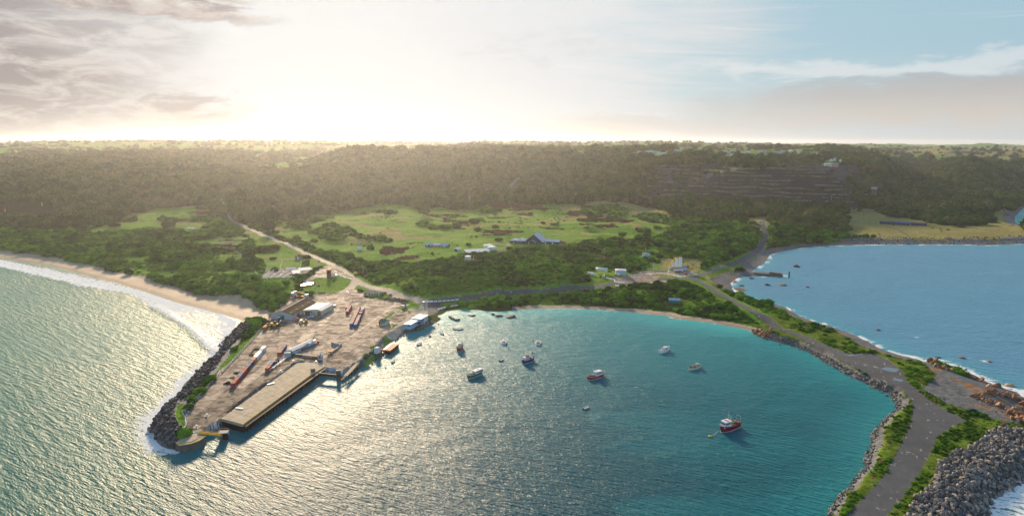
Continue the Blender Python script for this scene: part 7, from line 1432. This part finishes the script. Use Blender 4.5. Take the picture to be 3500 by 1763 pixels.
        house_(Ln * .08, Ln * .46, w2 * .78, z0, zd + 1.8, house); MB().box(Ln * .26, Ln * .44, -w2 * .55, w2 * .55, zd + 1.95, zd + 2.7).build('life_raft_rack', 'red' if hullc == 'darkblue' else 'cream', t); mast(Ln * .40, 5.5); clutter(Ln * .5, Ln * .85, ['dark', 'teal', 'white'], 24); rails(0, Ln * .3)
    elif kind == 'bowhouse':
        house_(Ln * .52, Ln * .88, w2 * .80, z0 + .4, zd + 2.6, house, .9); MB().box(Ln * .62, Ln * .70, -1.1, 1.1, zd + 2.75, zd + 2.8).build('roof_lettering_panel', 'red', t); mast(Ln * .56, 7.5, 0); mast(Ln * .44, 5.0, 0, False); clutter(Ln * .06, Ln * .42, ['deckbrown', 'dark', 'orange', 'deckbrown', 'teal'], 60, .55); MB().box(Ln * .40, Ln * .50, -w2 * .6, w2 * .2, zd - .4, zd + .5).build('tarpaulin', 'blue', t)
        m = MB()
        for s in (-1, 1): m.bar((Ln * .05, s * w2 * .6, zd), (Ln * .02, s * w2 * .6, zd + 3.4), .12)
        m.bar((Ln * .02, -w2 * .6, zd + 3.4), (Ln * .02, w2 * .6, zd + 3.4), .12); m.build('stern_gantry', 'lightgrey', t); rails(Ln * .85, Ln)
    elif kind == 'launch':
        house_(Ln * .42, Ln * .78, w2 * .66, z0 + .3, zd + 1.3, house, .9); MB().cyl((Ln * .22, 0), zd, zd + 5.5, .09, .05, 8).build('mast', 'dark', t); MB().cyl((Ln * .5, 0), zd + 1.5, zd + 1.9, .4, .2, 10).build('radar_dome', 'white', t); rails(Ln * .75, Ln, .7); MB().box(Ln * .12, Ln * .3, -w2 * .35, w2 * .35, z0, zd + .1).build('engine_box', 'lightgrey', t)
    elif kind == 'openwork':
        house_(Ln * .60, Ln * .82, w2 * .62, z0, zd + 1.5, house, .5); mast(Ln * .66, 2.6, 0); clutter(Ln * .15, Ln * .58, ['dark', 'deckbrown', 'purple', 'orange'], 36, .35); rails(Ln * .1, Ln * .6, .7, 'grey')
    elif kind == 'yacht':
        m = MB(); m.v = [(Ln * .34, -w2 * .5, zd), (Ln * .72, -w2 * .34, zd), (Ln * .72, w2 * .34, zd), (Ln * .34, w2 * .5, zd), (Ln * .36, -w2 * .4, zd + .45), (Ln * .66, -w2 * .26, zd + .4), (Ln * .66, w2 * .26, zd + .4), (Ln * .36, w2 * .4, zd + .45)]; m.f = [(0, 1, 5, 4), (1, 2, 6, 5), (2, 3, 7, 6), (3, 0, 4, 7), (4, 5, 6, 7)]; m.build('coachroof', 'white', t)
        MB().box(Ln * .08, Ln * .30, -w2 * .45, w2 * .45, zd - .1, zd - .02).build('cockpit', 'dark', t); MB().box(Ln * .12, Ln * .2, -.12, .12, zd - .02, zd + .9).build('wheel_pedestal', 'lightgrey', t)
    elif kind == 'dinghy':
        for x in (.25, .5, .72): MB().box(Ln * x - .12, Ln * x + .12, -w2 * .8, w2 * .8, zd - .18, zd - .1).build('thwart', 'wood', t)
        MB().box(-.35, .05, -.18, .18, -.2, zd + .35).build('outboard', 'black', t)
    return t, Ln, W, zd
make_boat('fishing_boat', 'green hulled fishing boat with long white roof', 'fishing boat', ('Y1', (560, 1010)), ('Y1', (1085, 800)), 'green', kind='longroof', h=2.0, WL=.30, deck='deckbrown')
make_boat('fishing_boat', 'bright red fishing boat with its red stern turned to the camera', 'fishing boat', ('B', (938, 428)), ('B', (978, 366)), 'red', kind='aftroof', h=2.2, WL=.34, house='cream', roofc='cream', stripe='red')
make_boat('fishing_boat', 'dark blue fishing boat with red rack on a white cabin', 'fishing boat', ('B', (1712, 572)), ('B', (1850, 528)), 'darkblue', kind='aftroof', h=2.2, WL=.32, deck='navy', stripe='blue')
t, Ln, W, zd = make_boat('fishing_boat', 'crimson and white fishing boat with tall white mast in the middle of the bay', 'fishing boat', ('Y3', (530, 880)), ('Y3', (1262, 690)), 'red', kind='trawler', h=1.9, WL=.30, deck='teal')
make_boat('motor_launch', 'white motor launch with thin dark mast under turquoise shallows', 'motor boat', ('Y4', (480, 580)), ('Y4', (748, 470)), 'white', kind='launch', h=1.7, WL=.34)
make_boat('fishing_boat', 'cream double-ended boat with dark cluttered deck', 'fishing boat', ('Y4', (1322, 1080)), ('Y4', (1690, 990)), 'cream', kind='openwork', h=1.4, WL=.30, pointed=True, house='cream', roofc='cream', stripe='cream', deck='dark')
make_boat('fishing_boat', 'maroon fishing boat moored alone towards the causeway', 'fishing boat', ('Y5', (1345, 715)), ('Y5', (640, 945)), 'maroon', kind='bowhouse', h=2.4, WL=.31, deck='grey', stripe='maroon')
for i, (fr, S_, B_, mx, my, lab) in enumerate([('Y2', (298, 530), (268, 405), 1473, 112, 'white sailing yacht with bare pale mast, the western yacht'), ('Y2', (1378, 560), (1372, 425), 1904, 105, 'white sailing yacht with blue sail cover on its boom')]):
    t, Ln, W, zd = make_boat('sailing_yacht', lab, 'yacht', (fr, S_), (fr, B_), 'white', kind='yacht', h=1.0, WL=.36, L=12.0)
    a = U(fr, [S_], 0)[0]; hh = zat('B', (mx, 300 if i == 0 else 320), (300 if i == 0 else 320) - my, z=0); MB().cyl((Ln * .55, 0), zd, hh, .13, .08, 8).build('mast', 'lightgrey', t); b = MB().bar((Ln * .52, 0, zd + 1.4), (Ln * .18, 0, zd + 1.3), .25 if i == 0 else .5).build('boom', 'white' if i == 0 else 'blue', t); MB().box(Ln * .55 - .05, Ln * .55 + .05, -.9, .9, hh * .55, hh * .55 + .08).build('spreader', 'lightgrey', t)
    m = MB(); [m.bar((Ln * .55, 0, hh), (x, y, zd), .03) for x, y in ((Ln, 0), (Ln * .5, W * .45), (Ln * .5, -W * .45), (0.1, 0))]; m.build('rigging', 'grey', t)
for i, (x0, y0, x1, y1, L, c, lab) in enumerate([(878, 160, 935, 160, 6.5, 'teal', 'teal flat dinghy moored off the boat ramp'), (755, 222, 722, 208, 4.4, 'ltblue', 'blue-grey dinghy between the boat ramp and the club building'), (600, 248, 582, 235, 3.4, 'dark', 'dark dinghy closest to the club rock bank'), (440, 352, 475, 338, 4.6, 'ltblue', 'pale blue dinghy off the orange berth'),
                                                 (140, 562, 160, 545, 3.6, 'lightgrey', 'grey dinghy near the slipway corner'), (1432, 542, 1464, 522, 4.4, 'teal', 'dark teal dinghy between the green boat and the blue boat'), (2435, 1118, 2465, 1105, 4.0, 'lightgrey', 'pale dinghy alone in the middle of the harbour')]):
    make_boat('dinghy', lab, 'dinghy', ('B', (x0, y0)), ('B', (x1, y1)), c, L=L * 1.15, kind='dinghy', h=.6, WL=.42, deck='lightgrey', stripe='lightgrey', group='small dinghies on moorings')
for i, (fr, x, y, r, c, lab) in enumerate([('Y5', 300, 1090, 1.0, 'yellow', 'yellow mooring buoy ahead of the maroon boat'), ('Y2', 1225, 410, .5, 'yellow', 'small yellow buoy beside the blue-covered yacht'), ('Y2', 1200, 805, .6, 'dark', 'small dark buoy above the blue fishing boat'), ('B', 65, 622, .5, 'dark', 'tiny dark buoy by the slipway corner'), ('Y6', 850, 72, .7, 'dark', 'small dark float off the club rock bank')]):
    p = U(fr, [(x, y)], 0)[0]; o = MB().cyl((0, 0), -.3, .25, r * .9, r, 14).cyl((0, 0), .25, .6, r, r * .3, 14).build('mooring_buoy', c); o.location = (p[0], p[1], 0); tag(o, lab, 'buoy')
a = np.append(U('Y5', [(345, 1060)], 0)[0], .2); b = np.append(U('Y5', [(600, 900)], 1.5)[0], 2.0); m = MB()
for k in range(8): u, v = k / 8, (k + 1) / 8; f = lambda u: tuple((b - a) * u - np.array([0, 0, 1.2 * math.sin(math.pi * u) * .6])); m.bar(f(u), f(v), .14)
o = m.build('mooring_rope', 'white'); o.location = tuple(a); tag(o, 'white mooring rope from the maroon boat to its yellow buoy', 'rope')
# ------------------------------------------------------------------ separate trees and bushes
def trees():
    TM = [crown_mesh('crown_a', 901, ML_TREE, 3, -.35, .5, 520, leafsz=.10), crown_mesh('crown_b', 902, ML_SHRUB, 3, -.2, .45, 460, leafsz=.10)]
    T = [('G', 350, 330, 100, 70, 0, 'big dark umbrella-shaped tree on the brown rough of the golf dunes'), ('G', 762, 412, 82, 62, 0, 'dark rounded tree in the middle of the golf meadow'), ('G', 928, 438, 66, 40, 0, 'flat-topped tree beside the brown heath patch'), ('G', 960, 380, 24, 16, 0, 'small tree above the flat-topped tree'), ('G', 1130, 350, 16, 14, 0, 'tiny lone tree on the open green dune'), ('G', 1312, 390, 36, 22, 1, 'round bush on the eastern golf meadow'), ('G', 1400, 396, 72, 18, 1, 'low wide bush clump on the eastern golf meadow'), ('G', 1948, 492, 64, 42, 1, 'rounded bush at the eastern edge of the golf meadow'), ('G', 955, 538, 70, 38, 0, 'dark bush west of the clubhouse drive'), ('G', 712, 560, 46, 20, 1, 'wind-bent bush behind the cream shed'),
         ('M', 712, 320, 150, 130, 0, 'dark rounded roadside tree by the power pole'), ('M', 1040, 245, 150, 60, 0, 'low dark tree clump north of the road'), ('M', 1010, 400, 90, 60, 0, 'pale-topped tree where the road dips'), ('M', 292, 640, 112, 62, 1, 'round dark bush on the bright green dune'), ('M', 425, 720, 150, 70, 1, 'wide bush on the dune below the round bush'), ('M', 770, 950, 190, 120, 1, 'large dark bush group seaward of the sheep pens'), ('M', 900, 885, 80, 60, 1, 'dark bush at the inland corner of the big bush group'), ('M', 812, 965, 105, 62, 1, 'brighter round bush in front of the big bush group'), ('M', 720, 950, 90, 50, 1, 'low green bush on the ocean side of the big bush group'),
         ('M', 1015, 915, 80, 50, 1, 'dark bush against the orange pond rim'), ('M', 510, 800, 30, 36, 1, 'small upright bush beside the lane end'), ('M', 572, 835, 66, 50, 1, 'rounded bush at the seaward lane end'), ('M', 1120, 655, 90, 46, 1, 'dark bush below the junction grass'), ('M', 750, 605, 70, 36, 1, 'dark bush beside the lying white boat'), ('M', 700, 500, 240, 50, 1, 'long dark bush belt on the roadside meadow'), ('M', 470, 535, 110, 50, 1, 'dark bush at the corner of the stock lane'), ('M', 490, 465, 130, 60, 1, 'dark bush clump by the paddock corner'),
         ('L', 1160, 668, 72, 46, 0, 'broad dark tree at the edge of the western meadow'), ('L', 780, 655, 70, 32, 1, 'dark bush on the western meadow'), ('L', 1838, 660, 80, 44, 0, 'dark tree beside the main road in the meadow'), ('L', 1400, 545, 90, 40, 0, 'pale green tree group at the end of the western meadow'),
         ('H1', 2090, 200, 130, 95, 0, 'tall dark pine standing over the town roofs'), ('H1', 2250, 195, 110, 45, 0, 'low dark tree beside the tall town pine'), ('H1', 2440, 235, 80, 70, 0, 'round dark tree west of the pine group'), ('H1', 1340, 465, 110, 85, 0, 'lone dark tree on the slope below the town field'), ('H1', 890, 190, 90, 60, 0, 'dark tree at the western rim of the town'), ('H1', 1960, 320, 70, 70, 0, 'dark tree among the middle town houses'),
         ('H2', 40, 200, 110, 85, 0, 'western pine of the big pine group'), ('H2', 150, 215, 110, 105, 0, 'second pine of the big pine group'), ('H2', 230, 215, 90, 90, 0, 'third pine of the big pine group'), ('H2', 310, 220, 110, 110, 0, 'eastern and tallest pine of the big pine group'), ('H2', 465, 240, 80, 60, 0, 'round tree just past the pine group'), ('H2', 615, 225, 60, 60, 0, 'dark tree behind the middle eastern roofs'), ('H2', 570, 200, 50, 50, 0, 'thin-crowned tree behind the middle eastern roofs'), ('H2', 1430, 280, 80, 50, 0, 'dark tree at the east end of the town'), ('H2', 1155, 255, 50, 40, 0, 'conical tree among the eastern houses')]
    for i in range(12): T.append(('L', 985 + i * 17, 62, 18, 17 + (i % 3) * 3, 0, ORD[i] + ' tree from the west in the open skyline row'))
    for i, x in enumerate((1395, 1425, 1455, 1490)): T.append(('L', x, 102, 34, 24, 0, ORD[i] + ' tree from the west in the tawny hilltop field'))
    for i, x in enumerate((2045, 2080, 2130, 2190, 2230)): T.append(('P', 640 + x * .342, 497 + (i % 2), 16, 13, 0, ORD[i] + ' tree from the west in the clump east of the mast hill'))
    for i, (fr, x, y, w, h, k, lab) in enumerate(T):
        q = drape(fr, [(x, y)])[0]; r = math.hypot(q[0], q[1]); sc = r / FPX / FR[fr][2]; W = w * sc; H = h * sc * 1.0
        t = thing('tree' if k == 0 else 'bush', lab, 'tree' if k == 0 else 'bush', (q[0], q[1], q[2] - .4), random.uniform(0, 6), None)
        th = H * (.45 if k == 0 else .15); MB().cyl((0, 0), -1, th, max(.12, W * .035), max(.08, W * .02), 8).bar((0, 0, th * .5), (W * .2, 0, th * 1.1), W * .02).bar((0, 0, th * .6), (-W * .15, W * .1, th * 1.15), W * .02).build('trunk', 'wood', t)
        o = bpy.data.objects.new('crown', TM[k]); COL.objects.link(o); o.parent = t; o.location = (0, 0, H * (.60 if k == 0 else .42)); o.scale = (W / 2, W / 2 * .9, H * (.46 if k == 0 else .60)); o.rotation_euler = (0, 0, i)
trees()
